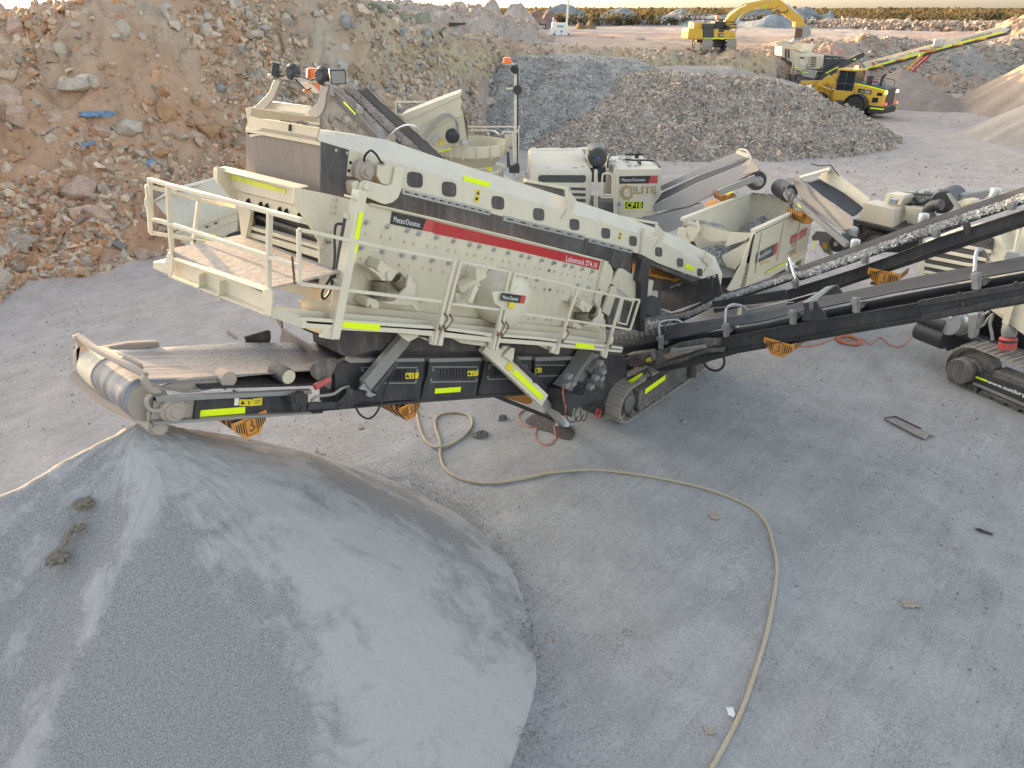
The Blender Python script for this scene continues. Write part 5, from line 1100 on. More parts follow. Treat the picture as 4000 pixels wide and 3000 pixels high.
# far side frame + skirts with caked dust
def cake(k,Y,spec,th,mat="dusty_steel",name="skirt",bev=.02): return pl(PY(k,Y,*spec),(0,th,0)).build(name,mat,SP_,bev=bev)
cake("H",9.9,[(200,300),(350,240),(560,200),(780,188),(822,192),(835,235),(640,265),(440,310),(300,345),(220,350)],.12,"dusty_steel","side_skirt")
cake("H",8.42,[(820,590),(1000,520),(1130,495),(1390,480),(1395,545),(1380,590),(1180,600),(1000,625),(840,600)],.05,"dusty_steel","side_skirt")
MB().bar(Vector((2.9,9.93,dc0.z - .12)),Vector((10.8,9.93,dc0.z - .12 + sl_c * 7.9)),.08,.28,VY).build("conveyor_frame","dark_dusty",SP_,label="far side beam of the fines conveyor")
MB().tube(curve_pts([aY("H",835,600,8.35),aY("H",930,605,8.35),aY("H",1060,622,8.35),aY("H",1200,605,8.35),aY("H",1330,580,8.35),aY("H",1400,600,8.35)],6),.012,6).build("hose","hose_grey",SP_)
sc = MB(); sc.lathe(aY("H",1425,515,YC + .1),(0,1,0),[(0,0),(0,.11),(.2,.11)],18); sc.build("return_roller","dusty_steel",SP_); sr_ = MB().lathe(aY("H",1940,490,YC + .0),(0,1,0),[(0,0),(0,.11),(.01,.115),(.35,.115)],20).build("side_roller","dark_dusty",SP_); MB().lathe(aY("H",1940,490,YC - .0),(0,-1,0),[(0,.10),(.012,.10),(.012,0)],20).build("roller_cap","cream",sr_)
# scraper arms over the drum: caked steel
sa = MB(); sa.tube(curve_pts([aY("H",145,150,9.9),aY("H",250,235,9.5),aY("H",380,305,9.1),aY("H",560,395,8.6),aY("H",705,480,8.3)],5),.045,7); sa.build("scraper_bar","dusty_steel",SP_)
cake("H",YC - .02,[(672,520),(700,478),(740,510),(775,590),(845,605),(848,638),(770,650),(735,625),(690,560)],.08,"dusty_steel","scraper_arm"); cake("H",9.95,[(85,150),(145,125),(180,165),(175,210),(230,260),(185,280),(130,270),(140,300),(125,370),(155,420),(160,480),(100,400),(95,300),(125,230)],.10,"dusty_steel","scraper_arm")
MB().lathe(aY("H",490,345,8.85),(.35,-.7,-.3),[(0,0),(.0,.05),(.03,.075),(.25,.075),(.28,.05),(.28,0)],12).build("scraper_knuckle","dusty_steel",SP_)
lw = MB(); P_ = curve_pts([Vector((dc0.x - .28,9.95,dc0.z - .05)),Vector((dc0.x - .12,9.5,dc0.z - .34)),Vector((dc0.x + .0,8.9,dc0.z - .38)),Vector((dc0.x + .05,8.3,dc0.z - .36))],6); lw.tube(P_,.10,8); lw.build("belt_scraper","dusty_steel",SP_)
sg = MB(); sg.lathe(aY("H",835,940,YC - .02),(0,1,0),[(0,0),(0,.085),(.08,.085),(.08,.12),(.9,.12)],8); sg.plate(PY("H",YC + .01,(722,800),(745,790),(770,870),(765,920),(815,975),(780,960),(725,900)),(0,.04,0)); sg.build("scraper_shaft","dusty_steel",SP_,bev=.004)
MB().tube(curve_pts([aY("H",745,650,YC - .05),aY("H",715,690,YC - .08),aY("H",730,760,YC - .08),aY("H",790,785,YC - .08),aY("H",855,770,YC - .06)],6),.025,8).build("hose","dusty_steel",SP_)
# square lug mid-way, link arms
bx = MB(); bx.plate(PY("H",YC - .22,(1965,645),(2105,640),(2110,665),(2090,785),(2005,790),(1970,750)),(0,.02,0)); bx.bar(aY("H",1935,650,YC),aY("H",2040,665,YC - .22),.10,.18,VZ); bolt(bx,aY("H",2055,768,YC - .22),(0,-1,0),.04,.04); bx.build("frame_lug","dark_paint",SP_,bev=.004)
lk = MB(); lk.bar(aY("H",2100,745,YC - .16),aY("I",270,730,YC - .16),.07,.10,VY); lk.build("link_rod","dark_paint",SP_,bev=.006)
lk = MB(); lk.plate(PY("I",YC - .22,(255,745),(275,710),(340,640),(345,592),(400,592),(405,610),(510,600),(530,625),(515,650),(385,755),(280,765)),(0,.03,0)); bolt(lk,aY("I",285,740,YC - .22),(0,-1,0),.04,.04); bolt(lk,aY("I",512,620,YC - .22),(0,-1,0),.035,.04); lk.cyl(aY("I",375,622,YC - .235),aY("I",375,622,YC - .22),.04,n=12); lk.build("link_plate","dark_paint",SP_,bev=.004)
# black vented side covers
def cover(pts,nv,vent,parent=SP_):
    o = plY("I",YC - .06,.05,*pts).build("side_cover","dark_paint",parent,bev=.008)
    if vent:
        x0,y0,x1,y1,rx0,ry0,rx1,ry1 = vent; v = MB()
        for i in range(nv):
            t = (i + .5) / nv; x = x0 + (x1 - x0) * t; y = y0 + (y1 - y0) * t * -.05; v.plate(PY("I",YC - .063,(x - 4,y),(x + 4,y),(x - 2,y1),(x - 10,y1)),(0,-.002,0))
        v.build("vent","hole_dark",o,smooth=0)
        rb_ = MB(); [rb_.bar(aY("I",rx0 - (8 if yy == ry1 else 0),yy,YC - .065),aY("I",rx1 - (12 if yy == ry1 else 0),yy - (5 if yy == ry1 else 0),YC - .065),.012,.02,VY) for yy in (ry0,ry1)]; [bolt(rb_,aY("I",x,y,YC - .06),(0,-1,0),.025,.02) for x,y in ((rx0 + 5,ry0 + 22),(rx1 - 5,ry0 + 22),(rx0 - 10,ry1 - 20),(rx1 - 15,ry1 - 20))]
        rb_.build("cover_rib","grey_steel",o)
    return o
c1_ = cover(((245,385),(262,372),(370,372),(1015,360),(975,688),(640,706),(245,700)),12,(690,430,860,525,470,410,950,548))
c2_ = cover(((1060,362),(1505,352),(1460,655),(985,690),(1012,575),(1045,480)),9,(1140,425,1390,505,1075,405,1472,535))
c3_ = cover(((1550,352),(1940,345),(1910,620),(1480,650)),9,(1620,410,1780,475,1565,390,1900,512))
c4_ = cover(((1975,345),(2300,340),(2260,590),(1945,618)),8,(2030,395,2200,460,1975,390,2260,485))
for (x0,x1,y) in ((370,1015,350),(1060,1505,345),(1550,1940,335),(1975,2300,335)): plY("I",YC - .12,.12,(x0,y - 12),(x1,y - 20),(x1,y + 10),(x0,y + 22)).build("cover_lip","grey_steel",SP_,bev=.004)
plY("I",YC + .0,.10,(430,308),(605,258),(2300,262),(2300,345),(370,372),(262,372)).build("upper_side_beam","dark_paint",SP_,bev=.006)
plY("I",YC - .05,.1,(0,790),(270,768),(960,692),(2300,596),(2300,620),(980,715),(400,765),(0,800)).build("lower_side_beam","dark_paint",SP_,bev=.003)
plY("I",YC + .02,.04,(120,460),(2290,340),(2290,600),(960,700),(280,770),(120,700)).build("conveyor_web","dark_paint",SP_)
warn("I",YC - .064,848,458,922,508,c1_,-.05); decal("warning_label",PY("I",YC - .064,(934,455),(964,450),(958,503),(930,507)),"label_yellow",c1_); warn("I",YC - .064,1383,440,1448,485,c2_,-.05); decal("warning_label",PY("I",YC - .064,(1453,438),(1478,434),(1474,480),(1450,483)),"label_yellow",c2_); warn("I",YC - .064,1970,415,2025,455,c4_,-.03)
decal("reflective_tape",PY("I",YC - .064,(1105,592),(1328,577),(1322,620),(1100,635)),"tape",c2_)
plY("I",YC - .14,.03,(38,475),(30,420),(45,385),(100,350),(250,332),(262,350),(255,380),(215,470),(205,590),(190,600),(60,500)).build("hinge_plate","dark_dusty",SP_,bev=.005)
plY("H",9.95,.04,(1560,145),(1760,88),(1785,95),(1790,150),(1775,225),(1560,220),(1575,180)).build("hinge_plate","dark_dusty",SP_,bev=.005,label="far hinge plate of the fines conveyor")
MB().lathe(aY("I",125,548,YC - .2),(1,0,.1),[(-.12,0),(-.12,.05),(.14,.05),(.14,0)],10).build("red_latch","red_soft",SP_)
# dark rubber chute between box and conveyor
ck = MB(); ck.loft([[Vector((x,8.32,zb)),Vector((x,9.8,zb)),Vector((x,9.75,zt)),Vector((x,8.1,zt))] for x,zb,zt in ((5.9,dc0.z + .25 + sl_c * 3.2 + .2,4.4),(6.3,dc0.z + .2 + sl_c * 3.6,4.35),(11.6,1.3,2.2))]); ck.build("discharge_chute","curtain",SP_)
pl(MY(8.1,[("F",1290,1310),("G",230,960),("G",2100,1110),("G",2100,1160),("G",600,1145),("G",320,1195),("G",250,1150),("G",175,1060)]),(0,.03,0)).build("rubber_skirt","curtain",SP_)
pl(MX(5.6,[("F",1270,1305),("F",1320,1330),("F",1330,1400),("H",2190,265),("H",1850,262),("H",1880,90)]),(.03,0,0)).build("rubber_skirt","curtain_dust",SP_)
# struts
s1_ = MB(); s1_.bar(aY("I",845,150,YC - .18),aY("I",500,560,YC - .30),.12,.22,VY); s1_.build("strut","grey_steel",SP_,bev=.008,label="dark grey lifting strut above the vented covers")
s1_ = MB(); s1_.cyl(aY("I",765,370,YC - .24),aY("I",570,620,YC - .34),.055); s1_.build("hydraulic_cylinder","dark_paint",SP_)
plY("I",YC - .30,.05,(455,600),(520,520),(560,545),(600,610),(595,650),(545,668),(515,655),(530,620),(490,605)).build("clevis","galv",SP_,bev=.006)
MB().tube(curve_pts([aY("I",760,430,YC - .3),aY("I",720,500,YC - .32),aY("I",690,560,YC - .32),aY("I",650,680,YC - .3),aY("I",600,800,YC - .3),aY("I",530,852,YC - .3),aY("I",455,815,YC - .28),aY("I",418,745,YC - .25)],7),.016,8).build("hose","hose_dark",SP_)
MB().tube(curve_pts([aY("I",30,700,YC - .1),aY("I",90,660,YC - .15),aY("I",220,640,YC - .15),aY("I",300,590,YC - .15),aY("I",360,575,YC - .1)],7),.022,8).build("hose","hose_grey",SP_)
s2_ = MB(); P0,P1 = aY("I",1530,215,YC - .30),aY("I",2035,690,YC - .55); s2_.bar(P0,P1,.14,.26,VY); s2 = s2_.build("support_leg","cream_clean",SP_,bev=.01)
d_ = (P1 - P0); n_ = d_.normalized().cross(VY).normalized(); n_ = n_ if n_.z > 0 else -n_; q0,q1 = P0 + d_ * .42 - VY * .08,P0 + d_ * .93 - VY * .08
decal("reflective_tape",[q0 + n_ * .05 - VY * .0,q1 + n_ * .05,q1 - n_ * .06,q0 - n_ * .06],"tape",s2); decal("warning_label",[P0 + d_ * .31 + n_ * .07 - VY * .08,P0 + d_ * .39 + n_ * .07 - VY * .08,P0 + d_ * .39 - n_ * .07 - VY * .08,P0 + d_ * .31 - n_ * .07 - VY * .08],"label_yellow",s2)
MB().bar(aY("I",2015,665,YC - .55),aZ("I",2205,905,.05),.12,.13,VY).build("leg_inner","galv",s2,bev=.006)
MB().cyl(aZ("I",2205,905,.0),aZ("I",2205,905,.05),.16).build("foot","galv",s2)
plY("I",YC - .42,.05,(1670,270),(1700,225),(1745,225),(1750,245),(1720,290)).build("leg_lug","cream_clean",s2,bev=.006); plY("I",YC - .5,.05,(1700,310),(1765,240),(1795,245),(1785,330),(1770,370)).build("leg_lug","cream_clean",s2,bev=.006)
cyl_ = MB(); cyl_.cyl(aY("I",1790,330,YC - .5),aY("I",1960,505,YC - .55),.045); cyl_.cyl(aY("I",1960,505,YC - .55),aZ("I",2212,800,.3),.075); cyl_.build("hydraulic_cylinder","dark_paint",SP_)
# cabinet frame with valve chest
g_ = MB(); g_.plate(PY("J",7.75,(470,830),(540,850),(450,1000),(380,1110),(320,1190),(240,1150),(320,1060),(420,920)),(0,.35,0)); g_.build("chassis_leg","grey_steel",SP_,bev=.01)
g_ = MB(); g_.plate(PY("J",7.45,(230,1195),(400,1210),(440,1120),(570,1150),(560,1250),(430,1270),(420,1300),(310,1320),(300,1400),(270,1380)),(0,.45,0)); g_.build("valve_cabinet","dark_paint",SP_,bev=.012)
for pts in (((440,1110),(540,1020),(585,1040),(575,1130),(560,1200),(440,1180)),((520,920),(560,900),(595,950),(575,1040),(520,1080),(450,1000))): plY("J",7.6,.2,*pts).build("valve_block","dark_dusty",SP_,bev=.01)
for x,y in ((250,1110),(300,1100),(535,925),(560,1000),(500,1050),(545,1055),(455,1130),(265,1040)): MB().box(aY("J",x,y,7.42),(.14,.12,.09)).build("fitting","grey_steel",SP_,bev=.006)
hs = MB()
for pts in (((340,1310),(320,1380),(350,1430),(400,1370)),((420,1290),(440,1330),(490,1300),(520,1240)),((430,1300),(420,1400),(380,1420),(370,1340)),((560,1000),(600,1020),(590,1060),(560,1080)),((250,1380),(270,1430),(320,1430),(350,1380))): hs.tube(curve_pts([aY("J",x,y,7.4) for x,y in pts],6),.012,6)
hs.build("hose","hose_dark",SP_); MB().tube(curve_pts([aY("J",520,1320,7.45),aY("J",505,1370,7.45),aY("J",520,1395,7.45),aY("J",540,1370,7.45),aY("J",538,1330,7.45)],5),.022,8).build("lifting_hook","red_paint",SP_)
plY("J",7.9,.6,(470,830),(760,860),(790,1170),(690,1150),(640,1290),(560,1400),(560,1000)).build("chassis","dark_paint",SP_,bev=.02)
# --- tracks
tr,q = crawler(SP_,(11.95,7.5,0),VX,4.2,.92,.52,VY);
f0 = lambda s,h: Vector((11.95 + s,7.52,h)); decal("reflective_tape",[f0(1.05,.62),f0(1.95,.66),f0(1.95,.52),f0(1.05,.48)],"tape",tr)
crawler(SP_,(11.95,10.0,0),VX,4.2,.92,.52,VY,name="crawler_track")
MB().box((14.0,9.0,.75),(3.2,1.6,.5)).build("undercarriage","dark_paint",SP_,bev=.03)
# dark column at right end of walkway, side wing plates
plY("J",8.0,.14,(905,30),(965,20),(975,45),(925,650),(885,655),(895,240),(870,210)).build("column","dark_paint",SP_,bev=.006)
plY("J",8.15,.05,(700,105),(740,110),(905,220),(890,440),(635,240)).build("wing_plate","cream",SP_,bev=.006); plY("J",8.0,.05,(640,260),(680,265),(690,300),(620,520),(560,480)).build("wing_plate","cream",SP_,bev=.006)
plY("J",8.2,.3,(960,200),(1005,215),(985,330),(950,340)).build("wing_plate","cream",SP_,bev=.006)
plY("J",8.3,.6,(600,330),(900,420),(880,640),(620,640),(580,420)).build("end_chute","dark_dusty",SP_,bev=.01)
MB().cyl(aY("J",985,430,8.2),aY("J",940,440,8.9),.24,n=24).build("tail_drum","rubber",SP_)
pl(MY(8.25,[("C",1290,1330),("C",1450,1340),("C",1700,1470),("C",1700,1300),("C",1690,1620),("C",1480,1600)]),(0,.4,0)).build("rubber_chute","curtain",SP_)
# ================================================================== side conveyors, hopper and return conveyor of the screening plant
CR_,CF_ = c2m(1,0),c2m(0,1)
def aF(k,x,y,Yf_): r = ray(*px(k,x,y)); return CAM + r * (Yf_ / r.dot(CF_))
def PF(k,Yf_,*pts): return [aF(k,x,y,Yf_) for x,y in pts]
def plF(k,Yf_,th,*pts): return pl(PF(k,Yf_,*pts),CF_ * th)
def resamp(P_,n):
    P_ = [Vector(p) for p in P_]; L = [0]
    for a,b in zip(P_[:-1],P_[1:]): L.append(L[-1] + (b - a).length)
    out = []
    for t in np.linspace(0,L[-1],n):
        i = min(max(int(np.searchsorted(L,t)) - 1,0),len(P_) - 2); f = (t - L[i]) / max(L[i + 1] - L[i],1e-9); out.append(P_[i].lerp(P_[i + 1],f))
    return out
def trough(A,B,dip,n=24,nw=8):  # belt sheet between edge lines
    A,B = resamp(A,n),resamp(B,n); return MB().loft([[a.lerp(b,t) - VZ * (dip * (1 - abs(2 * t - 1) ** 2)) for t in np.linspace(0,1,nw)] for a,b in zip(A,B)],close=False)
def gravel_on(name,A,B,n,h,smin,smax,pal,parent,dip=0.0,t0=.15,t1=.85,seed=3):
    g = np.random.default_rng(seed); A,B = resamp(A,40),resamp(B,40); u = g.random(n) * 39; t = t0 + (t1 - t0) * g.beta(1.6,1.6,n); i = np.minimum(u.astype(int),38); f = (u - i)[:,None]
    An,Bn = np.array(A),np.array(B); a = An[i] * (1 - f) + An[i + 1] * f; b = Bn[i] * (1 - f) + Bn[i + 1] * f; p = a + (b - a) * t[:,None]
    w = (t - t0) / (t1 - t0); p[:,2] += -dip * (1 - np.abs(2 * t - 1) ** 2) + h * 4 * w * (1 - w) * g.random(n) ** .3 + dip * .35
    return scatter(name,p,g.uniform(smin,smax,n),"stone",parent,stone_cols(n,pal,seed,.12),kind="stuff",seed=seed)
PALE = [(.40,.40,.39),(.33,.33,.33),(.47,.46,.44),(.38,.37,.35)]
def bracket(k,X,x,y0,y1,parent,w=.09):
    a,b = aX(k,x,y0,X),aX(k,x,y1,X); mb = MB().bar(a,b,w * 1.5,.012,VY); mb.bar(a - VX * .04,b - VX * .04,.012,.07,VX); mb.cyl(a - VX * .10 - VZ * .06,a + VX * .02 - VZ * .06,.055,n=14)
    [bolt(mb,a.lerp(b,t) ,(-1,0,0),.015,.03) for t in (.25,.6,.8)]
    return mb.build("roller_bracket","grey_steel",parent,bev=.003)
# --- near side conveyor (empty, chevron belt)
XA,XB = 13.3,14.05
near_e = MX(XA,[("J",560,745),("J",860,768),("J",1060,725),("J",1300,690),("J",1620,610),("J",1950,560),("E",221,1155),("E",500,1100),("E",1100,975),("E",1850,845),("E",2800,677)])
far_e = MX(XB,[("J",640,690),("J",830,662),("J",1040,612),("J",1260,582),("J",1600,535),("J",1950,478),("E",221,1075),("E",480,1015),("E",1100,880),("E",1500,800),("E",2800,553)])
bt = trough(near_e,far_e,.05,40); bo = bt.build("belt","belt_black",SP_,smooth=60,label="empty black chevron belt of the near side conveyor"); q = bo.modifiers.new("t",'SOLIDIFY'); q.thickness = .02
cv_ = MB()
Na,Fa = resamp(near_e,60),resamp(far_e,60)
for i in range(1,20):
    a,b = Na[i],Fa[i]; m_ = Na[i + 1].lerp(Fa[i + 1],.5) + VZ * -.03
    if i < 11: cv_.bar(a + VZ * .012,m_ + VZ * .012,.02,.014); cv_.bar(m_ + VZ * .012,b + VZ * .012,.02,.014)
cv_.build("chevron_cleats","rubber",bo,smooth=0)
# hanging edge of the belt + returning strand below
rt = [p - VZ * .30 for p in resamp(near_e,30)]; rt2 = [p - VZ * .30 for p in resamp(far_e,30)]; trough(rt,rt2,0,30,3).build("return_belt","belt_black",SP_)
bm1 = MB(); tp = MX(XA - .05,[("J",1575,705),("J",2212,592),("E",700,1170),("E",1340,1060)]); bt_ = MX(XA - .05,[("J",1600,822),("J",2212,722),("E",700,1290),("E",1340,1190)])
tp,bt_ = resamp(tp,6),resamp(bt_,6); bm1.loft([[t,b,b + VX * .012,t + VX * .012] for t,b in zip(tp,bt_)]); bm1.loft([[t + VZ * .012,t - VX * .08 + VZ * .012,t - VX * .08,t] for t in tp]); bm1.loft([[t + VZ * .012,t - VX * .08 + VZ * .012,t - VX * .08,t] for t in bt_])
sb = bm1.build("side_beam","dark_paint",SP_,label="inner channel beam of the near side conveyor")
bm1 = MB(); tp = resamp(MX(XA - .10,[("E",1305,1068),("E",2800,806)]),3); bt_ = resamp(MX(XA - .10,[("E",1330,1192),("E",2800,908)]),3); bm1.loft([[t,b,b + VX * .012,t + VX * .012] for t,b in zip(tp,bt_)])
for L_ in (tp,bt_): bm1.loft([[t + VZ * .05,t - VX * .06 + VZ * .05,t - VX * .06 - VZ * .06,t - VZ * .06] for t in L_])
[bolt(bm1,aX("E",x,y,XA - .12),(-1,0,0),.03,.05) for x,y in ((1345,1045),(1540,1010),(1655,985),(1692,1077),(2145,893))]; bm1.build("side_beam","dark_paint",SP_,bev=.004,label="outer folding channel beam of the near side conveyor")
pl(MX(XA - .03,[("E",295,1240),("E",520,1190),("E",515,1270),("E",490,1295),("E",330,1318),("E",312,1300)]),(-.012,0,0)).build("beam_patch","dark_paint",sb,bev=.004)
MB().loft([[t,t + VX * .8,t + VX * .8 - VZ * .18,t - VZ * .18] for t in (aX("J",1600,800,XA + .05),aX("E",2800,885,XA + .05))]).build("conveyor_underframe","dark_paint",SP_)
for k,x,y0,y1 in (("J",1065,680,800),("J",1630,575,695),("E",215,1125,1250),("E",762,1018,1150),("E",1800,805,950)): bracket(k,XA - .12,x,y0,y1,SP_)
for k,x,y in (("J",1105,745),("J",1660,640),("E",240,1190),("E",800,1090),("E",1860,890)): MB().cyl(aX(k,x,y,XA),aX(k,x + 40,y - 10,XB),.06,n=14).build("belt_roller","dark_dusty",SP_)
hoops = [("J",XA - .1,((1055,690),(1045,600),(1060,575),(1110,558),(1190,552),(1250,575))),("J",XA - .1,((1620,575),(1625,480),(1640,445),(1690,420),(1760,430),(1810,465))),
         ("E",XA - .1,((1785,800),(1795,660),(1815,610),(1850,605),(1880,640),(1905,695)))]
for k,X,pts in hoops: MB().tube(curve_pts([aX(k,x,y,X + .9 * i / (len(pts) - 1)) for i,(x,y) in enumerate(pts)],7),.028,8).build("safety_hoop","galv",SP_)
# tilted white plate with black bracket
MB().loft([[aX("E",305,1062,XA - .25),aX("E",430,1045,XA - .0),aX("E",430,1050,XA - .0),aX("E",305,1067,XA - .25)],[aX("E",500,930,XA - .2),aX("E",592,912,XA + .05),aX("E",592,917,XA + .05),aX("E",500,935,XA - .2)]]).build("cover_plate","white_paint",SP_)
pl(MX(XA - .16,[("E",300,1070),("E",345,1066),("E",350,1130),("E",385,1145),("E",395,1062),("E",415,1060),("E",440,1110),("E",490,1160),("E",512,1225),("E",290,1222),("E",290,1190),("E",315,1130)]),(.05,0,0)).build("pivot_bracket","dark_paint",SP_,bev=.005)
pl(MX(XA - .05,[("E",430,1045),("E",590,915),("E",640,985),("E",480,1010)]),(.05,0,0)).build("pivot_bracket","dark_paint",SP_)
# lower frame, cylinders, black skirt under the near conveyor
fr_ = MB(); fr_.loft([[t,t + VX * .05,t + VX * .05 - VZ * .16,t - VZ * .16] for t in MX(XA - .12,[("J",1010,830),("J",1230,750),("J",1440,712),("J",1580,715)])]); fr_.loft([[t,t + VX * .05,t + VX * .05 - VZ * .10,t - VZ * .10] for t in MX(XA - .12,[("J",1020,945),("J",1250,880),("J",1460,800),("J",1620,790)])])
fr_.plate(MX(XA - .14,[("J",1000,820),("J",1060,830),("J",1100,880),("J",1050,960),("J",1015,930)]),(.05,0,0)); fr_.build("hinge_frame","dark_dusty",SP_,bev=.005)
pl(MX(XA + .1,[("J",1010,960),("J",1250,890),("J",1470,820),("J",1620,825),("J",2212,735),("E",100,1400),("J",1700,850),("J",1300,960),("J",1040,1000)]),(.6,0,0)).build("conveyor_skirt","dark_paint",SP_)
cy_ = MB(); cy_.cyl(aX("J",1190,815,XA - .2),aX("J",1450,780,XA - .2),.045); cy_.cyl(aX("J",1165,820,XA - .2),aX("J",1200,812,XA - .2),.07); cy_.build("hydraulic_cylinder","grey_steel",SP_)
cy_ = MB(); cy_.cyl(aX("J",960,965,XA - .5),aX("J",700,1140,XA - .7),.07); lc = cy_.build("hydraulic_cylinder","dark_paint",SP_)
decal("reflective_tape",MX(XA - .75,[("J",778,1078),("J",905,1005),("J",905,1030),("J",800,1110),("J",780,1108)]),"tape",lc)
g_ = MB(); g_.tube(curve_pts(MX(XA - .7,[("J",690,1150),("J",680,1190),("J",760,1190),("J",780,1170),("J",700,1130)]),5),.02,6); g_.build("cylinder_lug","grey_steel",SP_)
hs = MB()
for pts in (((750,900),(830,880),(900,900),(970,860)),((760,940),(850,950),(920,930),(980,950)),((600,990),(700,950),(770,920)),((960,1000),(980,1040),(900,1080),(860,1100),(820,1160))): hs.tube(curve_pts(MX(XA - .3,[("J",x,y) for x,y in pts]),6),.022,7)
hs.build("hose","hose_dark",SP_); pl(MX(XA - .25,[("J",770,850),("J",830,840),("J",980,820),("J",1010,900),("J",900,960),("J",790,950)]),(.2,0,0)).build("valve_block","dark_dusty",SP_,bev=.02)
decal("warning_label",MX(XA - .26,[("J",930,880),("J",975,875),("J",985,905),("J",940,915)]),"label_yellow",SP_)
MB().cyl(aX("J",1330,930,14.2),aX("J",1330,1040,14.2),.12).build("cross_tube","dark_paint",SP_); MB().tube([aX("J",1520,895,14.5) + Vector((0,math.cos(t) * .28,math.sin(t) * .28)) for t in np.linspace(0,2 * math.pi,20)[:-1]],.03,8,closed=True).build("hose","hose_dark",SP_)
# --- far side conveyor carrying grey stone
XC,XD = 15.0,15.8
ne2 = MX(XC,[("J",1080,590),("J",1300,545),("D",720,1492),("D",900,1450),("D",1340,1305),("E",240,890),("E",860,680),("E",1460,470),("E",2800,8)])
fe2 = MX(XD,[("J",1060,520),("J",1250,480),("D",720,1432),("D",900,1380),("D",1280,1240),("E",200,785),("E",740,590),("E",1380,352),("E",2800,-122)])
bt = trough(ne2,fe2,.12,40); bo = bt.build("belt","belt_black",SP_,smooth=60,label="black belt of the far side conveyor loaded with grey stone"); q = bo.modifiers.new("t",'SOLIDIFY'); q.thickness = .02
gravel_on("stone_load",ne2,fe2,8000,.13,.030,.065,PALE,bo,.12,.0,.62)
pm = aX("J",1075,490,XC + .1); g = np.random.default_rng(4); n_ = 1500; pp_ = np.array(pm)[None] + g.normal(0,1,(n_,3)) * np.array([.22,.3,.02]); rr_ = np.hypot(pp_[:,0] - pm.x,pp_[:,1] - pm.y); pp_[:,2] = pm.z + .05 - rr_ * .55
scatter("stone_load",pp_,g.uniform(.02,.05,n_),"stone",SP_,stone_cols(n_,PALE,5,.1),kind="stuff")
cake2 = MB(); tp = resamp(MX(XC - .06,[("E",160,962),("E",860,742),("E",1460,512),("E",2800,81)]),8); bt_ = resamp(MX(XC - .06,[("E",172,1062),("E",860,830),("E",1500,600),("E",2800,177)]),8)
cake2.loft([[t,b,b + VX * .012,t + VX * .012] for t,b in zip(tp,bt_)]); [cake2.loft([[t + VZ * .012,t - VX * .07 + VZ * .012,t - VX * .07,t] for t in L_]) for L_ in (tp,bt_)]
cake2.build("side_beam","dark_paint",SP_,label="channel beam of the far side conveyor")
MB().loft([[t,t + VX * .8,t + VX * .8 - VZ * .12,t - VZ * .12] for t in (aX("E",172,1050,XC),aX("E",2800,162,XC))]).build("conveyor_underframe","dark_paint",SP_)
pl(MX(XC - .05,[("D",620,1500),("D",900,1460),("D",1250,1400),("D",1270,1480),("D",1000,1520),("D",640,1600)]),(.06,0,0)).build("side_beam","dark_paint",SP_,label="short lower beam of the far side conveyor")
for k,x,y0,y1 in (("E",240,860,940),("E",840,650,730),("E",1455,425,505),("E",2110,190,265)): bracket(k,XC - .12,x,y0,y1,SP_)
for k,x,y in (("E",750,570),("E",1340,350),("E",1960,135),("E",190,770)): MB().lathe(aX(k,x,y,XD + .1),(0,0,1),[(-.05,.0),(-.05,.09),(.08,.1),(.12,.085),(.12,0)],14).build("roller_cap","galv",SP_); MB().box(aX(k,x,y - 20,XD + .1),(.1,.1,.06)).build("roller_mount","dark_paint",SP_)
MB().tube(curve_pts([aX("E",240,860,XC - .1),aX("E",210,770,XC + .1),aX("E",190,700,XC + .4),aX("E",180,690,XC + .5),aX("E",182,760,XD)],7),.028,8).build("safety_hoop","galv",SP_)
for k,pts in (("E",((1683,420),(1690,380),(1720,368),(1745,380),(1755,420),(1740,470),(1700,480))),("E",((880,910),(890,885),(920,885),(935,915)))): pl([aX(k,x,y,XC - .12 if pts[0][0] > 1000 else XA + .4) for x,y in pts],(.03,0,0)).build("lifting_eye","dark_paint",SP_,bev=.004)
# rubber side skirt at the loading end
pl(MX(XD + .1,[("J",1040,290),("J",1100,290),("J",1310,235),("J",1550,155),("J",1600,355),("J",1400,400),("J",1160,480),("J",1035,440)]),(.04,0,0)).build("loading_skirt","curtain",SP_)
tb = MB(); tb.bar(aX("J",1090,290,XD - .0),aX("J",1240,240,XD - .0),.02,.05,VX); [bolt(tb,aX("J",x,y,XD),(-1,0,0),.04,.03) for x,y in ((1147,268),(1221,248),(1480,182),(1527,175))]; tb.build("skirt_strip","galv",SP_)
rope = MB(); rope.tube([aX("J",x,y,XA + .2) for x,y in ((800,555),(1030,545),(1200,508),(1500,450),(1900,420),(2212,400))],.010,5); rope.tube([aX("J",1800,470,XA + .2),aX("E",120,1065,XA - .1),aX("E",420,980,XA - .1)],.014,5); rope.build("emergency_cord","hose_grey",SP_)
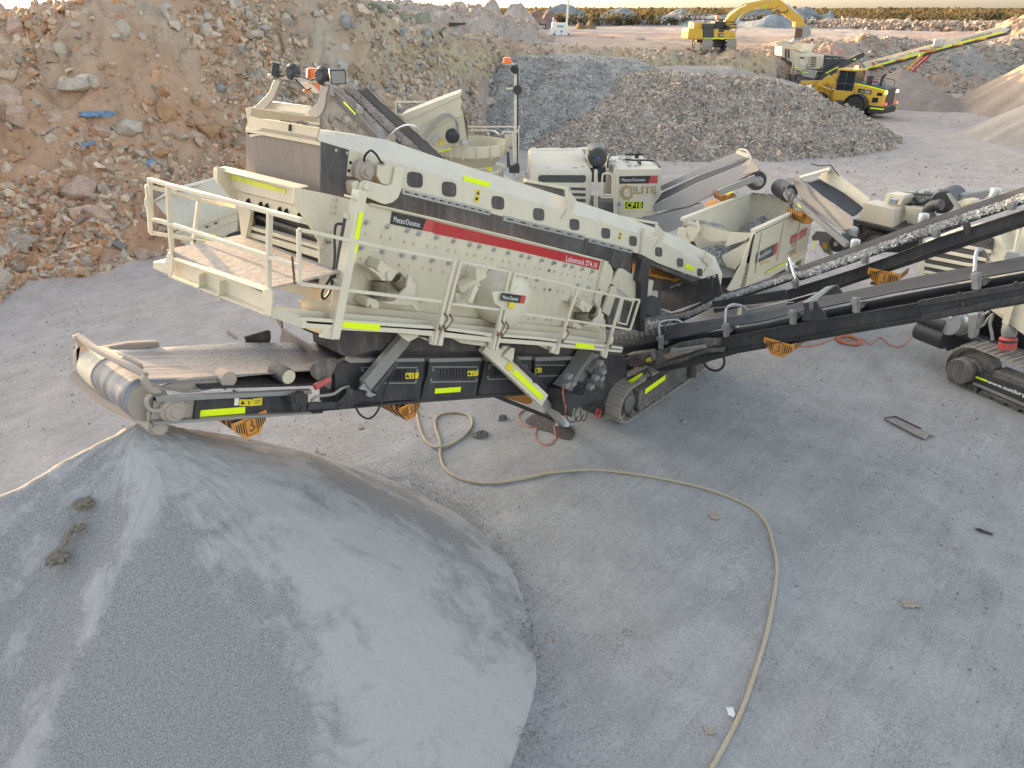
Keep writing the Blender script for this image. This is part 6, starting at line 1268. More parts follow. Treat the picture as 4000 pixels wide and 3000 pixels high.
# --- orange nip guards
def guard(c,w,h,dpt,wd,parent,vent="hole_dark",hook=True,label=None):
    """trapezoid safety guard: c centre of the top edge, wd width direction, dpt depth vector"""
    c = Vector(c); wd = Vector(wd).normalized(); dp = Vector(dpt); dn = -VZ; P = lambda a,b,d=0: c + wd * (a * w) + dn * (b * h) + dp * d
    out = [P(-.5,0),P(.5,0),P(.5,.3),P(.2,1),P(-.2,1),P(-.5,.3)]; mb = MB();
    nn = wd.cross(VZ).normalized(); nn = nn if nn.dot(CAM - c) > 0 else -nn
    mb.plate(out,nn * .008); back = [p + dp for p in out]
    for i in range(6):
        j = (i + 1) % 6
        if i != 0: mb.plate([out[i],out[j],back[j],back[i]],((out[j] - out[i]).cross(dp)).normalized() * .008)
    o = mb.build("nip_guard","guard_orange",parent,label=label); v = MB()
    for sgn in (-1,1):
        for i in range(4):
            a = .22 + i * .065; hh_ = .62 - max(0,a - .2) * 1.1; a *= sgn; q0,q1 = P(a - .015,.15) + nn * .010,P(a + .015,.15) + nn * .010; q2,q3 = P(a + .015,.15 + hh_) + nn * .010,P(a - .015,.15 + hh_) + nn * .010; v.plate([q0,q1,q2,q3],nn * .002)
    for i in (1,2,3,4,5):
        j = (i + 1) % 6; e = (out[j] - out[i]);
        for ii in range(5):
            for jj in range(6):
                ctr = out[i] + e * ((ii + .5) / 5) + dp * ((jj + .5) / 6); u1,u2 = e.normalized() * min(.02,e.length * .07),dp.normalized() * dp.length * .05; nq = e.cross(dp).normalized() * .009
                v.plate([ctr - u1 - u2 - nq,ctr + u1 - u2 - nq,ctr + u1 + u2 - nq,ctr - u1 + u2 - nq],nq * 2.2)
    v.build("guard_holes",vent,o,smooth=0)
    if hook:
        q = lambda a,b: P(a,b) + nn * .014; hk = MB(); hk.tube([q(-.16,.12),q(.16,.12),q(.16,.88),q(-.16,.88)],.008,4,closed=True); hk.tube([q(.02,.22),q(.05,.32),q(-.0,.42)] + [q(-.0 + .075 * math.sin(t),.58 - .13 * math.cos(t)) for t in np.linspace(0,4.2,9)],.012,5); hk.build("hook_symbol","rust",o)
    return o
guard(aY("H",1600,835,YC - .02),.50,.30,(.0,.9,0),VX,SP_,label="orange guard under the head end of the fines conveyor")
guard(aY("I",890,715,YC - .02),.44,.30,(.0,.9,0),VX,SP_,label="orange guard above the yellow end of the hose")
guard(aX("J",2090,735,XA - .1),.62,.32,(.7,0,0),(0,-1,0),SP_,label="orange guard under the near side conveyor")
guard(aX("E",1010,790,XC - .1),.60,.34,(.5,0,0),(0,-1,0),SP_,label="orange guard under the far side conveyor")
go = MB(); go.plate(PY("I",8.6,(1640,650),(1900,636),(1955,660),(1940,720),(1900,730)),(0,.3,0)); go.build("nip_guard","guard_orange",SP_,label="orange mesh guard by the silver leg")
mb = MB(); mb.bar(aY("I",1610,650,8.5),aY("I",2160,870,8.5),.05,.08,VY); mb.build("guard_rail","dark_paint",SP_)
# orange cage guards under the hood tail
cg = MB(); cg.plate(PY("J",8.6,(975,95),(1215,150),(1205,220),(960,175)),(0,.5,0)); o = cg.build("cage_guard","guard_orange",SP_,label="orange perforated guard under the hood's lower end"); v = MB()
for i in range(14):
    for j in range(4): x,y = 985 + i * 14.5,112 + i * 3.4 + j * 11; v.plate(PY("J",8.595,(x,y),(x + 10,y + 2),(x + 10,y + 8),(x,y + 7)),(0,-.004,0))
v.build("guard_holes","hole_dark",o,smooth=0); pl(MY(8.55,[("J",1205,150),("J",1290,175),("J",1195,225)]),(0,.3,0)).build("cage_guard","guard_orange",SP_); plY("J",8.55,.3,(965,30),(1010,45),(980,100),(960,105)).build("cage_guard","guard_orange",SP_)
plY("J",8.7,.4,(960,180),(1200,230),(1300,200),(1500,160),(1560,180),(1100,300),(1000,300)).build("conveyor_floor","dark_dusty",SP_)
# support shell below the hood tail
tl = MB(); hq = [("C",1760,1310),("D",160,1165),("D",345,1243),("D",520,1318),("D",660,1380)]
tl.loft([[p,p - VZ * .12,p - VZ * .12 + VY * 1.6,p + VY * 1.6] for p in MY(Yh + .05,hq)]); tl.build("feed_conveyor_frame","dark_dusty",SP_)
decal("reflective_tape",PY("D",Yh - .005,(392,1168),(468,1203),(462,1238),(386,1206)),"tape",hd); decal("reflective_tape",[aY("C",250,632,Yh + .02),aY("C",468,690,Yh + .02),aY("C",470,735,Yh + .02),aY("C",248,675,Yh + .02)],"tape",hd)
for k,x,y in (("C",370,785),("C",1600,1140)):
    s_ = 1.0 if x < 1000 else .62; decal("warning_label",PY(k,Yh - .004,(x - 18 * s_,y - 32 * s_),(x + 22 * s_,y - 28 * s_),(x + 18 * s_,y + 22 * s_),(x - 22 * s_,y + 18 * s_)),"label_yellow",hd); decal("warning_label",PY(k,Yh - .004,(x - 28 * s_,y + 24 * s_),(x + 12 * s_,y + 28 * s_),(x + 6 * s_,y + 78 * s_),(x - 33 * s_,y + 74 * s_)),"label_yellow",hd)
    t = MB().plate(PY(k,Yh - .01,(x + 2 * s_,y - 22 * s_),(x + 14 * s_,y + 12 * s_),(x - 14 * s_,y + 10 * s_)),(0,-.002,0)); t.plate(PY(k,Yh - .01,(x - 18 * s_,y + 34 * s_),(x + 4 * s_,y + 36 * s_),(x - 4 * s_,y + 62 * s_),(x - 24 * s_,y + 60 * s_)),(0,-.002,0)); t.build("pictogram","ink",hd,smooth=0)
# open inspection flaps on top of the hood
for k,fl,box_ in (("C",[(1125,740),(1220,840),(1195,930),(1100,1010),(1090,1005),(1170,885),(1130,860)],[(775,672),(1140,745),(1130,860),(1090,838),(790,752),(762,735)]),("C",[(1910,1040),(1988,1135),(1975,1180),(1890,1255),(1950,1165),(1900,1130)],[(1580,985),(1915,1045),(1890,1128),(1780,1075),(1740,1050)]),
                    ("D",[(560,1070),(632,1145),(620,1190),(550,1250),(590,1185),(550,1150)],[(330,1015),(560,1065),(540,1140),(480,1125),(350,1050)])):
    plY(k,Yh - .03,.02,*fl).build("hood_flap","cream",hd); plY(k,9.2,.04,*box_).build("flap_box","dark_dusty",hd,bev=.01)
    a,b = box_[0],box_[1]; MB().bar(aY(k,a[0],a[1],9.18),aY(k,b[0],b[1],9.18),.06,.06,VY).build("flap_frame","cream",hd,bev=.004)
# --- feed hopper at the far end
HZ = 3.0; c1h,c2h,c3h,c4h = Vector((19.0,8.1,HZ)),Vector((23.3,8.1,HZ)),Vector((23.3,10.2,HZ)),Vector((18.8,10.2,HZ))
b1h,b2h,b3h,b4h = Vector((19.3,8.8,1.75)),Vector((22.6,8.8,1.75)),Vector((22.6,9.6,1.75)),Vector((19.3,9.6,1.75))
hw = MB()
for a,b,c,d in ((c1h,c2h,b2h,b1h),(c2h,c3h,b3h,b2h),(c3h,c4h,b4h,b3h)): nq = (b - a).cross(d - a).normalized(); hw.plate([a,b,c,d],nq * .03)
hop = hw.build("hopper","cream",SP_,label="cream feed hopper with sloping inner walls at the plant's far end");
rim = MB()
for a,b in ((c1h,c2h),(c2h,c3h),(c3h,c4h)): rim.bar(a,b,.14,.10)
rim.build("hopper_rim","cream_clean",hop,bev=.01); ow = MB(); ow.plate([Vector((18.9,8.02,1.25)),Vector((23.3,8.02,1.25)),Vector((23.3,8.02,2.93)),Vector((19.05,8.02,2.93))],(0,.03,0)); ow.plate([Vector((18.9,10.25,1.25)),Vector((23.3,10.25,1.25)),Vector((23.3,10.25,2.93)),Vector((19.05,10.25,2.93))],(0,.03,0)); ow.plate([Vector((23.33,8.05,.9)),Vector((23.33,10.25,.9)),Vector((23.33,10.25,2.93)),Vector((23.33,8.05,2.93))],(.03,0,0))
for x in (19.4,20.9,22.2): ow.box((x,7.995,2.3),(.05,.03,1.2))
ow.build("hopper_side","cream",hop,bev=.005); Yo = 8.0
decal("sign",PY("D",Yo,(1012,1080),(1165,1003),(1145,1105),(998,1170)),"sign_black_dusty",hop); decal("sign",PY("D",Yo,(1165,1003),(1197,985),(1180,1080),(1145,1105)),"red_soft",hop); decal("sign",PY("D",Yo,(1310,935),(1447,858),(1435,925),(1300,1005)),"red_soft",hop)
text("lettering","Metso:Outotec",aY("D",1015,1140,Yo - .01),aY("D",1132,1072,Yo - .01),aY("D",1022,1098,Yo - .01),"white",hop,.004); text("lettering","Lokotrack ST4.10",aY("D",1312,985,Yo - .01),aY("D",1425,915,Yo - .01),aY("D",1315,958,Yo - .01),"cream",hop,.004)
for x,y,w in ((1045,1170,50),(1095,1150,20),(1320,1010,35),(1300,1090,60),(900,1240,12)): decal("warning_label",PY("D",Yo - .004,(x,y),(x + w,y - w * .5),(x + w,y - w * .5 + 14),(x,y + 16)),"yellow_faded",hop)
decal("reflective_tape",PY("D",Yo - .02,(1095,1242),(1258,1155),(1258,1172),(1092,1262)),"tape_dusty",hop)
pl(MY(Yo - .05,[("D",985,905),("D",960,990),("D",865,1400),("D",800,1420),("D",760,1400),("D",880,1180),("D",960,960)]),(0,.05,0)).build("hopper_end_plate","cream",hop,bev=.008)
pl(MX(18.95,[("D",505,830),("D",780,900),("D",775,975),("D",620,985),("D",510,925)]),(.04,0,0)).build("front_cross_plate","cream",hop,bev=.008)
for pts,X in ((((400,855),(420,845),(510,865),(500,960),(440,985),(400,935)),18.9),(((395,800),(500,820),(495,840),(370,825)),18.9),(((780,900),(1000,910),(900,975),(745,1025),(735,1010)),18.85),(((705,1105),(950,975),(860,1170),(820,1225),(740,1195)),18.7),(((330,860),(400,860),(440,1020),(320,1010),(310,960)),18.9),(((480,800),(500,800),(520,880),(460,970),(440,960),(495,880)),18.8)):
    pl(MX(X,[("D",x,y) for x,y in pts]),(.03,0,0)).build("hopper_flap","cream_clean",hop,bev=.005)
g = np.random.default_rng(12)
def heap(name,c,rx,ry,h,n,s0,s1,parent,pal=PALE,seed=2):
    g = np.random.default_rng(seed); a = g.uniform(0,2 * np.pi,n); r = np.sqrt(g.random(n)); p = np.stack([c[0] + rx * r * np.cos(a),c[1] + ry * r * np.sin(a),c[2] + h * (1 - r)],1); return scatter(name,p,g.uniform(s0,s1,n),"stone",parent,stone_cols(n,pal,seed,.12),kind="stuff",seed=seed)
MB().lathe((22.0,9.15,1.75),(0,0,1),[(0,1.2),(.85,.05),(.85,0)],20).build("heap_core","grey_steel",hop); heap("stone_load",(22.0,9.15,1.8),1.2,.9,.9,2600,.03,.06,hop); heap("stone_load",(19.2,9.1,2.0),.7,.75,.35,1200,.03,.06,hop,seed=5); heap("stone_load",(19.05,9.5,2.95),.12,.5,.04,260,.03,.05,hop,seed=6); heap("stone_load",(23.2,9.4,3.02),.12,.8,.06,300,.03,.05,hop,seed=7)
MB().lathe((19.2,9.1,1.6),(0,0,1),[(0,.7),(.6,.1),(.6,0)],16).build("heap_core","grey_steel",hop)
MB().box((21.0,9.2,.9),(4.0,1.5,.7)).build("hopper_base","dark_paint",SP_,bev=.02)
for x,y in ((19.2,8.2),(23.2,8.1),(23.2,10.1)): MB().bar((x,y,0),(x,y,2.0),.09,.09).build("hopper_leg","cream",SP_,bev=.004)
decal("reflective_tape",PY("D",8.03,(1508,965),(1520,960),(1512,1045),(1498,1050)),"tape",SP_)
# --- return conveyor rising behind the hood
def rc(x,y,o=0.0): t = min(max((x - 850) / 1000,0),1.1); return aF("B",x,y,28.5 - 6 * t + o)
ne3 = [rc(955,318),rc(1080,430),rc(1300,650),rc(1505,850),rc(1700,1040)]; fe3 = [rc(1172,308,.6),rc(1290,430,.6),rc(1480,590,.6),rc(1700,790,.6),rc(1900,975,.6)]
bo = trough(ne3,fe3,.10,30).build("belt","belt_black",SP_,smooth=60,label="black belt of the rear return conveyor with a strip of gravel"); q = bo.modifiers.new("t",'SOLIDIFY'); q.thickness = .02
gravel_on("gravel_load",ne3,fe3,7000,.14,.015,.035,[(.42,.36,.33),(.48,.42,.39),(.37,.34,.33)],bo,.10,.06,.58)
t3 = [rc(845,290,-.2),rc(1000,420,-.2),rc(1340,795,-.2),rc(1400,850,-.2)]; MB().loft([[p,p - VZ * .05,p - VZ * .05 + CF_ * .2 + CR_ * .15,p + CF_ * .2 + CR_ * .15] for p in t3]).build("side_beam","grey_steel",SP_,label="steel upper edge beam of the return conveyor")
t3 = [rc(850,345,-.2),rc(1000,500,-.2),rc(1260,765,-.2),rc(1300,800,-.2)]; MB().loft([[p,p - VZ * .16,p - VZ * .16 + CR_ * .06,p + CR_ * .06] for p in t3]).build("side_beam","dark_dusty",SP_,label="lower dark beam of the return conveyor")
pl([rc(850,300,-.15),rc(945,330,-.15),rc(1080,480,-.15),rc(1330,780,-.15),rc(1200,720,-.15),rc(900,430,-.15),rc(850,360,-.15)],CF_ * .05).build("side_plate","dark_dusty",SP_)
decal("reflective_tape",[rc(985,432,-.3),rc(1086,540,-.3),rc(1080,550,-.3),rc(973,442,-.3)],"tape",SP_)
for x,y in ((885,360),(1120,515),(1400,745)): MB().lathe(rc(x,y,-.25),CF_,[(0,0),(0,.12),(.03,.14),(.25,.14)],18).build("belt_roller","dusty_steel",SP_)
MB().tube(curve_pts([rc(1375,760,-.3),rc(1420,690,-.1),rc(1500,645,.2),rc(1570,640,.4),rc(1610,660,.5),rc(1620,690,.6)],6),.035,8).build("safety_hoop","galv",SP_)
MB().bar(rc(1340,790,-.2),rc(1405,730,-.2),.08,.05).build("hoop_bracket","galv",SP_)
MB().tube(curve_pts([rc(1040,410,.4),rc(1190,420,.4),rc(1200,330,.8),rc(1290,400,.7),rc(1330,445,.7)],5),.012,5).build("emergency_cord","hose_dark",SP_)
# ================================================================== CONE CRUSHER
YF = 27.0
CC = thing("cone_crusher","cream cone crusher with round bowl, beacon mast and tank marked CP10 behind the screening plant","crusher",c2m(1.5,YF + 1.5,0))
def bxF(x0,x1,y0,y1,z0,z1): c = c2m((x0 + x1) / 2,(y0 + y1) / 2,(z0 + z1) / 2); return MB().box(c,(x1 - x0,y1 - y0,z1 - z0),(CR_,CF_,VZ))
def cxy(p): return cam_xy(p)
# engine housing: rounded louvred front
E0,E1 = aF("C",815,600,YF),aF("C",1355,600,YF); xa,xb = cxy(E0)[0],cxy(E1)[0]; ze = E0.z;
sec = lambda y,zt,zb,x0,x1,r=.14: [c2m(x0,y,zb),c2m(x0,y,zt - r),c2m(x0 + r * .4,y,zt - r * .35),c2m(x0 + r,y,zt),c2m(x1 - r,y,zt),c2m(x1 - r * .4,y,zt - r * .35),c2m(x1,y,zt - r),c2m(x1,y,zb)]
zbk = aF("C",900,385,YF + 3.6).z; zt0 = aF("C",1000,582,YF).z
eh = MB().loft([sec(YF - .05,zt0 - .1,.9,xa + .05,xb - .05),sec(YF,zt0 - .02,.9,xa,xb),sec(YF + .12,zt0 + .02,.9,xa,xb),sec(YF + 3.4,zbk,.9,xa,xb - .02),sec(YF + 3.55,zbk - .1,.9,xa + .05,xb - .06)])
eho = eh.build("engine_housing","hood_white",CC,bev=.01)
gm,gn,gb = newmat("mesh_grille"); tc_ = N(gn,"ShaderNodeTexCoord").outputs["Object"]; ck_ = N(gn,"ShaderNodeTexChecker",Scale=38.0); gn.links.new(tc_,ck_.inputs[0]); ck_.inputs[1].default_value = (.02,.02,.02,1); ck_.inputs[2].default_value = (.12,.12,.115,1); gn.links.new(ck_.outputs[0],gb.inputs[0]); gb.inputs["Roughness"].default_value = .6
for pts in (((905,628),(1290,628),(1303,640),(1300,680),(1285,693),(905,690),(890,678),(890,642)),((1160,733),(1300,737),(1298,762),(1175,757)),((1180,782),(1300,786),(1298,812),(1195,808)),((1215,832),(1300,835),(1298,862),(1220,858)),((1220,882),(1300,886),(1298,912),(1230,908))):
    plF("C",YF - .06,-.008,*pts).build("grille","mesh_grille",eho,smooth=0)
for i in range(4): MB().bar(aF("C",830 - i * 8,545 - i * 45,YF + .6 + i * .8),aF("C",1290 - i * 25,545 - i * 45,YF + .6 + i * .8),.03,.02).build("roof_rib","cream_clean",eho)
for x,y,d in ((975,571,.2),(1210,568,.2),(890,562,.4),(1275,558,.4),(890,388,3.4),(1100,385,3.4)): MB().box(aF("C",x,y,YF + d) ,(.16,.06,.04),(CR_,CF_,VZ)).build("roof_clip","dark_paint",eho)
plF("C",YF + 1.2,.03,(785,600),(805,640),(805,665),(785,668),(780,630)).build("housing_handle","dark_paint",eho)
# air cleaner
ac = MB(); c_ = aF("C",1405,478,YF + .6); ac.lathe(c_,CF_,[(0,0),(.0,.05),(-.02,.16),(0,.30),(.08,.36),(1.3,.36),(1.35,.3),(1.35,0)],28); aco = ac.build("air_cleaner","dark_paint",CC)
decal("label_plate",PF("C",YF + .55,(1392,470),(1422,472),(1421,488),(1392,486)),"blue_label",aco); plF("C",YF + .7,.4,(1255,402),(1325,400),(1340,520),(1365,560),(1340,570),(1310,500),(1300,420)).build("cleaner_bracket","cream",CC,bev=.01)
plF("C",YF + .75,.5,(1345,570),(1475,560),(1475,690),(1350,690)).build("engine_bay","dark_paint",CC,bev=.02); decal("label_plate",PF("C",YF + .7,(1393,597),(1420,598),(1420,612),(1392,612)),"blue_label",CC)
# tank with signs
T0,T1 = aF("C",1562,580,YF),aF("C",1962,575,YF); x0,x1 = cxy(T0)[0],cxy(T1)[0]; zt = T0.z
tk = MB(); tk.plate(PF("C",YF,(1562,580),(1962,575),(1945,770),(1890,810),(1888,905),(1918,935),(1918,943),(1565,948)),CF_ * .03); tk.loft([[c2m(x0,YF + .03,zt),c2m(x1,YF + .03,zt),c2m(x1,YF + .03,1.4),c2m(x0,YF + .03,1.4)],[c2m(x0 - .1,YF + 2.6,zt + .02),c2m(x1 - .35,YF + 2.6,zt + .02),c2m(x1 - .35,YF + 2.6,1.4),c2m(x0 - .1,YF + 2.6,1.4)]])
tko = tk.build("tank","cream_clean",CC,bev=.012)
yl = YF - .012
decal("sign",PF("C",yl,(1592,638),(1860,633),(1860,655),(1838,700),(1592,703)),"sign_black",tko); decal("sign",PF("C",yl,(1860,633),(1922,631),(1922,697),(1838,700)),"red_soft",tko); text("lettering","Metso:Outotec",aF("C",1612,684,yl - .01),aF("C",1814,681,yl - .01),aF("C",1612,656,yl - .01),"white",tko,.002)
gear = [];
for i in range(34):
    t = R(20 + 310 * i / 33 + 15); rr = 64 if (i // 2) % 2 else 52; gear.append((1655 + math.cos(t) * rr,780 - math.sin(t) * rr * 1.08))
for i in range(34): t = R(20 + 310 * (33 - i) / 33 + 15); gear.append((1662 + math.cos(t) * 36,780 - math.sin(t) * 38))
gm_ = MB(); nG = 34
pts = PF("C",yl,*gear)
for i in range(nG - 1): gm_.plate([pts[i],pts[i + 1],pts[2 * nG - 2 - i],pts[2 * nG - 1 - i]],-CF_ * .008)
gm_.build("gear_logo","gold",tko,smooth=0); text("lettering","ELITE",aF("C",1682,788,yl - .014),aF("C",1906,786,yl - .014),aF("C",1682,728,yl - .014),"gold_dark",tko,.04); text("lettering","ELITE",aF("C",1677,784,yl - .022),aF("C",1900,782,yl - .022),aF("C",1677,730,yl - .022),"gold_light",tko,.012)
decal("id_plate",PF("C",yl,(1636,858),(1804,855),(1800,920),(1636,923)),"tape",tko); decal("id_plate",PF("C",yl - .006,(1642,862),(1798,860),(1795,915),(1642,918)),"ink",tko); text("lettering","CP10",aF("C",1652,914,yl - .013),aF("C",1784,911,yl - .013),aF("C",1652,866,yl - .013),"tape",tko,.02)
decal("label_plate",PF("C",yl,(1570,866),(1600,866),(1600,895),(1570,895)),"blue_label",tko); decal("label_plate",PF("C",yl - .006,(1578,874),(1592,874),(1592,887),(1578,887)),"white",tko)
fit = MB(); g = random.Random(3)
for i in range(26): x,y = g.uniform(1490,1760),g.uniform(420,560); q_ = aF("C",x,y,YF + 2.6 - (y - 420) / 160 * 2.4); q_.z = zt + .05; fit.box(q_,(g.uniform(.05,.16),g.uniform(.04,.1),g.uniform(.04,.12)),(CR_,CF_,VZ))
fit.build("valve_group","galv",tko,bev=.005)
bo_ = MB()
for i in range(26): q_ = c2m(x0 + .06,YF + .1 + i * .095,zt + .015); bo_.cyl(q_,q_ + VZ * .03,.014,n=6); q_ = c2m(x0 + .55,YF + .1 + i * .095,zt + .015); bo_.cyl(q_,q_ + VZ * .03,.014,n=6)
bo_.build("lid_bolts","galv",tko)
for (x,y) in ((1760,540),(1742,462)): q_ = aF("C",x,y,YF + .9 if y > 500 else YF + 2.2); q_.z = zt; MB().lathe(q_,VZ,[(0,.09),(.06,.09),(.06,.07),(.13,.08),(.13,0)],14).build("filler_cap","hose_dark",tko)
hs = MB();
for pts in (((1640,490,1.3),(1720,500,1.2),(1830,500,1.0),(1900,510,.8),(1940,560,.3)),((1640,450,2.3),(1720,450,2.2),(1800,450,2.2),(1845,480,1.8)),((1490,560,.4),(1500,480,1.2),(1540,430,2))): hs.tube(curve_pts([aF("C",x,y,YF + d) for x,y,d in pts],6),.035,8)
hs.build("hose","hose_dark",tko)
rl = MB();
for pts in (((1378,935),(1380,620),(1384,600),(1394,606),(1398,935)),((1435,820),(1445,640),(1460,618),(1490,610),(1520,620),(1530,640),(1530,820)),((1430,820),(1530,822)),((1548,980),(1548,600),(1558,590),(1570,600),(1562,980)),((1435,795),(1515,800))): rl.tube(curve_pts(PF("C",YF - .45,*pts),4),.035,6)
rl.build("access_rail","cream_clean",CC)
plF("C",YF - .2,.9,(1350,850),(1560,870),(1570,1000),(1380,960)).build("walkway","dark_dusty",CC); plF("C",YF + .1,2,(1560,945),(1905,945),(1900,1060),(1600,1040),(1540,1000)).build("chassis","dark_paint",CC,bev=.02)
bxF(-9,4.6,YF + .6,YF + 2.6,.7,1.4).build("chassis","dark_paint",CC,bev=.03)
plF("C",YF + .3,.9,(690,700),(770,650),(810,670),(740,720)).build("deck_plate","cream",CC)
# bowl and crusher head
bc = aF("C",330,335,YF + 1.8); rB = (aF("C",620,335,YF + 1.8) - bc).length
bw = MB().lathe(bc,-VZ,[(0,rB),(.02,rB + .03),(.42,rB + .0),(.44,rB - .04),(.85,rB * .62),(.86,rB * .66),(.93,rB * .66),(.93,rB * .6),(.90,rB * .58),(.80,rB * .56),(.40,rB * .93),(0,rB * .97),(0,rB)],44,False); bwo = bw.build("crusher_bowl","cream",CC)
rb_ = MB()
for i in range(16): a = 2 * math.pi * i / 16 + .1; d = Vector((math.cos(a),math.sin(a),0)); rb_.bar(bc + d * (rB + .03) - VZ * .02,bc + d * (rB + .05) - VZ * .48,.03,.09,d.cross(VZ))
rb_.build("bowl_rib","cream",bwo); MB().lathe(bc - VZ * .9,-VZ,[(0,rB * .66),(.06,rB * .95),(.14,rB * .97),(.18,rB * .9),(.55,rB * .9),(.56,rB * 1.12),(.62,rB * 1.12),(.62,0)],44).build("crusher_frame","cream_clean",CC)
MB().box(aF("C",470,575,YF + .45),(.14,.1,.14)).build("sensor","label_yellow",CC)
# feed chute box
fx = MB(); A_ = PF("B",YF + .6,(1480,565),(1975,372),(1995,440),(1990,520),(1530,690)); fx.plate(A_,CF_ * .05); fx.plate(PF("B",YF + .55,(1470,555),(1760,440),(1975,362),(1982,395),(1520,605)),CF_ * 1.6)
fx.plate(PF("B",YF + .62,(1540,640),(2000,500),(2040,600),(2050,790),(2000,790),(1800,870),(1740,830),(1660,740)),CF_ * .06); fx.plate(PF("B",YF + .55,(1740,590),(1980,505),(2000,560),(1880,600),(1760,680)),CF_ * .08)
fco = fx.build("feed_chute","cream",CC,bev=.012); fx = MB(); fx.plate([aF("B",1975,372,YF + .6),aF("B",1996,440,YF + .6),aF("B",2045,600,YF + .6),aF("B",2050,790,YF + .6),aF("B",2050,790,YF + 2.2),aF("B",2045,600,YF + 2.2),aF("B",1996,440,YF + 2.2)],CR_ * .03); fx.build("chute_end","cream",fco)
mo = MB(); mo.lathe(aF("B",1920,730,YF + .6),-CF_,[(0,.26),(.08,.26),(.1,.18),(.28,.17),(.3,.1),(.3,0)],24); [bolt(mo,aF("B",1920 + 52 * math.cos(t),730 + 50 * math.sin(t),YF + .52),-CF_,.03,.04) for t in np.linspace(0,2 * math.pi,11)[:-1]]; mo.build("drive_motor","dark_paint",fco,bev=.004)
plF("B",YF + .55,.05,(1745,735),(1820,700),(1860,690),(1880,800),(1830,830),(1760,800)).build("motor_plate","cream_clean",fco,bev=.008); MB().bar(aF("B",1720,800,YF + .4),aF("B",1810,735,YF + .4),.05,.12).build("torque_arm","galv",fco,bev=.006); MB().box(aF("B",2015,790,YF + .35),(.25,.2,.18)).build("motor_fitting","galv",fco,bev=.02)
hs = MB(); [hs.tube(curve_pts([aF("B",x + o * 12,y + o * 14,YF + .35 - .03 * o) for x,y in ((1655,735),(1720,660),(1790,575),(1860,540),(1920,560),(1950,620),(1945,690))],6),.022,6) for o in (0,1,2)]; hs.build("hose","hose_grey",fco)
decal("reflective_tape",PF("B",YF + .53,(1790,868),(1915,832),(1905,845),(1785,880)),"tape",fco); decal("warning_label",PF("B",YF + .5,(1805,762),(1832,758),(1842,808),(1815,812)),"label_yellow",fco)
rl = MB(); [rl.tube(curve_pts([aF(k,x,y,YF + d) for k,x,y,d in pts],4),.035,6) for pts in ([("B",1430,540,1.8),("B",1430,460,1.8),("B",1445,440,1.8),("B",1690,440,2.2),("B",1720,460,2.2)],[("B",1430,548,1.8),("B",1600,548,2.0)],[("C",285,213,3.0),("C",690,212,2.0),("C",716,228,1.6),("C",716,420,1.6),("C",690,425,1.6)],[("C",288,245,3),("C",480,243,3),("C",535,262,2.6),("C",555,280,2.4)],[("C",585,275,1.2),("C",590,255,1.2),("C",700,258,1.2),("C",716,240,1.2),("C",716,225,1.6)],[("C",670,260,1.2),("C",680,640,1.2)],[("C",716,240,1.4),("C",712,560,1.4)])]
rl.build("handrail","cream_clean",CC); plF("C",YF + 1.5,.04,(600,275),(665,280),(665,385),(600,370)).build("rail_panel","cream",CC)
# mast with beacon, lamp and horn
mp0,mp1 = aF("C",690,610,YF + 1.3),aF("P",472,590,YF + 1.3); mp0 = Vector((mp1.x,mp1.y,mp0.z)); ms = MB().bar(mp0,mp1,.09,.09,CR_); mso = ms.build("mast","cream_clean",CC,bev=.008)
MB().cyl(mp0 - VZ * .0 + CR_ * .09,mp1 + CR_ * .09,.025,n=6).build("cable","hose_dark",mso); MB().bar(mp1 + VZ * .14 - CR_ * .42,mp1 + VZ * .14 + CR_ * .06,.1,.04).build("mast_arm","galv",mso); MB().lathe(mp1 + VZ * .17 - CR_ * .3,VZ,[(0,0),(0,.2),(.03,.2),(.04,.16),(.18,.14),(.2,0)],20).build("beacon","amber_plastic",mso)
h = MB().box(mp1 - VZ * .02 + CR_ * .02 - CF_ * .1,(.16,.2,.3),(CR_,CF_,VZ)); h.lathe(mp1 + VZ * .02 - CF_ * .25 - CR_ * .03,(Vector((-.8,-.5,-.3))),[(0,.02),(.02,.12),(.1,.14),(.1,0)],16); h.build("work_lamp","dark_paint",mso); MB().lathe(mp1 - VZ * .72 + CR_ * .08,-CF_ ,[(0,0),(0,.09),(.1,.17),(.12,.17),(.12,0)],18).build("horn","dark_paint",mso)
MB().bar(aF("P",390,765,YF + 1.3),aF("P",470,765,YF + 1.3),.05,.06).build("mast_hook","cream_clean",mso); plF("C",YF + 1.0,.3,(635,560),(720,530),(730,560),(728,612),(640,610)).build("mast_base","dark_paint",CC,bev=.01)
plF("C",YF + 1.1,.2,(618,440),(640,430),(648,560),(620,560)).build("mast_post","dark_paint",CC,bev=.01)
# left feed bin and its conveyor
YB = 27.3
wg = MB(); wg.plate([aF("F",215,300,YB),aF("F",370,190,YB),aF("F",780,85,YB + 1),aF("F",1020,25,YB + 1.5),aF("F",1020,45,YB + 1.3),aF("F",790,110,YB + .8),aF("F",400,215,YB - .2),aF("F",220,305,YB - .1)],CF_ * .05)
wg.plate([aF("F",220,300,YB),aF("F",400,210,YB),aF("F",1020,40,YB + 1.2),aF("F",1030,330,YB),aF("F",940,350,YB - .6),aF("F",520,500,YB - .9),aF("F",400,555,YB - 1.0),aF("F",340,440,YB - .6)],CF_ * .05)
wo = wg.build("feed_bin","cream",CC,bev=.01,label="wide cream feed bin at the crusher's left end")
sd = MB(); q = [("F",395,580),("F",530,480),("F",940,345),("F",945,545),("F",800,640),("F",560,740)]; sd.plate([aF(k,x,y,YB - 1.0) for k,x,y in q],CF_ * .06)
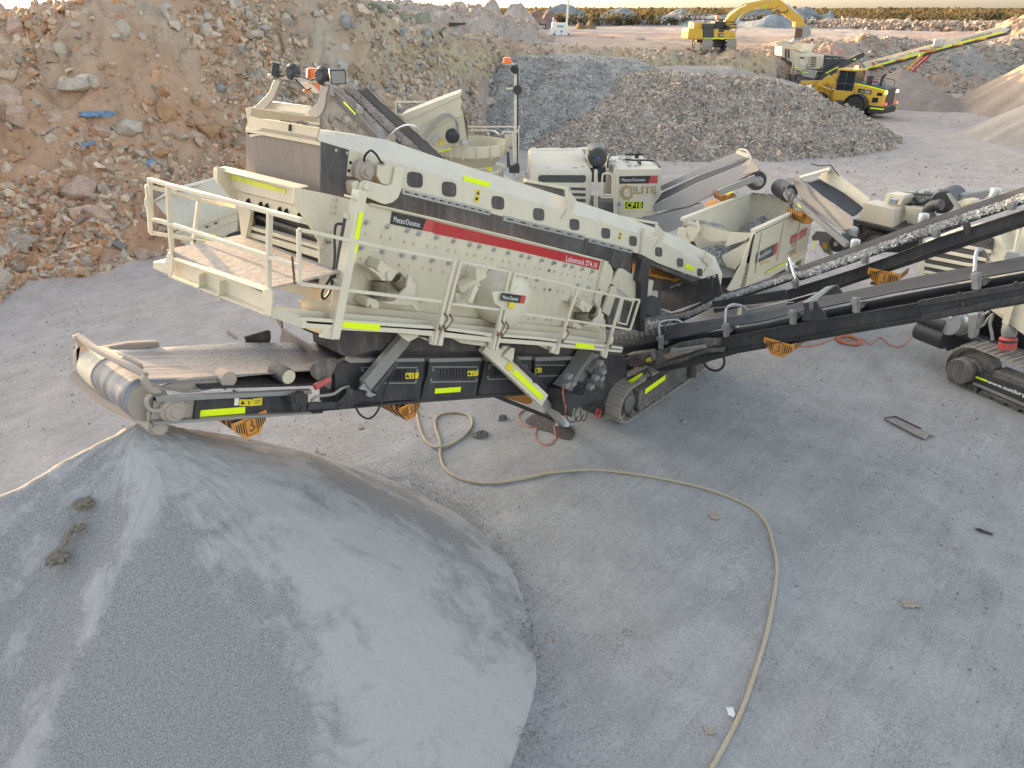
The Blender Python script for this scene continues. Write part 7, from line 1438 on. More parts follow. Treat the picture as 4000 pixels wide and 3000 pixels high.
for a,b in (((420,580),(940,385)),((460,630),(945,450)),((520,700),(945,545))): sd.bar(aF("F",*a,YB - 1.02),aF("F",*b,YB - 1.02),.05,.09,CF_)
so_ = sd.build("bin_side","cream",wo,bev=.006)
for x,y in ((683,522),(757,490)): decal("hole",PF("F",YB - 1.08,(x - 16,y - 5),(x + 12,y - 12),(x + 16,y + 4),(x - 12,y + 12)),"rust",so_)
decal("reflective_tape",PF("F",YB - 1.1,(705,600),(750,580),(768,592),(712,622)),"tape",so_); decal("reflective_tape",PF("F",YB - 1.1,(585,655),(680,618),(690,630),(590,672)),"tape",so_)
plF("F",YB - 1.1,.1,(840,630),(860,590),(945,560),(1000,560),(1000,690),(900,680)).build("hinge_plate","dark_paint",wo,bev=.01)
MB().bar(aF("F",900,600,YB),bc + CF_ * .0 - CR_ * 1.2 + VZ * .3,1.1,.25).build("feed_conveyor","dark_paint",CC)
MB().bar(aF("F",640,700,YB),aF("F",640,700,YB) - VZ * 1.2,.3,.3).build("bin_leg","cream",CC); bxF(-12.4,-9.2,YB - .4,YB + 1.0,.0,.5).build("bin_skid","dark_dusty",CC)
rb2 = MB(); [rb2.tube(curve_pts([aF("F",x + dx,y,YF - 2.0) for x,y in pts],5),.02,7) for pts,dx in ((((945,350),(955,500),(950,660),(945,860)),0),(((940,340),(948,500),(955,660),(950,870)),12))]
# product conveyor to the hopper
def lp(t): return c2m(4.9,26.2,1.0).lerp(Vector((21.7,9.9,3.62)),t)
def cfrom(D,t): return D
cd = lambda x,y,o=0.0: aD("D",x,y,26.6 - (x - 120) / 800 * 4.1 + o)
A3 = [cd(121,655),cd(482,470),cd(782,347),cd(925,300)]; B3 = [cd(185,561,1),cd(509,411,1),cd(905,272,1)]
bo = trough(A3,B3,.03,20).build("belt","belt_black",CC,smooth=60); q = bo.modifiers.new("t",'SOLIDIFY'); q.thickness = .02
sdp = lambda *p: [aD("D",x,y,26.6 - (x - 120) / 800 * 4.1 - .1) for x,y in p]
MB().plate(sdp((112,668),(121,664),(482,482),(782,358),(905,305),(985,262),(1030,285),(1042,360),(930,410),(680,560),(420,680),(110,730)),Vector((.04,.02,0))).build("side_plate","plate_grey",CC,bev=.006,label="near side plate of the crusher's product conveyor")
MB().plate([aD("D",x,y,27.7 - (x - 120) / 800 * 4.1) for x,y in ((175,505),(509,345),(830,215),(905,250),(906,262),(509,398),(185,545))],Vector((.04,.03,0))).build("side_plate","plate_grey",CC,bev=.006,label="far side plate of the crusher's product conveyor")
MB().plate(sdp((700,470),(830,400),(920,400),(1020,370),(1030,350),(960,270),(945,265),(860,330),(740,420)),Vector((-.02,-.01,0))).build("dust_cake","dusty_steel",CC,smooth=0)
dcn = aD("D",1015,458,22.3); MB().lathe(dcn,CF_,[(0,0),(0,.28),(.04,.30),(1.0,.30),(1.0,0)],32).build("head_drum","rubber",CC)
mo = MB(); mo.lathe(dcn - CF_ * .02,-CF_,[(0,.16),(.1,.16),(.14,.10),(.25,.10),(.25,0)],18); mo.bar(aD("D",680,560,22.4),aD("D",1000,430,22.0),.1,.2); mo.build("drum_motor","grey_steel",CC,bev=.01)
MB().tube(curve_pts(sdp((840,200),(870,185),(925,200),(960,270),(935,330),(880,370),(830,400)),5),.03,7).build("safety_hoop","cream_clean",CC); MB().bar(*sdp((840,205),(945,245)),.08,.1).build("head_plate","cream_clean",CC)
decal("reflective_tape",sdp((665,575),(800,537),(800,560),(680,612)),"tape_dusty",CC)
guard(aD("D",765,575,23.2),.48,.28,(.5,.6,0),CR_,CC,label="orange guard under the crusher's product conveyor head")
cg = MB(); cg.plate(sdp((565,665),(650,620),(690,645),(625,705)),Vector((.1,.1,0))); cg.build("cage_guard","guard_orange",CC)
MB().plate(sdp((110,780),(430,690),(500,660),(560,670),(360,860),(230,910),(0,950),(0,790)),Vector((.3,.3,0))).build("conveyor_base","plate_grey",CC,bev=.02); decal("warning_label",sdp((140,820),(185,815),(188,860),(140,862)),"yellow_faded",CC)
MB().plate(sdp((435,690),(545,655),(550,690),(600,700),(500,715),(440,745)),Vector((.05,.05,0))).build("bracket","grey_steel",CC,bev=.01)
crawler(CC,c2m(-3.0,YF + .4,0),CR_,5.0,1.0,.55,CF_); crawler(CC,c2m(-3.0,YF + 2.8,0),CR_,5.0,1.0,.55,CF_)
# ================================================================== RIGHT-HAND CRUSHER (seen behind the side belts)
dR = Vector((-.34,-.94,0)).normalized(); nR = Vector((-dR.y,dR.x,0)); nR = nR if nR.dot(CAM - Vector((19,2,0))) > 0 else -nR; p0R = aZ("O",900,1190,0)
RC = thing("tracked_crusher","cream tracked crusher at the right edge with louvred engine hood and lettered track frame","crusher",p0R + Vector((1.5,-2,0)))
def aR(k,x,y,o=0.0): return PL(k,p0R - nR * o,nR,(x,y))[0]   # plane of the track side, o metres behind it
def PR(k,o,*pts): return [aR(k,x,y,o) for x,y in pts]
def plR(k,o,th,*pts): return pl(PR(k,o,*pts),-nR * th)
trR,qR = crawler(RC,aR("O",800,1190,0),dR,5.4,1.25,.6,-nR,nsh=46)
plR("O",.02,.03,(1250,1045),(1400,1100),(2400,1470),(2400,1800),(1820,1440),(1215,1195)).build("track_cover","dark_paint",trR,bev=.01); MB().bar(aR("O",1215,1195,-.02),aR("O",2300,1660,-.02),.06,.05,nR).build("cover_rim","grey_steel",trR)
decal("reflective_tape",PR("O",.0,(1243,1112),(1374,1158),(1372,1184),(1241,1134)),"tape",trR)
text("lettering","www.tuttbry",aR("O",1378,1206,-.01),aR("O",1830,1380,-.01),aR("O",1370,1146,-.01),"white",trR,.05)
MB().lathe(aR("O",1035,1060,-.15),-nR,[(0,0),(0,.30),(.04,.33),(.6,.34),(.6,0)],28).build("drive_hub","dark_dusty",trR)
g = np.random.default_rng(3)
# body: dark lower frame, grey drum boxes, extinguisher
plR("O",.9,.5,(780,560),(1100,640),(1810,900),(2300,1050),(2300,1300),(1500,860),(1100,790),(900,820),(830,740)).build("chassis","dark_paint",RC,bev=.02); plR("O",.75,.1,(990,580),(1810,860),(2300,1010),(2300,1060),(1800,905),(1000,640)).build("chassis_rail","dark_dusty",RC,bev=.01)
mo = MB(); mo.lathe(aR("O",895,465,.25),-nR,[(0,0),(0,.36),(.05,.38),(.7,.38),(.7,0)],28); mo.build("gearbox","galv",RC)
MB().lathe(aR("O",1050,500,.6),-dR * .2 - nR,[(0,.3),(.8,.3),(.8,0),],20).build("motor","grey_steel",RC);
for x,y,r in ((720,460,.22),(700,625,.27)): MB().lathe(aR("O",x + 40,y,.4),dR,[(-.42,0),(-.42,r * .92),(-.36,r),(.35,r),(.35,0)],22).build("canister","dark_paint",RC)
plR("O",.35,.1,(780,560),(990,600),(820,715),(760,700)).build("bracket","dark_paint",RC,bev=.01); plR("O",.3,.2,(1150,400),(1270,380),(1220,640),(1190,680),(1150,650)).build("bracket","grey_steel",RC,bev=.01)
decal("warning_label",PR("O",.2,(845,375),(965,372),(960,425),(935,432)),"white",RC)
decal("reflective_tape",PR("O",.5,(530,435),(600,430),(660,465),(655,490)),"tape",RC); plR("O",.55,.3,(480,430),(780,400),(780,560),(620,490)).build("side_step","cream",RC)
ext = MB(); a,b = aR("O",1630,640,.35),aR("O",1610,785,.35); ext.lathe(a,(b - a).normalized(),[(0,.05),(.03,.16),(.06,.19),((b - a).length,.19),((b - a).length + .02,0)],18); eo = ext.build("fire_extinguisher","red_soft",RC); MB().lathe(a,-(b - a).normalized(),[(0,.15),(.1,.17),(.25,.16),(.35,.1),(.35,0)],14).build("extinguisher_top","grey_steel",eo); MB().lathe(a.lerp(b,.3),(b - a).normalized(),[(0,.2),(.04,.2)],18).build("strap","hose_dark",eo)
hs = MB()
for pts in (((1110,345),(1150,400),(1250,420),(1310,400),(1400,350)),((1440,400),(1410,500),(1430,600),(1440,690)),((1240,550),(1330,510),(1400,420),(1450,380)),((560,520),(560,560),(600,580),(640,540))): hs.tube(curve_pts(PR("O",.4,*pts),5),.035,7)
hs.build("hose","hose_grey",RC)
plR("O",1.6,.4,(1100,340),(1810,340),(1810,900),(1250,640)).build("machine_core","hole_dark",RC)
plR("O",.15,.5,(1370,300),(1620,220),(2400,60),(2400,1000),(1810,610),(1620,460)).build("hopper_wall","cream",RC,bev=.01); MB().bar(aR("O",1680,200,.1),aR("O",1590,495,.1),.05,.14,nR).build("wall_rib","cream",RC)
plR("O",.15,.3,(1370,300),(1640,440),(1800,600),(1810,630),(1620,480)).build("wall_edge","cream",RC)
# engine hood with louvres
eh = MB(); Q = PR("E",1.2,(1270,850),(1350,530),(1640,420),(1960,395),(2000,420),(2060,560),(2090,700),(2090,1000)); eh.plate(Q,-nR * 1.8); eo = eh.build("engine_hood","cream_clean",RC,bev=.06)
plR("E",1.19,-.01,(1348,815),(1358,690),(1480,600),(1690,500),(1925,495),(1955,515),(1945,600),(1860,760),(1700,800),(1400,835)).build("grille","mesh_grille",eo,smooth=0)
for x0,y0,x1,y1 in ((1590,558,1930,628),(1440,612,1890,698),(1372,672,1850,762),(1352,738,1740,812),(1350,798,1560,842)):
    MB().bar(aR("E",x0,y0,1.14),aR("E",x1,y1,1.14),.05,.085,nR).build("louvre","cream_clean",eo,bev=.01)
MB().lathe(aR("E",1900,545,1.1),nR,[(0,0),(0,.08),(.06,.1),(.06,0)],16).build("exhaust","dark_paint",eo)
plR("E",1.5,1.4,(1960,400),(2250,340),(2400,320),(2400,720),(2090,700),(2030,560)).build("hood_roof","cream_clean",RC,bev=.03)
MB().tube(PR("E",.9,(2185,400),(2130,640)),.05,8).build("rail_post","cream_clean",RC); MB().box(aR("E",2120,655,.9),(.3,.3,.2)).build("post_base","galv",RC,bev=.01)
# upper equipment: electrical box, engine, air cleaner, motor
bx = MB(); f_ = PR("E",2.6,(810,195),(1090,258),(1075,425),(785,360)); t_ = PR("E",3.9,(935,178),(1215,235)); bx.loft([[f_[0],f_[1],f_[2],f_[3]],[t_[0],t_[1],t_[1] + (f_[2] - f_[1]),t_[0] + (f_[3] - f_[0])]]); bxo = bx.build("control_box","cream_clean",RC,bev=.02)
plR("E",3.3,.5,(1025,120),(1170,140),(1175,165),(1140,222),(1120,222),(1115,165),(1060,155),(1040,205),(1000,200)).build("lamp_hood","cream_clean",bxo,bev=.01); MB().box(aR("E",1085,190,3.0),(.25,.2,.15)).build("lamp","galv",bxo)
plR("E",2.5,1.6,(735,345),(1080,428),(1400,470),(1400,500),(1080,458),(735,375)).build("deck_plate","dark_paint",RC,bev=.01); plR("E",2.9,.2,(735,370),(1300,480),(1300,640),(700,620),(740,500)).build("engine_frame","dark_paint",RC)
plR("E",2.6,.1,(760,390),(790,400),(800,480),(860,440),(1000,470),(1000,490),(870,470),(790,560),(760,540)).build("frame_gusset","dark_paint",RC,bev=.01); MB().lathe(aR("E",900,545,2.7),nR,[(0,.35),(.03,.36),(.03,.33),(0,.33)],24).build("fan_ring","dusty_steel",RC)
mo = MB(); mo.lathe(aR("E",585,560,1.2),-nR,[(-.05,0),(-.05,.1),(0,.22),(.03,.25),(.10,.25),(.7,.20),(.7,0)],24); mo.build("drive_motor","dark_paint",RC); MB().lathe(aR("E",585,560,1.14),nR,[(0,.0),(0,.07),(.02,.07),(.02,0)],12).build("motor_cap","galv",RC)
plR("E",1.5,.1,(420,450),(560,460),(560,520),(540,660),(480,630),(440,560),(440,530),(380,530),(375,495)).build("motor_bracket","grey_steel",RC,bev=.01); MB().lathe(aR("E",705,470,1.9) - VZ * .2,VZ,[(0,.22),(.35,.24),(.40,.2),(.42,0)],22).build("dust_cap","galv",RC); decal("warning_label",PR("E",1.45,(472,548),(515,550),(515,605),(468,600)),"yellow_faded",RC)
ac = MB(); a = aR("E",1500,200,3.6); ac.lathe(a,-nR * 1 + dR * -.3,[(0,0),(0,.30),(.05,.34),(1.1,.34),(1.15,0)],26); aco = ac.build("air_cleaner","dark_paint",RC); MB().tube(curve_pts(PR("E",3.3,(1500,220),(1430,230),(1385,270),(1400,330),(1420,360)),6),.16,14).build("intake_pipe","rubber",aco)
plR("E",4.2,1.4,(1170,110),(1380,95),(1700,130),(1640,210),(1350,290),(1180,240)).build("engine_block","grey_steel",RC,bev=.05); fit = MB(); gr_ = random.Random(5)
for i in range(34): fit.box(aR("E",gr_.uniform(1150,1390),gr_.uniform(110,220),4.0),(gr_.uniform(.06,.2),gr_.uniform(.05,.15),gr_.uniform(.05,.15)))
fit.build("engine_fittings","galv",RC,bev=.008); hs = MB(); [hs.tube(curve_pts(PR("E",3.8,*pts),5),.04,7) for pts in (((1130,120),(1250,125),(1350,130),(1450,130)),((1160,190),(1240,220),(1330,210),(1380,180)),((1190,120),(1260,170),(1300,215)))]; hs.build("hose","hose_dark",RC)
plR("E",4.6,.8,(1275,100),(1490,92),(1640,130),(1500,160),(1280,130)).build("upper_tank","cream_clean",RC,bev=.02); MB().lathe(aR("E",1495,118,4.5),VZ,[(0,.11),(.08,.12),(.1,.09),(.1,0)],12).build("filler_cap","hose_dark",RC)
plR("E",3.2,.4,(1620,200),(1700,170),(1760,185),(1750,210),(1640,250),(1600,260)).build("bracket","cream",RC,bev=.01); plR("E",3.0,.1,(1540,125),(1560,118),(1670,265),(1630,270)).build("strut","grey_steel",RC,bev=.01); MB().cyl(aR("E",1965,160,3.5),aR("E",1960,95,3.5),.12).build("exhaust","galv",RC)
plR("E",3.3,.4,(1180,235),(1400,270),(1400,360),(1300,400),(1200,380)).build("engine_cover","cream",RC,bev=.02); plR("E",1.9,.3,(1150,640),(1290,600),(1280,720),(1170,745)).build("cover","grey_steel",RC,bev=.01)
# product conveyor of this crusher, tipping into the hopper
A4 = PR("E",3.2,(760,345),(480,200),(330,80),(300,0)) ;
def h4(x,y,o): return aD("D",x,y,22.0 - (x - 1240) / 700 * 2.6 + o)
A4 = [h4(1840,760,0),(h4(1640,620,0)),h4(1450,500,0),h4(1400,460,0)]; B4 = [h4(1930,690,1.2),h4(1760,560,1.2),h4(1600,470,1.2),h4(1545,440,1.2)]
bo = trough(A4,B4,.05,20).build("belt","belt_black",RC,smooth=60); q = bo.modifiers.new("t",'SOLIDIFY'); q.thickness = .02
MB().plate([h4(x,y,-.1) for x,y in ((1310,420),(1350,400),(1450,480),(1640,640),(1820,765),(1840,860),(1740,890),(1560,760),(1360,640),(1400,620),(1340,500))],Vector((.03,.03,0))).build("side_plate","dusty_steel",RC,bev=.006,label="near side plate of the belt tipping into the hopper")
MB().plate([h4(x,y,1.3) for x,y in ((1545,430),(1600,370),(1650,350),(1980,600),(1985,620),(1900,680),(1760,570))],Vector((.03,.03,0))).build("side_plate","cream",RC,bev=.006,label="far cream side plate of the belt tipping into the hopper")
MB().bar(h4(1380,430,.6),h4(1640,355,1.2),.3,.06).build("head_plate","cream_clean",RC,bev=.006); MB().plate([h4(x,y,-.12) for x,y in ((1640,700),(1770,575),(1775,580),(1650,705))],Vector((.2,.2,0))).build("belt_joint","grey_steel",RC) if False else None
dn = h4(1290,570,-.05); ax4 = Vector((.55,.83,0)); ax4 = CF_; MB().lathe(dn,ax4,[(0,0),(0,.24),(.04,.27),(.9,.27),(.9,0)],30).build("head_drum","rubber",RC); mo = MB(); mo.lathe(dn,-ax4,[(0,.18),(.06,.18),(.08,.11),(.2,.10),(.2,0)],20); mo.bar(h4(1300,665,-.3),h4(1340,580,-.3),.03,.14,CF_); mo.build("drum_motor","grey_steel",RC,bev=.008)
hs = MB()
for o in (0,14,28): hs.tube(curve_pts([h4(x + o,y + o,-.25) for x,y in ((1250,600),(1228,520),(1260,450),(1330,430),(1400,470),(1460,580),(1560,680),(1640,780),(1740,880))],6),.022,6)
hs.build("hose","hose_grey",RC); MB().bar(h4(1340,620,-.3),h4(1790,1010,-.3),.12,.16).build("side_beam","grey_steel",RC,bev=.01)
MB().bar(h4(1300,670,-.3),h4(1330,740,-.3),.06,.06).build("bracket","dark_paint",RC); MB().bar(h4(1330,735,-.3),h4(1400,765,-.3),.06,.06).build("bracket","dark_paint",RC)
decal("reflective_tape",[h4(x,y,-.4) for x,y in ((1362,645),(1400,685),(1385,690),(1358,660))],"tape_dusty",RC); guard(h4(1465,730,-.2),.46,.34,(.4,.6,0),CR_,RC,hook=False,label="orange perforated guard under the belt tipping into the hopper")
MB().tube(curve_pts([h4(1480,310,1.3),h4(1560,325,1.3),h4(1640,320,1.3),h4(1670,350,1.3),h4(1725,420,1.3)],5),.02,5).build("emergency_cord","hose_dark",RC)
# ================================================================== EXCAVATOR
eh_,eD = hit("K",400,455,40,120); YE = cam_xy(eh_)[1]; ez = eh_.z
EX = thing("excavator","yellow crawler excavator on the upper level with its boom arched over the jaw crusher","excavator",eh_)
def pF_(k,Y,th,*pts): return pl(PF(k,Y,*pts),CF_ * th)
for x in (316,522): crawler(EX,Vector((*(aF("K",x,460,YE)).xy,ez - .1)),CF_,4.6,1.25,.9 * 1.0,CR_,nsh=40)
pF_("K",YE + 1.2,2.4,(395,375),(525,372),(555,360),(545,405),(505,430),(505,405),(395,408)).build("undercarriage","dark_paint",EX,bev=.05); pF_("K",YE + 1.4,1.8,(410,345),(520,345),(510,372),(420,372)).build("slew_ring","dark_paint",EX)
y0 = YE + .6
pF_("K",y0,3.0,(195,262),(210,245),(325,248),(325,345),(200,342),(193,330)).build("counterweight","machine_yellow",EX,bev=.15)
pF_("K",y0 + .05,2.8,(325,205),(420,208),(415,330),(322,335)).build("grille_housing","dark_paint",EX,bev=.03)
for a in (((335,210),(415,212),(413,235),(335,238)),((330,252),(410,252),(408,285),(330,285)),((330,290),(408,292),(406,318),(330,318))): decal("grille",PF("K",y0,*a),"mesh_grille",EX)
bd = pF_("K",y0 + .03,2.9,(417,248),(605,268),(608,320),(600,338),(415,335)).build("upper_body","machine_yellow",EX,bev=.04); decal("reflective_tape",PF("K",y0 - .02,(325,326),(600,330),(600,336),(325,333)),"tape",EX)
decal("sign",PF("K",y0,(460,252),(505,252),(503,278),(460,278)),"sign_black",bd); decal("sign",PF("K",y0,(458,288),(502,290),(500,322),(457,320)),"sign_black",bd); text("lettering","450",aF("K",465,314,y0 - .05),aF("K",497,314,y0 - .05),aF("K",465,297,y0 - .05),"white",bd,.01)
text("lettering","KOMATSU",aF("K",553,318,y0 - .03),aF("K",603,322,y0 - .03),aF("K",553,309,y0 - .03),"red_soft",bd,.01)
pF_("K",y0 + .4,2.2,(245,190),(330,195),(425,200),(425,210),(325,207),(325,248),(240,246)).build("engine_cover","yellow_faded",EX,bev=.06); pF_("K",y0 + .8,1.8,(425,185),(520,185),(520,250),(425,250)).build("machinery","dark_paint",EX,bev=.05); pF_("K",y0 + .3,.8,(525,215),(560,230),(550,262),(525,262)).build("arm_housing","dark_paint",EX)
rl = MB(); [rl.tube(PF("K",y0 + .1,*p),.045,5) for p in (((240,200),(245,168),(520,170),(522,215)),((540,265),(545,215),(608,210),(608,270)),((340,168),(340,200)),((430,168),(430,200)),((545,240),(608,238)),((510,190),(600,190),(605,215)))]; rl.build("guard_rail","dark_paint",EX)
cabf = pF_("K",y0 + 3.0,1.4,(455,165),(520,165),(560,210),(560,262),(455,262)); cabf.build("cab","dark_paint",EX,bev=.08); MB().lathe(aF("K",448,165,y0 + .6),VZ,[(0,0),(0,.2),(.25,.17),(.28,0)],14).build("beacon","amber_plastic",EX)
MB().lathe(aF("K",220,240,y0),VZ,[(0,.12),(.35,.12),(.35,0)],10).build("rear_lamp","white_paint",EX)
yb = YE + 1.7
bmo = pF_("K",yb,.7,(512,185),(560,130),(640,70),(720,38),(880,8),(940,-6),(985,0),(985,45),(960,64),(850,78),(740,96),(690,118),(640,170),(590,250),(548,262),(520,220)).build("boom","machine_yellow",EX,bev=.05)
text("lettering","Elite",aF("K",772,82,yb - .03),aF("K",822,74,yb - .03),aF("K",772,68,yb - .03),"white",bmo,.01); decal("id_plate",PF("K",yb - .02,(832,54),(870,50),(870,72),(832,76)),"tape",bmo)
text("lettering","CRE10",aF("K",834,72,yb - .04),aF("K",868,69,yb - .04),aF("K",834,57,yb - .04),"ink",bmo,.01)
st = pF_("K",yb + .1,.5,(940,-8),(985,-6),(1035,28),(1100,90),(1165,130),(1200,180),(1160,205),(1120,195),(1060,150),(1000,108),(952,62)).build("stick","machine_yellow",EX,bev=.05)
c = MB(); c.cyl(aF("K",600,210,yb - .2),aF("K",640,150,yb - .2),.14); c.cyl(aF("K",640,150,yb - .2),aF("K",668,105,yb - .2),.07); c.build("hydraulic_cylinder","galv",EX); c = MB(); c.cyl(aF("K",1040,35,yb + .3),aF("K",1105,90,yb + .3),.13); c.cyl(aF("K",1105,90,yb + .3),aF("K",1150,122,yb + .3),.07); c.build("hydraulic_cylinder","galv",EX)
c = MB(); c.cyl(aF("K",690,45,yb + .3),aF("K",930,-4,yb + .3),.15); c.build("stick_cylinder","machine_yellow",EX)
pF_("K",yb,.9,(1120,185),(1165,175),(1205,195),(1225,235),(1200,250),(1120,235)).build("bucket_link","machine_yellow",EX,bev=.06); MB().tube(curve_pts(PF("K",yb - .1,(960,80),(990,105),(1040,105),(1060,80)),5),.05,6).build("hose","hose_dark",EX)
bk = MB(); bk.loft([PF("K",yb - .5,(1122,232),(1222,225),(1250,242),(1256,300),(1225,322),(1150,345),(1108,335)),PF("K",yb + 1.3,(1130,225),(1222,222),(1252,240),(1258,290),(1230,310),(1160,330),(1115,322))]); bko = bk.build("bucket","grey_steel",EX,bev=.03)
pF_("K",yb - .54,.03,(1122,240),(1184,247),(1180,320),(1115,330)).build("bucket_opening","rust",bko)
for i in range(5): x = 1095 + i * 15; pF_("K",yb - .5 + i * .3,.25,(x + 10,335),(x + 26,332),(x + 4,368),(x - 10,362)).build("bucket_tooth","steel",bko)
# ================================================================== WHEEL LOADER
L0 = aZ("L",975,985,.45); al = R(50); LF_ = c2m(-math.cos(al),math.sin(al)); LS_ = c2m(math.sin(al),math.cos(al))
def LP(f,s,z): return Vector((L0.x,L0.y,0)) + LF_ * f + LS_ * s + VZ * z
WL = thing("wheel_loader","yellow and black wheel loader with lit lamps driving behind the crushed rock heap","wheel loader",LP(3,1,0))
def lbox(name,mat,f0,f1,s0,s1,z0,z1,bev=.03,parent=None): return MB().box(LP((f0 + f1) / 2,(s0 + s1) / 2,(z0 + z1) / 2),(f1 - f0,s1 - s0,z1 - z0),(LF_,LS_,VZ)).build(name,mat,parent or WL,bev=bev)
hd_ = MB(); hd_.loft([[LP(f,0,1.0),LP(f,2.1,1.0),LP(f,2.05,zt),LP(f,.05,zt)] for f,zt in ((0,2.35),(1.2,2.55),(2.9,2.75))]); hb_ = hd_.build("engine_hood","machine_yellow",WL,bev=.05)
MB().loft([[LP(f,.0,zt + .01),LP(f,2.1,zt + .01),LP(f,2.1,zt + .06),LP(f,.0,zt + .06)] for f,zt in ((0,2.35),(1.2,2.55),(2.9,2.75))]).build("hood_top","dark_paint",hb_,bev=.02)
MB().box(LP(-.02,1.05,1.72),(.04,1.55,1.25),(LF_,LS_,VZ)).build("grille","mesh_grille",hb_); MB().loft([[LP(f,-.02,zt - .12),LP(f,-.02,zt - .02),LP(f,.02,zt - .02),LP(f,.02,zt - .12)] for f,zt in ((0,2.35),(1.2,2.55),(2.6,2.72))]).build("reflective_tape","tape",hb_)
decal("sign",[LP(1.2,-.03,1.9),LP(2.4,-.03,2.0),LP(2.4,-.03,2.32),LP(1.2,-.03,2.22)],"sign_black",hb_); text("lettering","500",LP(1.75,-.05,1.99),LP(1.3,-.05,1.96),LP(1.75,-.05,2.2),"white",hb_,.01); text("lettering","WA",LP(2.15,-.05,2.02),LP(1.82,-.05,2.0),LP(2.15,-.05,2.18),"label_yellow",hb_,.005)
decal("vent",[LP(.5,-.01,1.3),LP(1.0,-.01,1.3),LP(1.0,-.01,1.7),LP(.5,-.01,1.7)],"hole_dark",hb_); decal("vent",[LP(.25,-.01,1.85),LP(.7,-.01,1.85),LP(.7,-.01,2.1),LP(.25,-.01,2.1)],"hole_dark",hb_)
bm_ = MB(); bm_.loft([[LP(f,s0,z0),LP(f,s1,z0),LP(f,s1,1.05),LP(f,s0,1.05)] for f,s0,s1,z0 in ((-.25,-.1,2.2,.75),(-.1,-.2,2.3,.45),(1.2,-.1,2.2,.4))]); bm_.build("rear_counterweight","dark_paint",WL,bev=.05)
MB().box(LP(.35,-.19,.86),(1.2,.03,.10),(LF_,LS_,VZ)).build("reflective_tape","tape",WL); MB().box(LP(-.26,2.1,.9),(.03,.3,.10),(LF_,LS_,VZ)).build("reflective_tape","tape",WL)
for s in (.05,2.08): MB().lathe(LP(-.03,s,2.15),-LF_,[(0,0),(0,.11),(.05,.11),(.05,0)],14).build("rear_lamp","lamp_on_warm",WL); MB().lathe(LP(-.22,s - .03,1.25),-LF_,[(0,0),(0,.09),(.05,.09),(.05,0)],14).build("tail_lamp","lamp_on_red",WL)
def wheel(f,s0,s1):
    o = MB().lathe(LP(f,s0,.87),LS_,[(0,.45),(0,.78),(.08,.87),(s1 - s0 - .08,.87),(s1 - s0,.78),(s1 - s0,.45)],32).build("wheel","tyre",WL); MB().lathe(LP(f,s0 + .06,.87),LS_,[(0,0),(-.02,.2),(.05,.25),(.02,.44),(.1,.46)],24,False).build("rim","machine_yellow",o)
    t = MB(); [t.box(LP(f + .86 * math.cos(a),(s0 + s1) / 2,.87 + .86 * math.sin(a)),(.09,s1 - s0,.09),(LF_ * math.cos(a) + VZ * math.sin(a),LS_,LF_ * -math.sin(a) + VZ * math.cos(a))) for a in np.linspace(0,2 * math.pi,25)[:-1]]; t.build("tyre_tread","tyre",o)
wheel(2.2,-.55,.12); wheel(2.2,2.0,2.65); wheel(5.7,-.55,.12); wheel(5.7,2.0,2.65)
fe = MB(); fe.loft([[LP(2.2 + 1.02 * math.cos(a),-.6,.9 + 1.02 * math.sin(a)),LP(2.2 + 1.02 * math.cos(a),.1,.9 + 1.02 * math.sin(a)),LP(2.2 + .97 * math.cos(a),.1,.9 + .97 * math.sin(a)),LP(2.2 + .97 * math.cos(a),-.6,.9 + .97 * math.sin(a))] for a in np.linspace(-.3,math.pi + .1,14)]); fe.build("fender","dark_paint",WL)
cb_ = MB(); cb_.loft([[LP(f0,.35,z),LP(f1,.35,z),LP(f1,1.85,z),LP(f0,1.85,z)] for z,f0,f1 in ((2.0,3.0,4.5),(2.8,2.95,4.7),(3.6,3.1,4.5))]); co = cb_.build("cab","glass_dark",WL,bev=.04); MB().box(LP(3.8,1.1,3.68),(1.9,1.75,.16),(LF_,LS_,VZ)).build("cab_roof","machine_yellow",co,bev=.04)

for s in (.33,1.87): fr = MB(); [fr.bar(LP(a,s,2.0),LP(b,s,3.62),.09,.09) for a,b in ((2.98,3.08),(3.8,3.8),(4.5,4.5))]; fr.bar(LP(2.95,s,2.0),LP(4.6,s,2.0),.09,.09); fr.build("cab_frame","dark_paint",co)
MB().lathe(LP(3.4,.9,3.76),VZ,[(0,0),(0,.15),(.25,.12),(.28,0)],14).build("beacon","lamp_on_amber",co)
lbox("cab_base","machine_yellow",2.8,4.6,.1,2.0,1.2,2.0); lbox("step","dark_paint",3.2,4.2,-.3,.3,.8,1.2); lbox("front_frame","machine_yellow",4.6,6.8,.6,1.5,.8,2.0,.05); rl = MB(); [rl.tube(curve_pts([LP(f,s,z) for f,s,z in p],3),.03,6) for p in (((.3,.1,2.5),(.35,.1,3.0),(1.4,.1,3.1),(1.5,.1,2.65)),((2.7,-.2,1.3),(2.75,-.2,2.5),(4.6,-.2,2.5),(4.65,-.2,1.3)),((.3,1.9,2.5),(.35,1.9,3.0),(1.4,1.9,3.1)))]; rl.build("handrail","dark_paint",WL)
MB().tube(curve_pts([LP(1.0,1.0,2.5),LP(1.0,1.0,3.1),LP(.9,1.0,3.35),LP(.75,1.0,3.5)],4),.13,12).build("exhaust","dark_paint",WL); MB().lathe(LP(1.9,.7,2.7),VZ,[(0,.24),(.5,.24),(.55,.3),(.62,.28),(.66,0)],18).build("air_cleaner","dark_paint",WL); lbox("tool_box","red_paint",1.3,1.6,.5,1.0,2.8,2.95,.01); lbox("cool_box","tarp_blue",1.2,1.55,.5,1.0,2.62,2.78,.01)
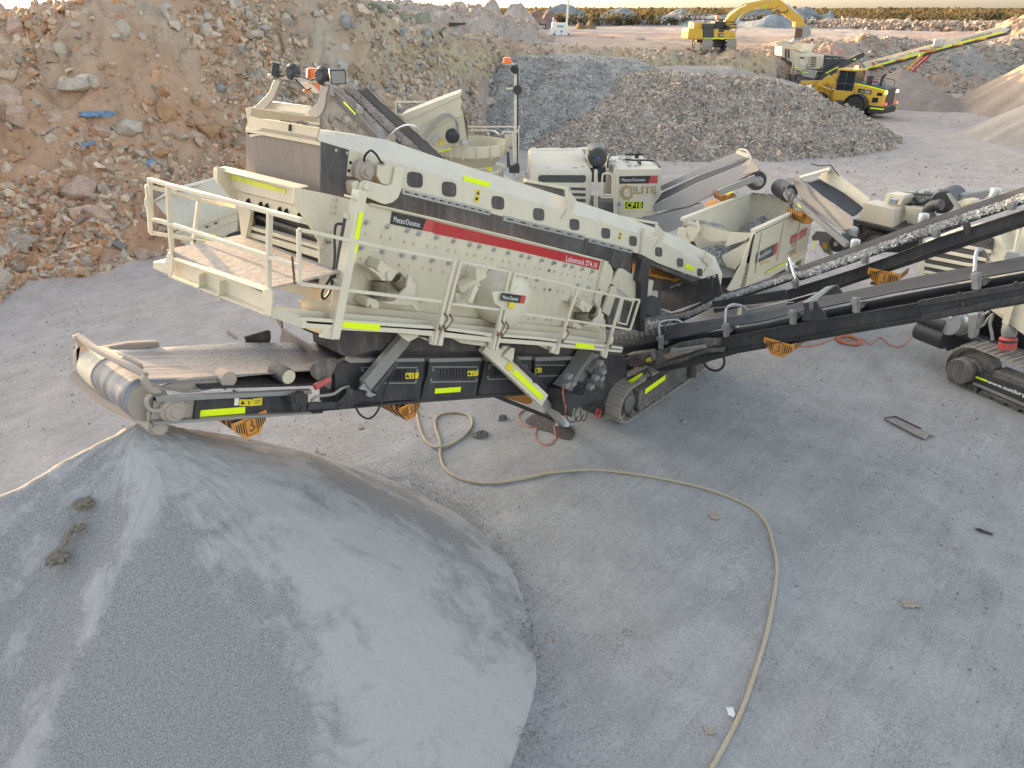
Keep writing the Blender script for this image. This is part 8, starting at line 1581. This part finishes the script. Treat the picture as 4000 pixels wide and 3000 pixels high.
for s in (.5,1.5): MB().loft([[LP(f,s,z),LP(f,s + .16,z),LP(f,s + .16,z + h),LP(f,s,z + h)] for f,z,h in ((4.7,2.0,.6),(5.6,2.5,.7),(6.8,1.6,.5),(7.6,.8,.5))]).build("lift_arm","machine_yellow",WL,bev=.04)
bkt = MB(); bkt.loft([[LP(7.2,s,1.9),LP(7.1,s,1.0),LP(7.5,s,.5),LP(9.0,s,.45),LP(9.0,s,.55),LP(7.7,s,.65),LP(7.4,s,1.05),LP(7.45,s,1.95)] for s in (-.6,2.7)]); bkt.build("bucket","machine_yellow",WL,bev=.02); MB().cyl(LP(4.9,.35,1.9),LP(6.3,.35,2.3),.1).build("lift_cylinder","machine_yellow",WL);
pF_("L",cam_xy(LP(8,-.6,1))[1],.3,(285,700),(510,695),(520,712),(440,745),(290,722)).build("bucket_side","machine_yellow",WL,bev=.02)
# ================================================================== JAW CRUSHER UNDER THE EXCAVATOR
YJ = 80.0; JC = thing("jaw_crusher","white mobile jaw crusher with spread hopper wings fed by the excavator","crusher",c2m(34,YJ + 1,1.0))
jf = lambda Y,th,*p: pl(PF("L",YJ + Y,*p),CF_ * th)
jf(0,.15,(65,360),(195,380),(280,440),(345,447),(290,452),(210,415),(75,398)).build("hopper_wing","cream_clean",JC,bev=.02); jf(2.2,.15,(238,395),(290,372),(420,378),(372,447),(330,450),(285,445)).build("hopper_wing","cream_clean",JC,bev=.02); jf(.8,.1,(210,385),(290,372),(300,440),(345,449),(280,441)).build("hopper_wing","cream",JC)
jf(.2,2.2,(120,402),(210,415),(290,450),(245,530),(240,600),(205,540),(118,490)).build("feeder","cream",JC,bev=.05); jf(.15,.1,(118,490),(205,540),(235,600),(240,640),(190,560),(116,515)).build("feeder_frame","dark_paint",JC); [jf(.1,.1,(x,425),(x + 12,428),(x + 12,510),(x,500)).build("wing_cylinder","dark_paint",JC) for x in (175,150)]
MB().lathe(aF("L",308,522,YJ + .2),CF_,[(0,0),(-.15,.4),(0,1.0),(.1,1.08),(1.4,1.08),(1.4,0)],26).build("jaw_housing","cream_clean",JC); decal("sign",PF("L",YJ - .0,(276,492),(312,494),(312,506),(276,505)),"sign_black",JC)
jf(.5,1.5,(330,452),(440,465),(480,480),(360,482),(340,600),(300,600),(290,470)).build("body","cream",JC,bev=.05)
ld = MB()
for x in (0,1): ld.bar(aF("L",228 + x * 34,468,YJ - .3),aF("L",198 + x * 34,640,YJ - .3),.07,.07)
for i in range(10): t = i / 9; ld.bar(aF("L",228 - 30 * t,470 + 168 * t,YJ - .3),aF("L",262 - 30 * t,470 + 168 * t,YJ - .3),.06,.05)
ld.build("ladder","cream_clean",JC); eo = jf(-.2,2.2,(368,478),(490,474),(478,500),(478,560),(440,600),(350,590),(352,560)).build("engine_housing","cream_clean",JC,bev=.08)
for i in range(6): y = 490 + i * 16; decal("grille",PF("L",YJ - .24,(370 - i * 1.5,y),(418 - i * 1.5,y + 2),(417 - i * 1.5,y + 10),(368 - i * 1.5,y + 8)),"hole_dark",eo)
rl = MB(); [rl.tube(PF("L",YJ - .4,*p),.04,5) for p in (((432,480),(430,580)),((455,478),(450,590)),((480,478),(468,590)),((432,500),(478,500)),((430,540),(474,540)))]; rl.build("rail","cream_clean",JC)
jf(.2,2.4,(485,478),(640,490),(690,515),(700,540),(560,600),(500,680),(440,690),(440,600),(478,560)).build("engine_bay","dark_paint",JC,bev=.03)
[jf(.1,.05,(a,500),(a + 55,505),(a + 50,512),(a + 5,508)).build("pipe","grey_steel",JC) for a in (495,560,620)]; jf(-.2,.3,(280,640),(330,600),(380,600),(435,610),(400,680),(300,660)).build("step_frame","grey_steel",JC,bev=.02)
jf(-.3,.9,(430,690),(500,610),(600,560),(820,452),(838,462),(830,490),(640,590),(520,670),(480,695)).build("product_conveyor","dark_paint",JC,bev=.02); [decal("reflective_tape",PF("L",YJ - .34,*p),"tape",JC) for p in (((498,630),(605,572),(606,580),(500,638)),((735,510),(762,503),(760,515),(733,520)),((600,668),(680,648),(680,656),(602,675)),((285,617),(350,628),(350,634),(285,623)),((215,580),(255,582),(255,588),(215,586)))]
jf(-.25,.5,(620,590),(780,585),(780,605),(620,612)).build("guard_panel","guard_orange",JC); jf(-.2,.5,(525,630),(630,628),(630,655),(525,660)).build("guard_panel","guard_orange",JC); MB().lathe(aF("L",905,468,YJ + .4),CF_,[(0,0),(0,.35),(.6,.35),(.6,0)],16).build("head_drum","dark_dusty",JC); jf(0,.5,(830,458),(920,455),(930,480),(840,485)).build("head_frame","dusty_steel",JC)
crawler(JC,Vector((*aF("L",162,705,YJ).xy,aF("L",162,712,YJ).z)),CR_,4.4,1.1,.55,CF_,nsh=30); MB().cyl(aF("L",375,450,YJ),aF("L",384,345,YJ),.04).build("lamp_mast","cream_clean",JC); MB().box(aF("L",384,345,YJ),(.2,.2,.2)).build("work_lamp","dark_paint",JC)
# ================================================================== STACKING CONVEYOR
YS = 82.0; SC = thing("stacking_conveyor","very long pale stacking conveyor rising to the right with a yellow stripe and web address","conveyor",c2m(58,YS,0))
sf = lambda Y,th,*p: pl(PF("L",YS + Y,*p),CF_ * th)
sbd = sf(0,.12,(820,545),(1060,498),(1450,385),(1600,335),(2015,235),(2032,245),(2030,282),(1500,415),(1100,520),(850,592)).build("conveyor_side","cream_clean",SC,bev=.02); decal("reflective_tape",PF("L",YS - .02,(830,590),(1100,516),(1500,408),(2028,272),(2030,284),(1500,421),(1100,529),(835,600)),"tape",sbd)
sf(.15,1.3,(850,600),(1500,425),(2030,288),(2080,292),(2075,300),(1520,440),(900,612)).build("underside","dark_paint",SC); sf(1.4,.1,(820,540),(2015,230),(2030,280),(850,590)).build("conveyor_side","cream",SC,label="far side plate of the stacking conveyor")
for x,y in ((1400,445),(1640,388),(1840,340),(1150,515),(1410,438),(950,578)): sf(-.1,1.4,(x - 45,y - 2),(x + 50,y - 12),(x + 45,y + 2),(x - 45,y + 9)).build("nip_guard","guard_orange",SC)
sf(-.05,.06,(1310,435),(1410,427),(1410,436),(1310,447)).build("red_bar","red_paint",SC); hdS = MB(); hdS.plate(PF("L",YS,(2030,250),(2060,238),(2130,240),(2080,262),(2060,285),(2030,290)),CF_ * 1.3); hdS.build("head_frame","galv",SC,bev=.03); MB().lathe(aF("L",2075,262,YS),CF_,[(0,0),(0,.35),(1.2,.35),(1.2,0)],18).build("head_drum","dark_dusty",SC); MB().box(aF("L",1480,370,YS),(1.4,.8,.8)).build("joint_box","galv",SC,bev=.1)
lg = MB(); lg.bar(aF("L",1335,462,YS),aF("L",1100,705,YS),.22,.22); lg.build("support_leg","yellow_faded",SC); lg = MB(); lg.bar(aF("L",1400,470,YS + 1.4),aF("L",1130,728,YS + 1.4),.2,.2); lg.build("support_leg","red_paint",SC); lg = MB(); lg.bar(aF("L",1225,578,YS),aF("L",1310,578,YS + 1.4),.12,.12); lg.bar(aF("L",1225,580,YS),aF("L",1222,640,YS),.1,.1); lg.bar(aF("L",1240,575,YS + .7),aF("L",1370,480,YS + .7),.12,.12); lg.build("leg_brace","red_soft",SC)
text("lettering","Telestack",aF("L",932,554,YS - .03),aF("L",1047,526,YS - .03),aF("L",930,528,YS - .03),"ink",sbd,.02); text("lettering","www.telestack.com",aF("L",1672,357,YS - .03),aF("L",1935,290,YS - .03),aF("L",1668,336,YS - .03),"rust",sbd,.01)
for i in range(3): MB().tube(PF("L",YS - .03,*[(905 + (8 + i * 6) * math.cos(t),562 - (8 + i * 6) * math.sin(t)) for t in np.linspace(0,1.8,8)]),.05,5).build("logo_arc","red_soft",sbd)
decal("id_plate",PF("L",YS - .02,(1212,458),(1250,450),(1250,468),(1213,476)),"tape",sbd); text("lettering","CRE12",aF("L",1215,471,YS - .05),aF("L",1248,464,YS - .05),aF("L",1215,460,YS - .05),"ink",sbd,.01); text("lettering","Elite",aF("L",1140,494,YS - .03),aF("L",1182,484,YS - .03),aF("L",1138,480,YS - .03),"gold",sbd,.01)
# ================================================================== LIGHTING TOWER AND SIGNS
lt_,_ = hit("P",850,303,60,140); YT = cam_xy(lt_)[1]; LT = thing("lighting_tower","white trailer lighting tower with raised mast parked on the upper level","lighting tower",lt_); tf = lambda Y,th,*p: pl(PF("P",YT + Y,*p),CF_ * th)
lb = tf(0,1.6,(792,195),(925,198),(930,245),(938,288),(915,290),(905,268),(820,266),(812,290),(770,300),(785,240)).build("canopy","white_paint",LT,bev=.05); decal("window",PF("P",YT - .03,(833,218),(890,220),(888,235),(835,235)),"tarp_blue",lb); decal("reflective_tape",PF("P",YT - .03,(815,230),(925,245),(925,249),(815,236)),"tape",lb)
for x in (843,898): o = MB().lathe(aF("P",x,292,YT + .05),CF_,[(0,.2),(0,.62),(.3,.62),(.3,0)],20).build("wheel","tyre",LT); MB().lathe(aF("P",x,292,YT + .0),CF_,[(0,0),(0,.42),(.1,.42)],16).build("rim","white_paint",o)
mm = MB(); mm.bar(aF("P",916,200,YT + .8),aF("P",935,-60,YT + .8),.22,.22); mm.build("mast","galv",LT); MB().box(aF("P",935,-70,YT + .8),(1.2,.6,.5)).build("lamp_head","white_paint",LT); MB().bar(aF("P",798,195,YT + .3),aF("P",798,150,YT + .3),.25,.1).build("side_post","white_paint",LT); MB().lathe(aF("P",823,190,YT + .3),VZ,[(0,0),(0,.12),(.2,.1),(.2,0)],10).build("beacon","red_paint",LT)
tw = MB(); tw.bar(aF("P",790,230,YT),aF("P",765,305,YT),.12,.12); tw.bar(aF("P",820,262,YT),aF("P",770,303,YT),.1,.1); tw.build("tow_bar","white_paint",LT)
def sign(k,Y,pts,label,txt=None,tb=None,mat="sign_black",edge=None):
    p = PF(k,Y,*pts); r = thing("board_sign",label,"sign",Vector((p[3].x,p[3].y,p[3].z))); pl(p,CF_ * .08).build("board",mat,r)
    if txt: text("lettering",txt,*[aF(k,x,y,Y - .03) for x,y in tb],"white_paint",r,.03)
    return r
hgp,_ = hit("P",700,250,60,160); sign("P",cam_xy(hgp)[1] - .5,[(659,205),(738,206),(740,248),(657,247)],"black board with white letters HG left of the lighting tower","HG",[(685,240),(728,240),(685,216)])
bp1,_ = hit("Q",1960,228,40,140); r_ = sign("Q",cam_xy(bp1)[1] - .3,[(1883,195),(2036,196),(2036,213),(1883,232)],"low dark board with an orange edge on the bank right of the olive outcrop"); pl(PF("Q",cam_xy(bp1)[1] - .4,(1881,196),(1887,196),(1887,235),(1881,235)),CF_ * .1).build("edge","guard_orange",r_)
# ================================================================== HOSE, CORDS, LITTER
def gz(k,x,y,h=.0):
    p = aZ(k,x,y,h)
    for _ in range(3): p = aZ(k,x,y,terr_m(p.x,p.y) + h)
    return p
hose = [("I",x,y) for x,y in ((930,740),(945,800),(960,880),(985,970),(1030,1050),(1090,1095),(1150,1102),(1240,1072),(1340,1010),(1408,940),(1425,880),(1400,830),(1330,802),(1240,797),(1150,817),(1105,865),(1108,935),(1140,1020),(1152,1090),(1148,1160),(1168,1245),(1225,1315),(1320,1370),(1440,1400),(1580,1408),(1760,1388),(2000,1342))] + \
       [("T",x,y) for x,y in ((0,414),(150,385),(300,372),(420,375),(600,400),(800,442),(950,492),(1050,545),(1105,615),(1132,710),(1145,790),(1132,920),(1100,1080),(1052,1240),(1000,1390),(935,1530),(850,1680),(800,1770))]
hp = [gz(k,x,y,.028) for k,x,y in hose]; hp[6] += VZ * .03
tag(MB().tube(curve_pts(hp,7),.029,9).build("water_hose","hose_yellow",loc=hp[20]),"long tan hose looped under the screening plant and winding across the grey floor","hose")
cord = [("E",x,y) for x,y in ((215,1447),(380,1440),(500,1405),(560,1385),(600,1360))] ; cp = [gz(k,x,y,.012) for k,x,y in cord]; ctr = gz("E",700,1398,.012); rx = (gz("E",805,1398,0) - ctr).length; dx_ = (gz("E",805,1398,0) - ctr).normalized(); dy_ = Vector((-dx_.y,dx_.x,0))
g = random.Random(2)
for i in range(150): a = -i * .33 + 2.4; rr = rx * (1.0 - .28 * abs(math.sin(i * .09))); cp.append(ctr + dx_ * (math.cos(a) * rr + g.uniform(-.01,.01)) + dy_ * math.sin(a) * rr * .95 + VZ * (.012 + .03 * abs(math.sin(i * .7))))
cp += [gz("E",x,y,.012) for x,y in ((810,1380),(860,1420),(885,1430),(930,1385),(965,1368),(1000,1385),(1050,1430),(1110,1450),(1170,1435),(1230,1370),(1270,1300),(1285,1255))]
tag(MB().tube(curve_pts(cp,4),.016,6).build("extension_cord","cord_orange",loc=ctr),"orange cord lying in a coil between the two side belts and the right-hand crusher","cord")
c2 = [aY("J",250,1118,7.4),aY("J",218,1160,7.35),aY("J",228,1250,7.3),aY("J",243,1330,7.2)] + [gz("J",x,y,.012) for x,y in ((225,1400),(150,1465),(148,1510),(158,1560),(130,1610),(80,1635),(20,1615))] + [gz("I",x,y,.012) for x,y in ((2060,1080),(1995,1050),(1970,1000),(1978,935),(1900,920),(1845,880),(1828,830),(1850,795),(1900,770))]
tag(MB().tube(curve_pts(c2,5),.013,6).build("extension_cord","cord_orange",loc=c2[4]),"thin orange cord hanging from the valve cabinet to the wet patch below","cord")
def patch(name,pts,mat,h,label,cat,wob=.05):
    P_ = curve_pts([gz(k,x,y,0) for k,x,y in pts],10,True); P_ = [p + Vector((mnoise.noise(p * 3) * wob * 2,mnoise.noise(p * 3 + Vector((9,0,0))) * wob * 2,0)) for p in P_]; c = sum(P_,Vector()) / len(P_); rings = 10; vs = [c + VZ * 0]; fs = []; n_ = len(P_)
    for r_ in range(1,rings + 1):
        for p in P_: q = c.lerp(p,r_ / rings); vs.append(q)
    vs = [Vector((q.x,q.y,terr_m(q.x,q.y) + h)) for q in vs]
    for i in range(n_): fs.append((0,1 + i,1 + (i + 1) % n_))
    for r_ in range(rings - 1):
        for i in range(n_): a = 1 + r_ * n_; b = a + n_; j = (i + 1) % n_; fs.append((a + i,b + i,b + j,a + j))
    o = MB().add(vs,fs).build(name,mat,loc=c,smooth=60); o["label"] = label; o["category"] = cat; o["kind"] = "structure"; return o
m,n,b = newmat("wet_ground"); tc = N(n,"ShaderNodeTexCoord").outputs["Object"]; w1 = noise_n(n,12,7,.7,tc); n.links.new(ramp_n(n,w1.outputs[0],[(.35,(.055,.042,.032)),(.65,(.13,.105,.085))]).outputs[0],b.inputs[0]); b.inputs["Roughness"].default_value = .6; bump_n(n,w1.outputs[0],.5,.03,b)
m,n,b = newmat("dark_grit"); tc = N(n,"ShaderNodeTexCoord").outputs["Object"]; w1 = noise_n(n,26,7,.8,tc); n.links.new(ramp_n(n,w1.outputs[0],[(.35,(.11,.10,.09)),(.6,(.27,.25,.235))]).outputs[0],b.inputs[0]); b.inputs["Roughness"].default_value = .9; bump_n(n,w1.outputs[0],.8,.03,b)
patch("wet_patch",[("I",1895,880),("I",1930,830),("I",2020,815),("I",2120,780),("J",60,1350),("J",250,1440),("J",310,1520),("J",290,1580),("J",220,1585),("J",120,1540),("I",2160,1010),("I",2060,970),("I",1960,930)],"wet_ground",.012,"dark wet patch on the floor under the silver leg","puddle",.03)
def mound(k,x,y,w,h,mat,label,cat="grit heap",name="grit_heap",seed=1):
    p = gz(k,x,y); W_ = w / CR[k][2] / F * (p - CAM).length; bm = bmesh.new(); bmesh.ops.create_icosphere(bm,subdivisions=4,radius=1)
    mb = MB(); [setattr(v,"co",Vector((v.co.x * W_ * (1 + .5 * mnoise.noise(v.co * 2 + Vector((seed,0,0)))),v.co.y * W_ * .75 * (1 + .4 * mnoise.noise(v.co * 3)),max(v.co.z,-.1) * h * (1 + 1.2 * mnoise.noise(v.co * 5 + Vector((seed,3,0)))))) + p) for v in bm.verts]; mb.add([v.co.copy() for v in bm.verts],[[v.index for v in f.verts] for f in bm.faces]); bm.free(); return tag(mb.build(name,mat,loc=p,smooth=60),label,cat)
mound("I",1495,1000,75,.07,"dark_grit","low round dab of dark grit on the floor right of the hose loop",seed=3); mound("I",1690,855,42,.08,"dark_grit","small dark damp lump on the floor between the hose loop and the wet patch",seed=4); mound("I",470,940,30,.012,"dark_grit","faint brown smear of grit on the floor under the vented covers",seed=5)
def crumple(k,x,y,w,h,mat,label,cat,name,seed,rot=0.0,thin=.02,height=.35,onbank=False):
    p = hit(k,x,y)[0] if onbank else gz(k,x,y); s = (p - CAM).length / F / CR[k][2]; W_,H_ = w * s * .5,h * s * .5 * (1.0 if onbank else 1.5); nx,ny = 22,12; vs = []; fs = []; ca,sa = math.cos(rot),math.sin(rot)
    up = (CF_ * -.55 + VZ * .85).normalized() if onbank else VZ; ay = CF_ if not onbank else up.cross(CR_) * -1
    ay = CR_.cross(up) * -1 if onbank else CF_
    for i in range(nx):
        for j in range(ny):
            u,v = i / (nx - 1) * 2 - 1,j / (ny - 1) * 2 - 1; e = 1 + .35 * mnoise.noise(Vector((u * 2,v * 2,seed))); a,b_ = u * W_ * e,v * H_ * (1 - .3 * abs(u)) * e
            z = W_ * height * abs(mnoise.fractal(Vector((u * 2.2 + seed,v * 2.2,seed)),.8,2,4)) + thin; vs.append(p + CR_ * (a * ca - b_ * sa) + ay * (a * sa + b_ * ca) + up * z)
    for i in range(nx - 1):
        for j in range(ny - 1): q = i * ny + j; fs.append((q,q + ny,q + ny + 1,q + 1))
    o = MB().add(vs,fs).build(name,mat,loc=p,smooth=25); q = o.modifiers.new("t",'SOLIDIFY'); q.thickness = .008; return tag(o,label,cat)
crumple("T",875,575,40,30,"cloth","crumpled dusty rag on the floor inside the curve of the hose","rag","rag",3); crumple("T",1722,957,62,20,"cloth","crumpled pale paper on the open floor, right of the hose","rag","rag",5); crumple("T",945,1420,26,30,"white","small white scrap beside the hose near the bottom edge","scrap","paper_scrap",7); crumple("T",852,1500,34,24,"cloth","torn yellowish scrap left of the hose at the bottom edge","scrap","paper_scrap",9)
crumple("T",2038,642,52,9,"rubber","thin black rubber sliver on the floor at the right","rubber scrap","rubber_scrap",11,-.6)
rp_ = [gz("T",1608,148,.02),gz("T",1650,140,.06),gz("T",1760,190,.04),gz("T",1822,225,.03),gz("T",1785,238,.03),gz("T",1722,208,.05)]
mb = MB(); mb.plate([gz("T",1606,150,.03),gz("T",1655,139,.03),gz("T",1768,197,.03),gz("T",1722,210,.03)],(0,0,.012)); tag(mb.build("rubber_strip","belt_dusty",loc=rp_[2],bev=.003),"flat worn rubber belt offcut on the floor left of the right-hand crusher","belt offcut")
o = bpy.data.objects["rubber_strip"]; mb = MB(); mb.loft([[gz("T",1722,209,.05),gz("T",1722,209,.04),gz("T",1785,240,.02),gz("T",1785,240,.03)],[gz("T",1745,192,.10),gz("T",1745,192,.09),gz("T",1800,222,.06),gz("T",1800,222,.07)],[gz("T",1768,193,.05),gz("T",1768,193,.04),gz("T",1823,222,.02),gz("T",1823,222,.03)]]); mb.build("curled_end","belt_dusty",o)
e_ = MB(); e_.tube([gz("T",1610,147,.05),gz("T",1657,140,.06),gz("T",1768,193,.06)],.018,6); e_.tube([gz("T",1608,152,.05),gz("T",1722,212,.05),gz("T",1780,240,.05)],.014,6); e_.build("torn_edge","rubber",o)
def stick(k,pts,r,mat,label,cat,name): P_ = [hit(k,x,y)[0] + VZ * r for x,y in pts]; rr = [r * (1 - .5 * i / max(1,len(pts) * 6)) for i in range(len(curve_pts(P_,6)))]; return tag(MB().tube(curve_pts(P_,6),rr,7).build(name,mat,loc=P_[0]),label,cat)
stick("A",((1225,1130),(1250,1230),(1275,1310),(1320,1390),(1400,1450),(1480,1500),(1570,1560)),.075,"wood_grey","long bent grey pipe running down the left bank behind the platform railing","pipe","bent_pipe"); stick("A",((1370,1420),(1430,1510),(1465,1580)),.03,"wood_grey","thin dark stick branching off below the long bent pipe","stick","dead_branch")
stick("N",((800,325),(745,345),(690,385),(620,440),(575,520),(545,620),(545,690),(580,750),(620,790)),.075,"branch","thick curved root lying on the lower left bank","root","dead_root"); stick("N",((395,88),(430,110),(480,175),(530,240),(590,290)),.06,"branch","straight brown branch above the curved root on the left bank","branch","dead_branch"); stick("N",((720,295),(650,320),(575,345)),.05,"branch","short branch crossing the upper end of the curved root","branch","dead_branch"); stick("N",((540,730),(480,765),(400,780)),.05,"branch","short branch at the foot of the curved root","branch","dead_branch")
stick("A",((110,1110),(200,1115),(270,1130),(320,1180)),.05,"branch","reddish branch below the pink boulders at the left edge","branch","dead_branch"); stick("A",((510,1105),(440,1140),(350,1185)),.05,"wood_grey","grey stick pointing to the reddish branch at the left edge","stick","dead_branch"); stick("A",((1325,765),(1360,820),(1380,870)),.10,"wood_grey","pale weathered stump on the slope above the square orange block","stump","dead_stump"); stick("H",((1420,115),(1450,140),(1490,175)),.05,"wood_grey","pale stick on the floor behind the fines conveyor","stick","dead_branch")
crumple("A",865,1035,240,60,"tarp_blue","bright blue tarp scrap between boulders on the left bank","tarp","tarp_scrap",2,.0,.25,.3,True); crumple("A",765,1262,110,50,"tarp_blue","dull blue plastic below the bright tarp scrap","plastic","plastic_scrap",4,.2,.1,.4,True); crumple("A",1280,1440,120,120,"tarp_blue","torn blue plastic under the bend of the long pipe","plastic","plastic_scrap",6,-.7,.1,.4,True); crumple("N",120,580,330,200,"cloth","large dusty brown sacking draped at the foot of the left bank","sacking","sacking",8,-.2,.2,.3,True)
pp_ = [hit("N",x,y)[0] + VZ * .12 for x,y in ((825,505),(870,480),(1112,605),(1080,650))]; tag(MB().plate(pp_,VZ * .05).build("plank","wood_grey",loc=pp_[0],bev=.005,smooth=0),"grey weathered plank lying at the foot of the left bank","plank")
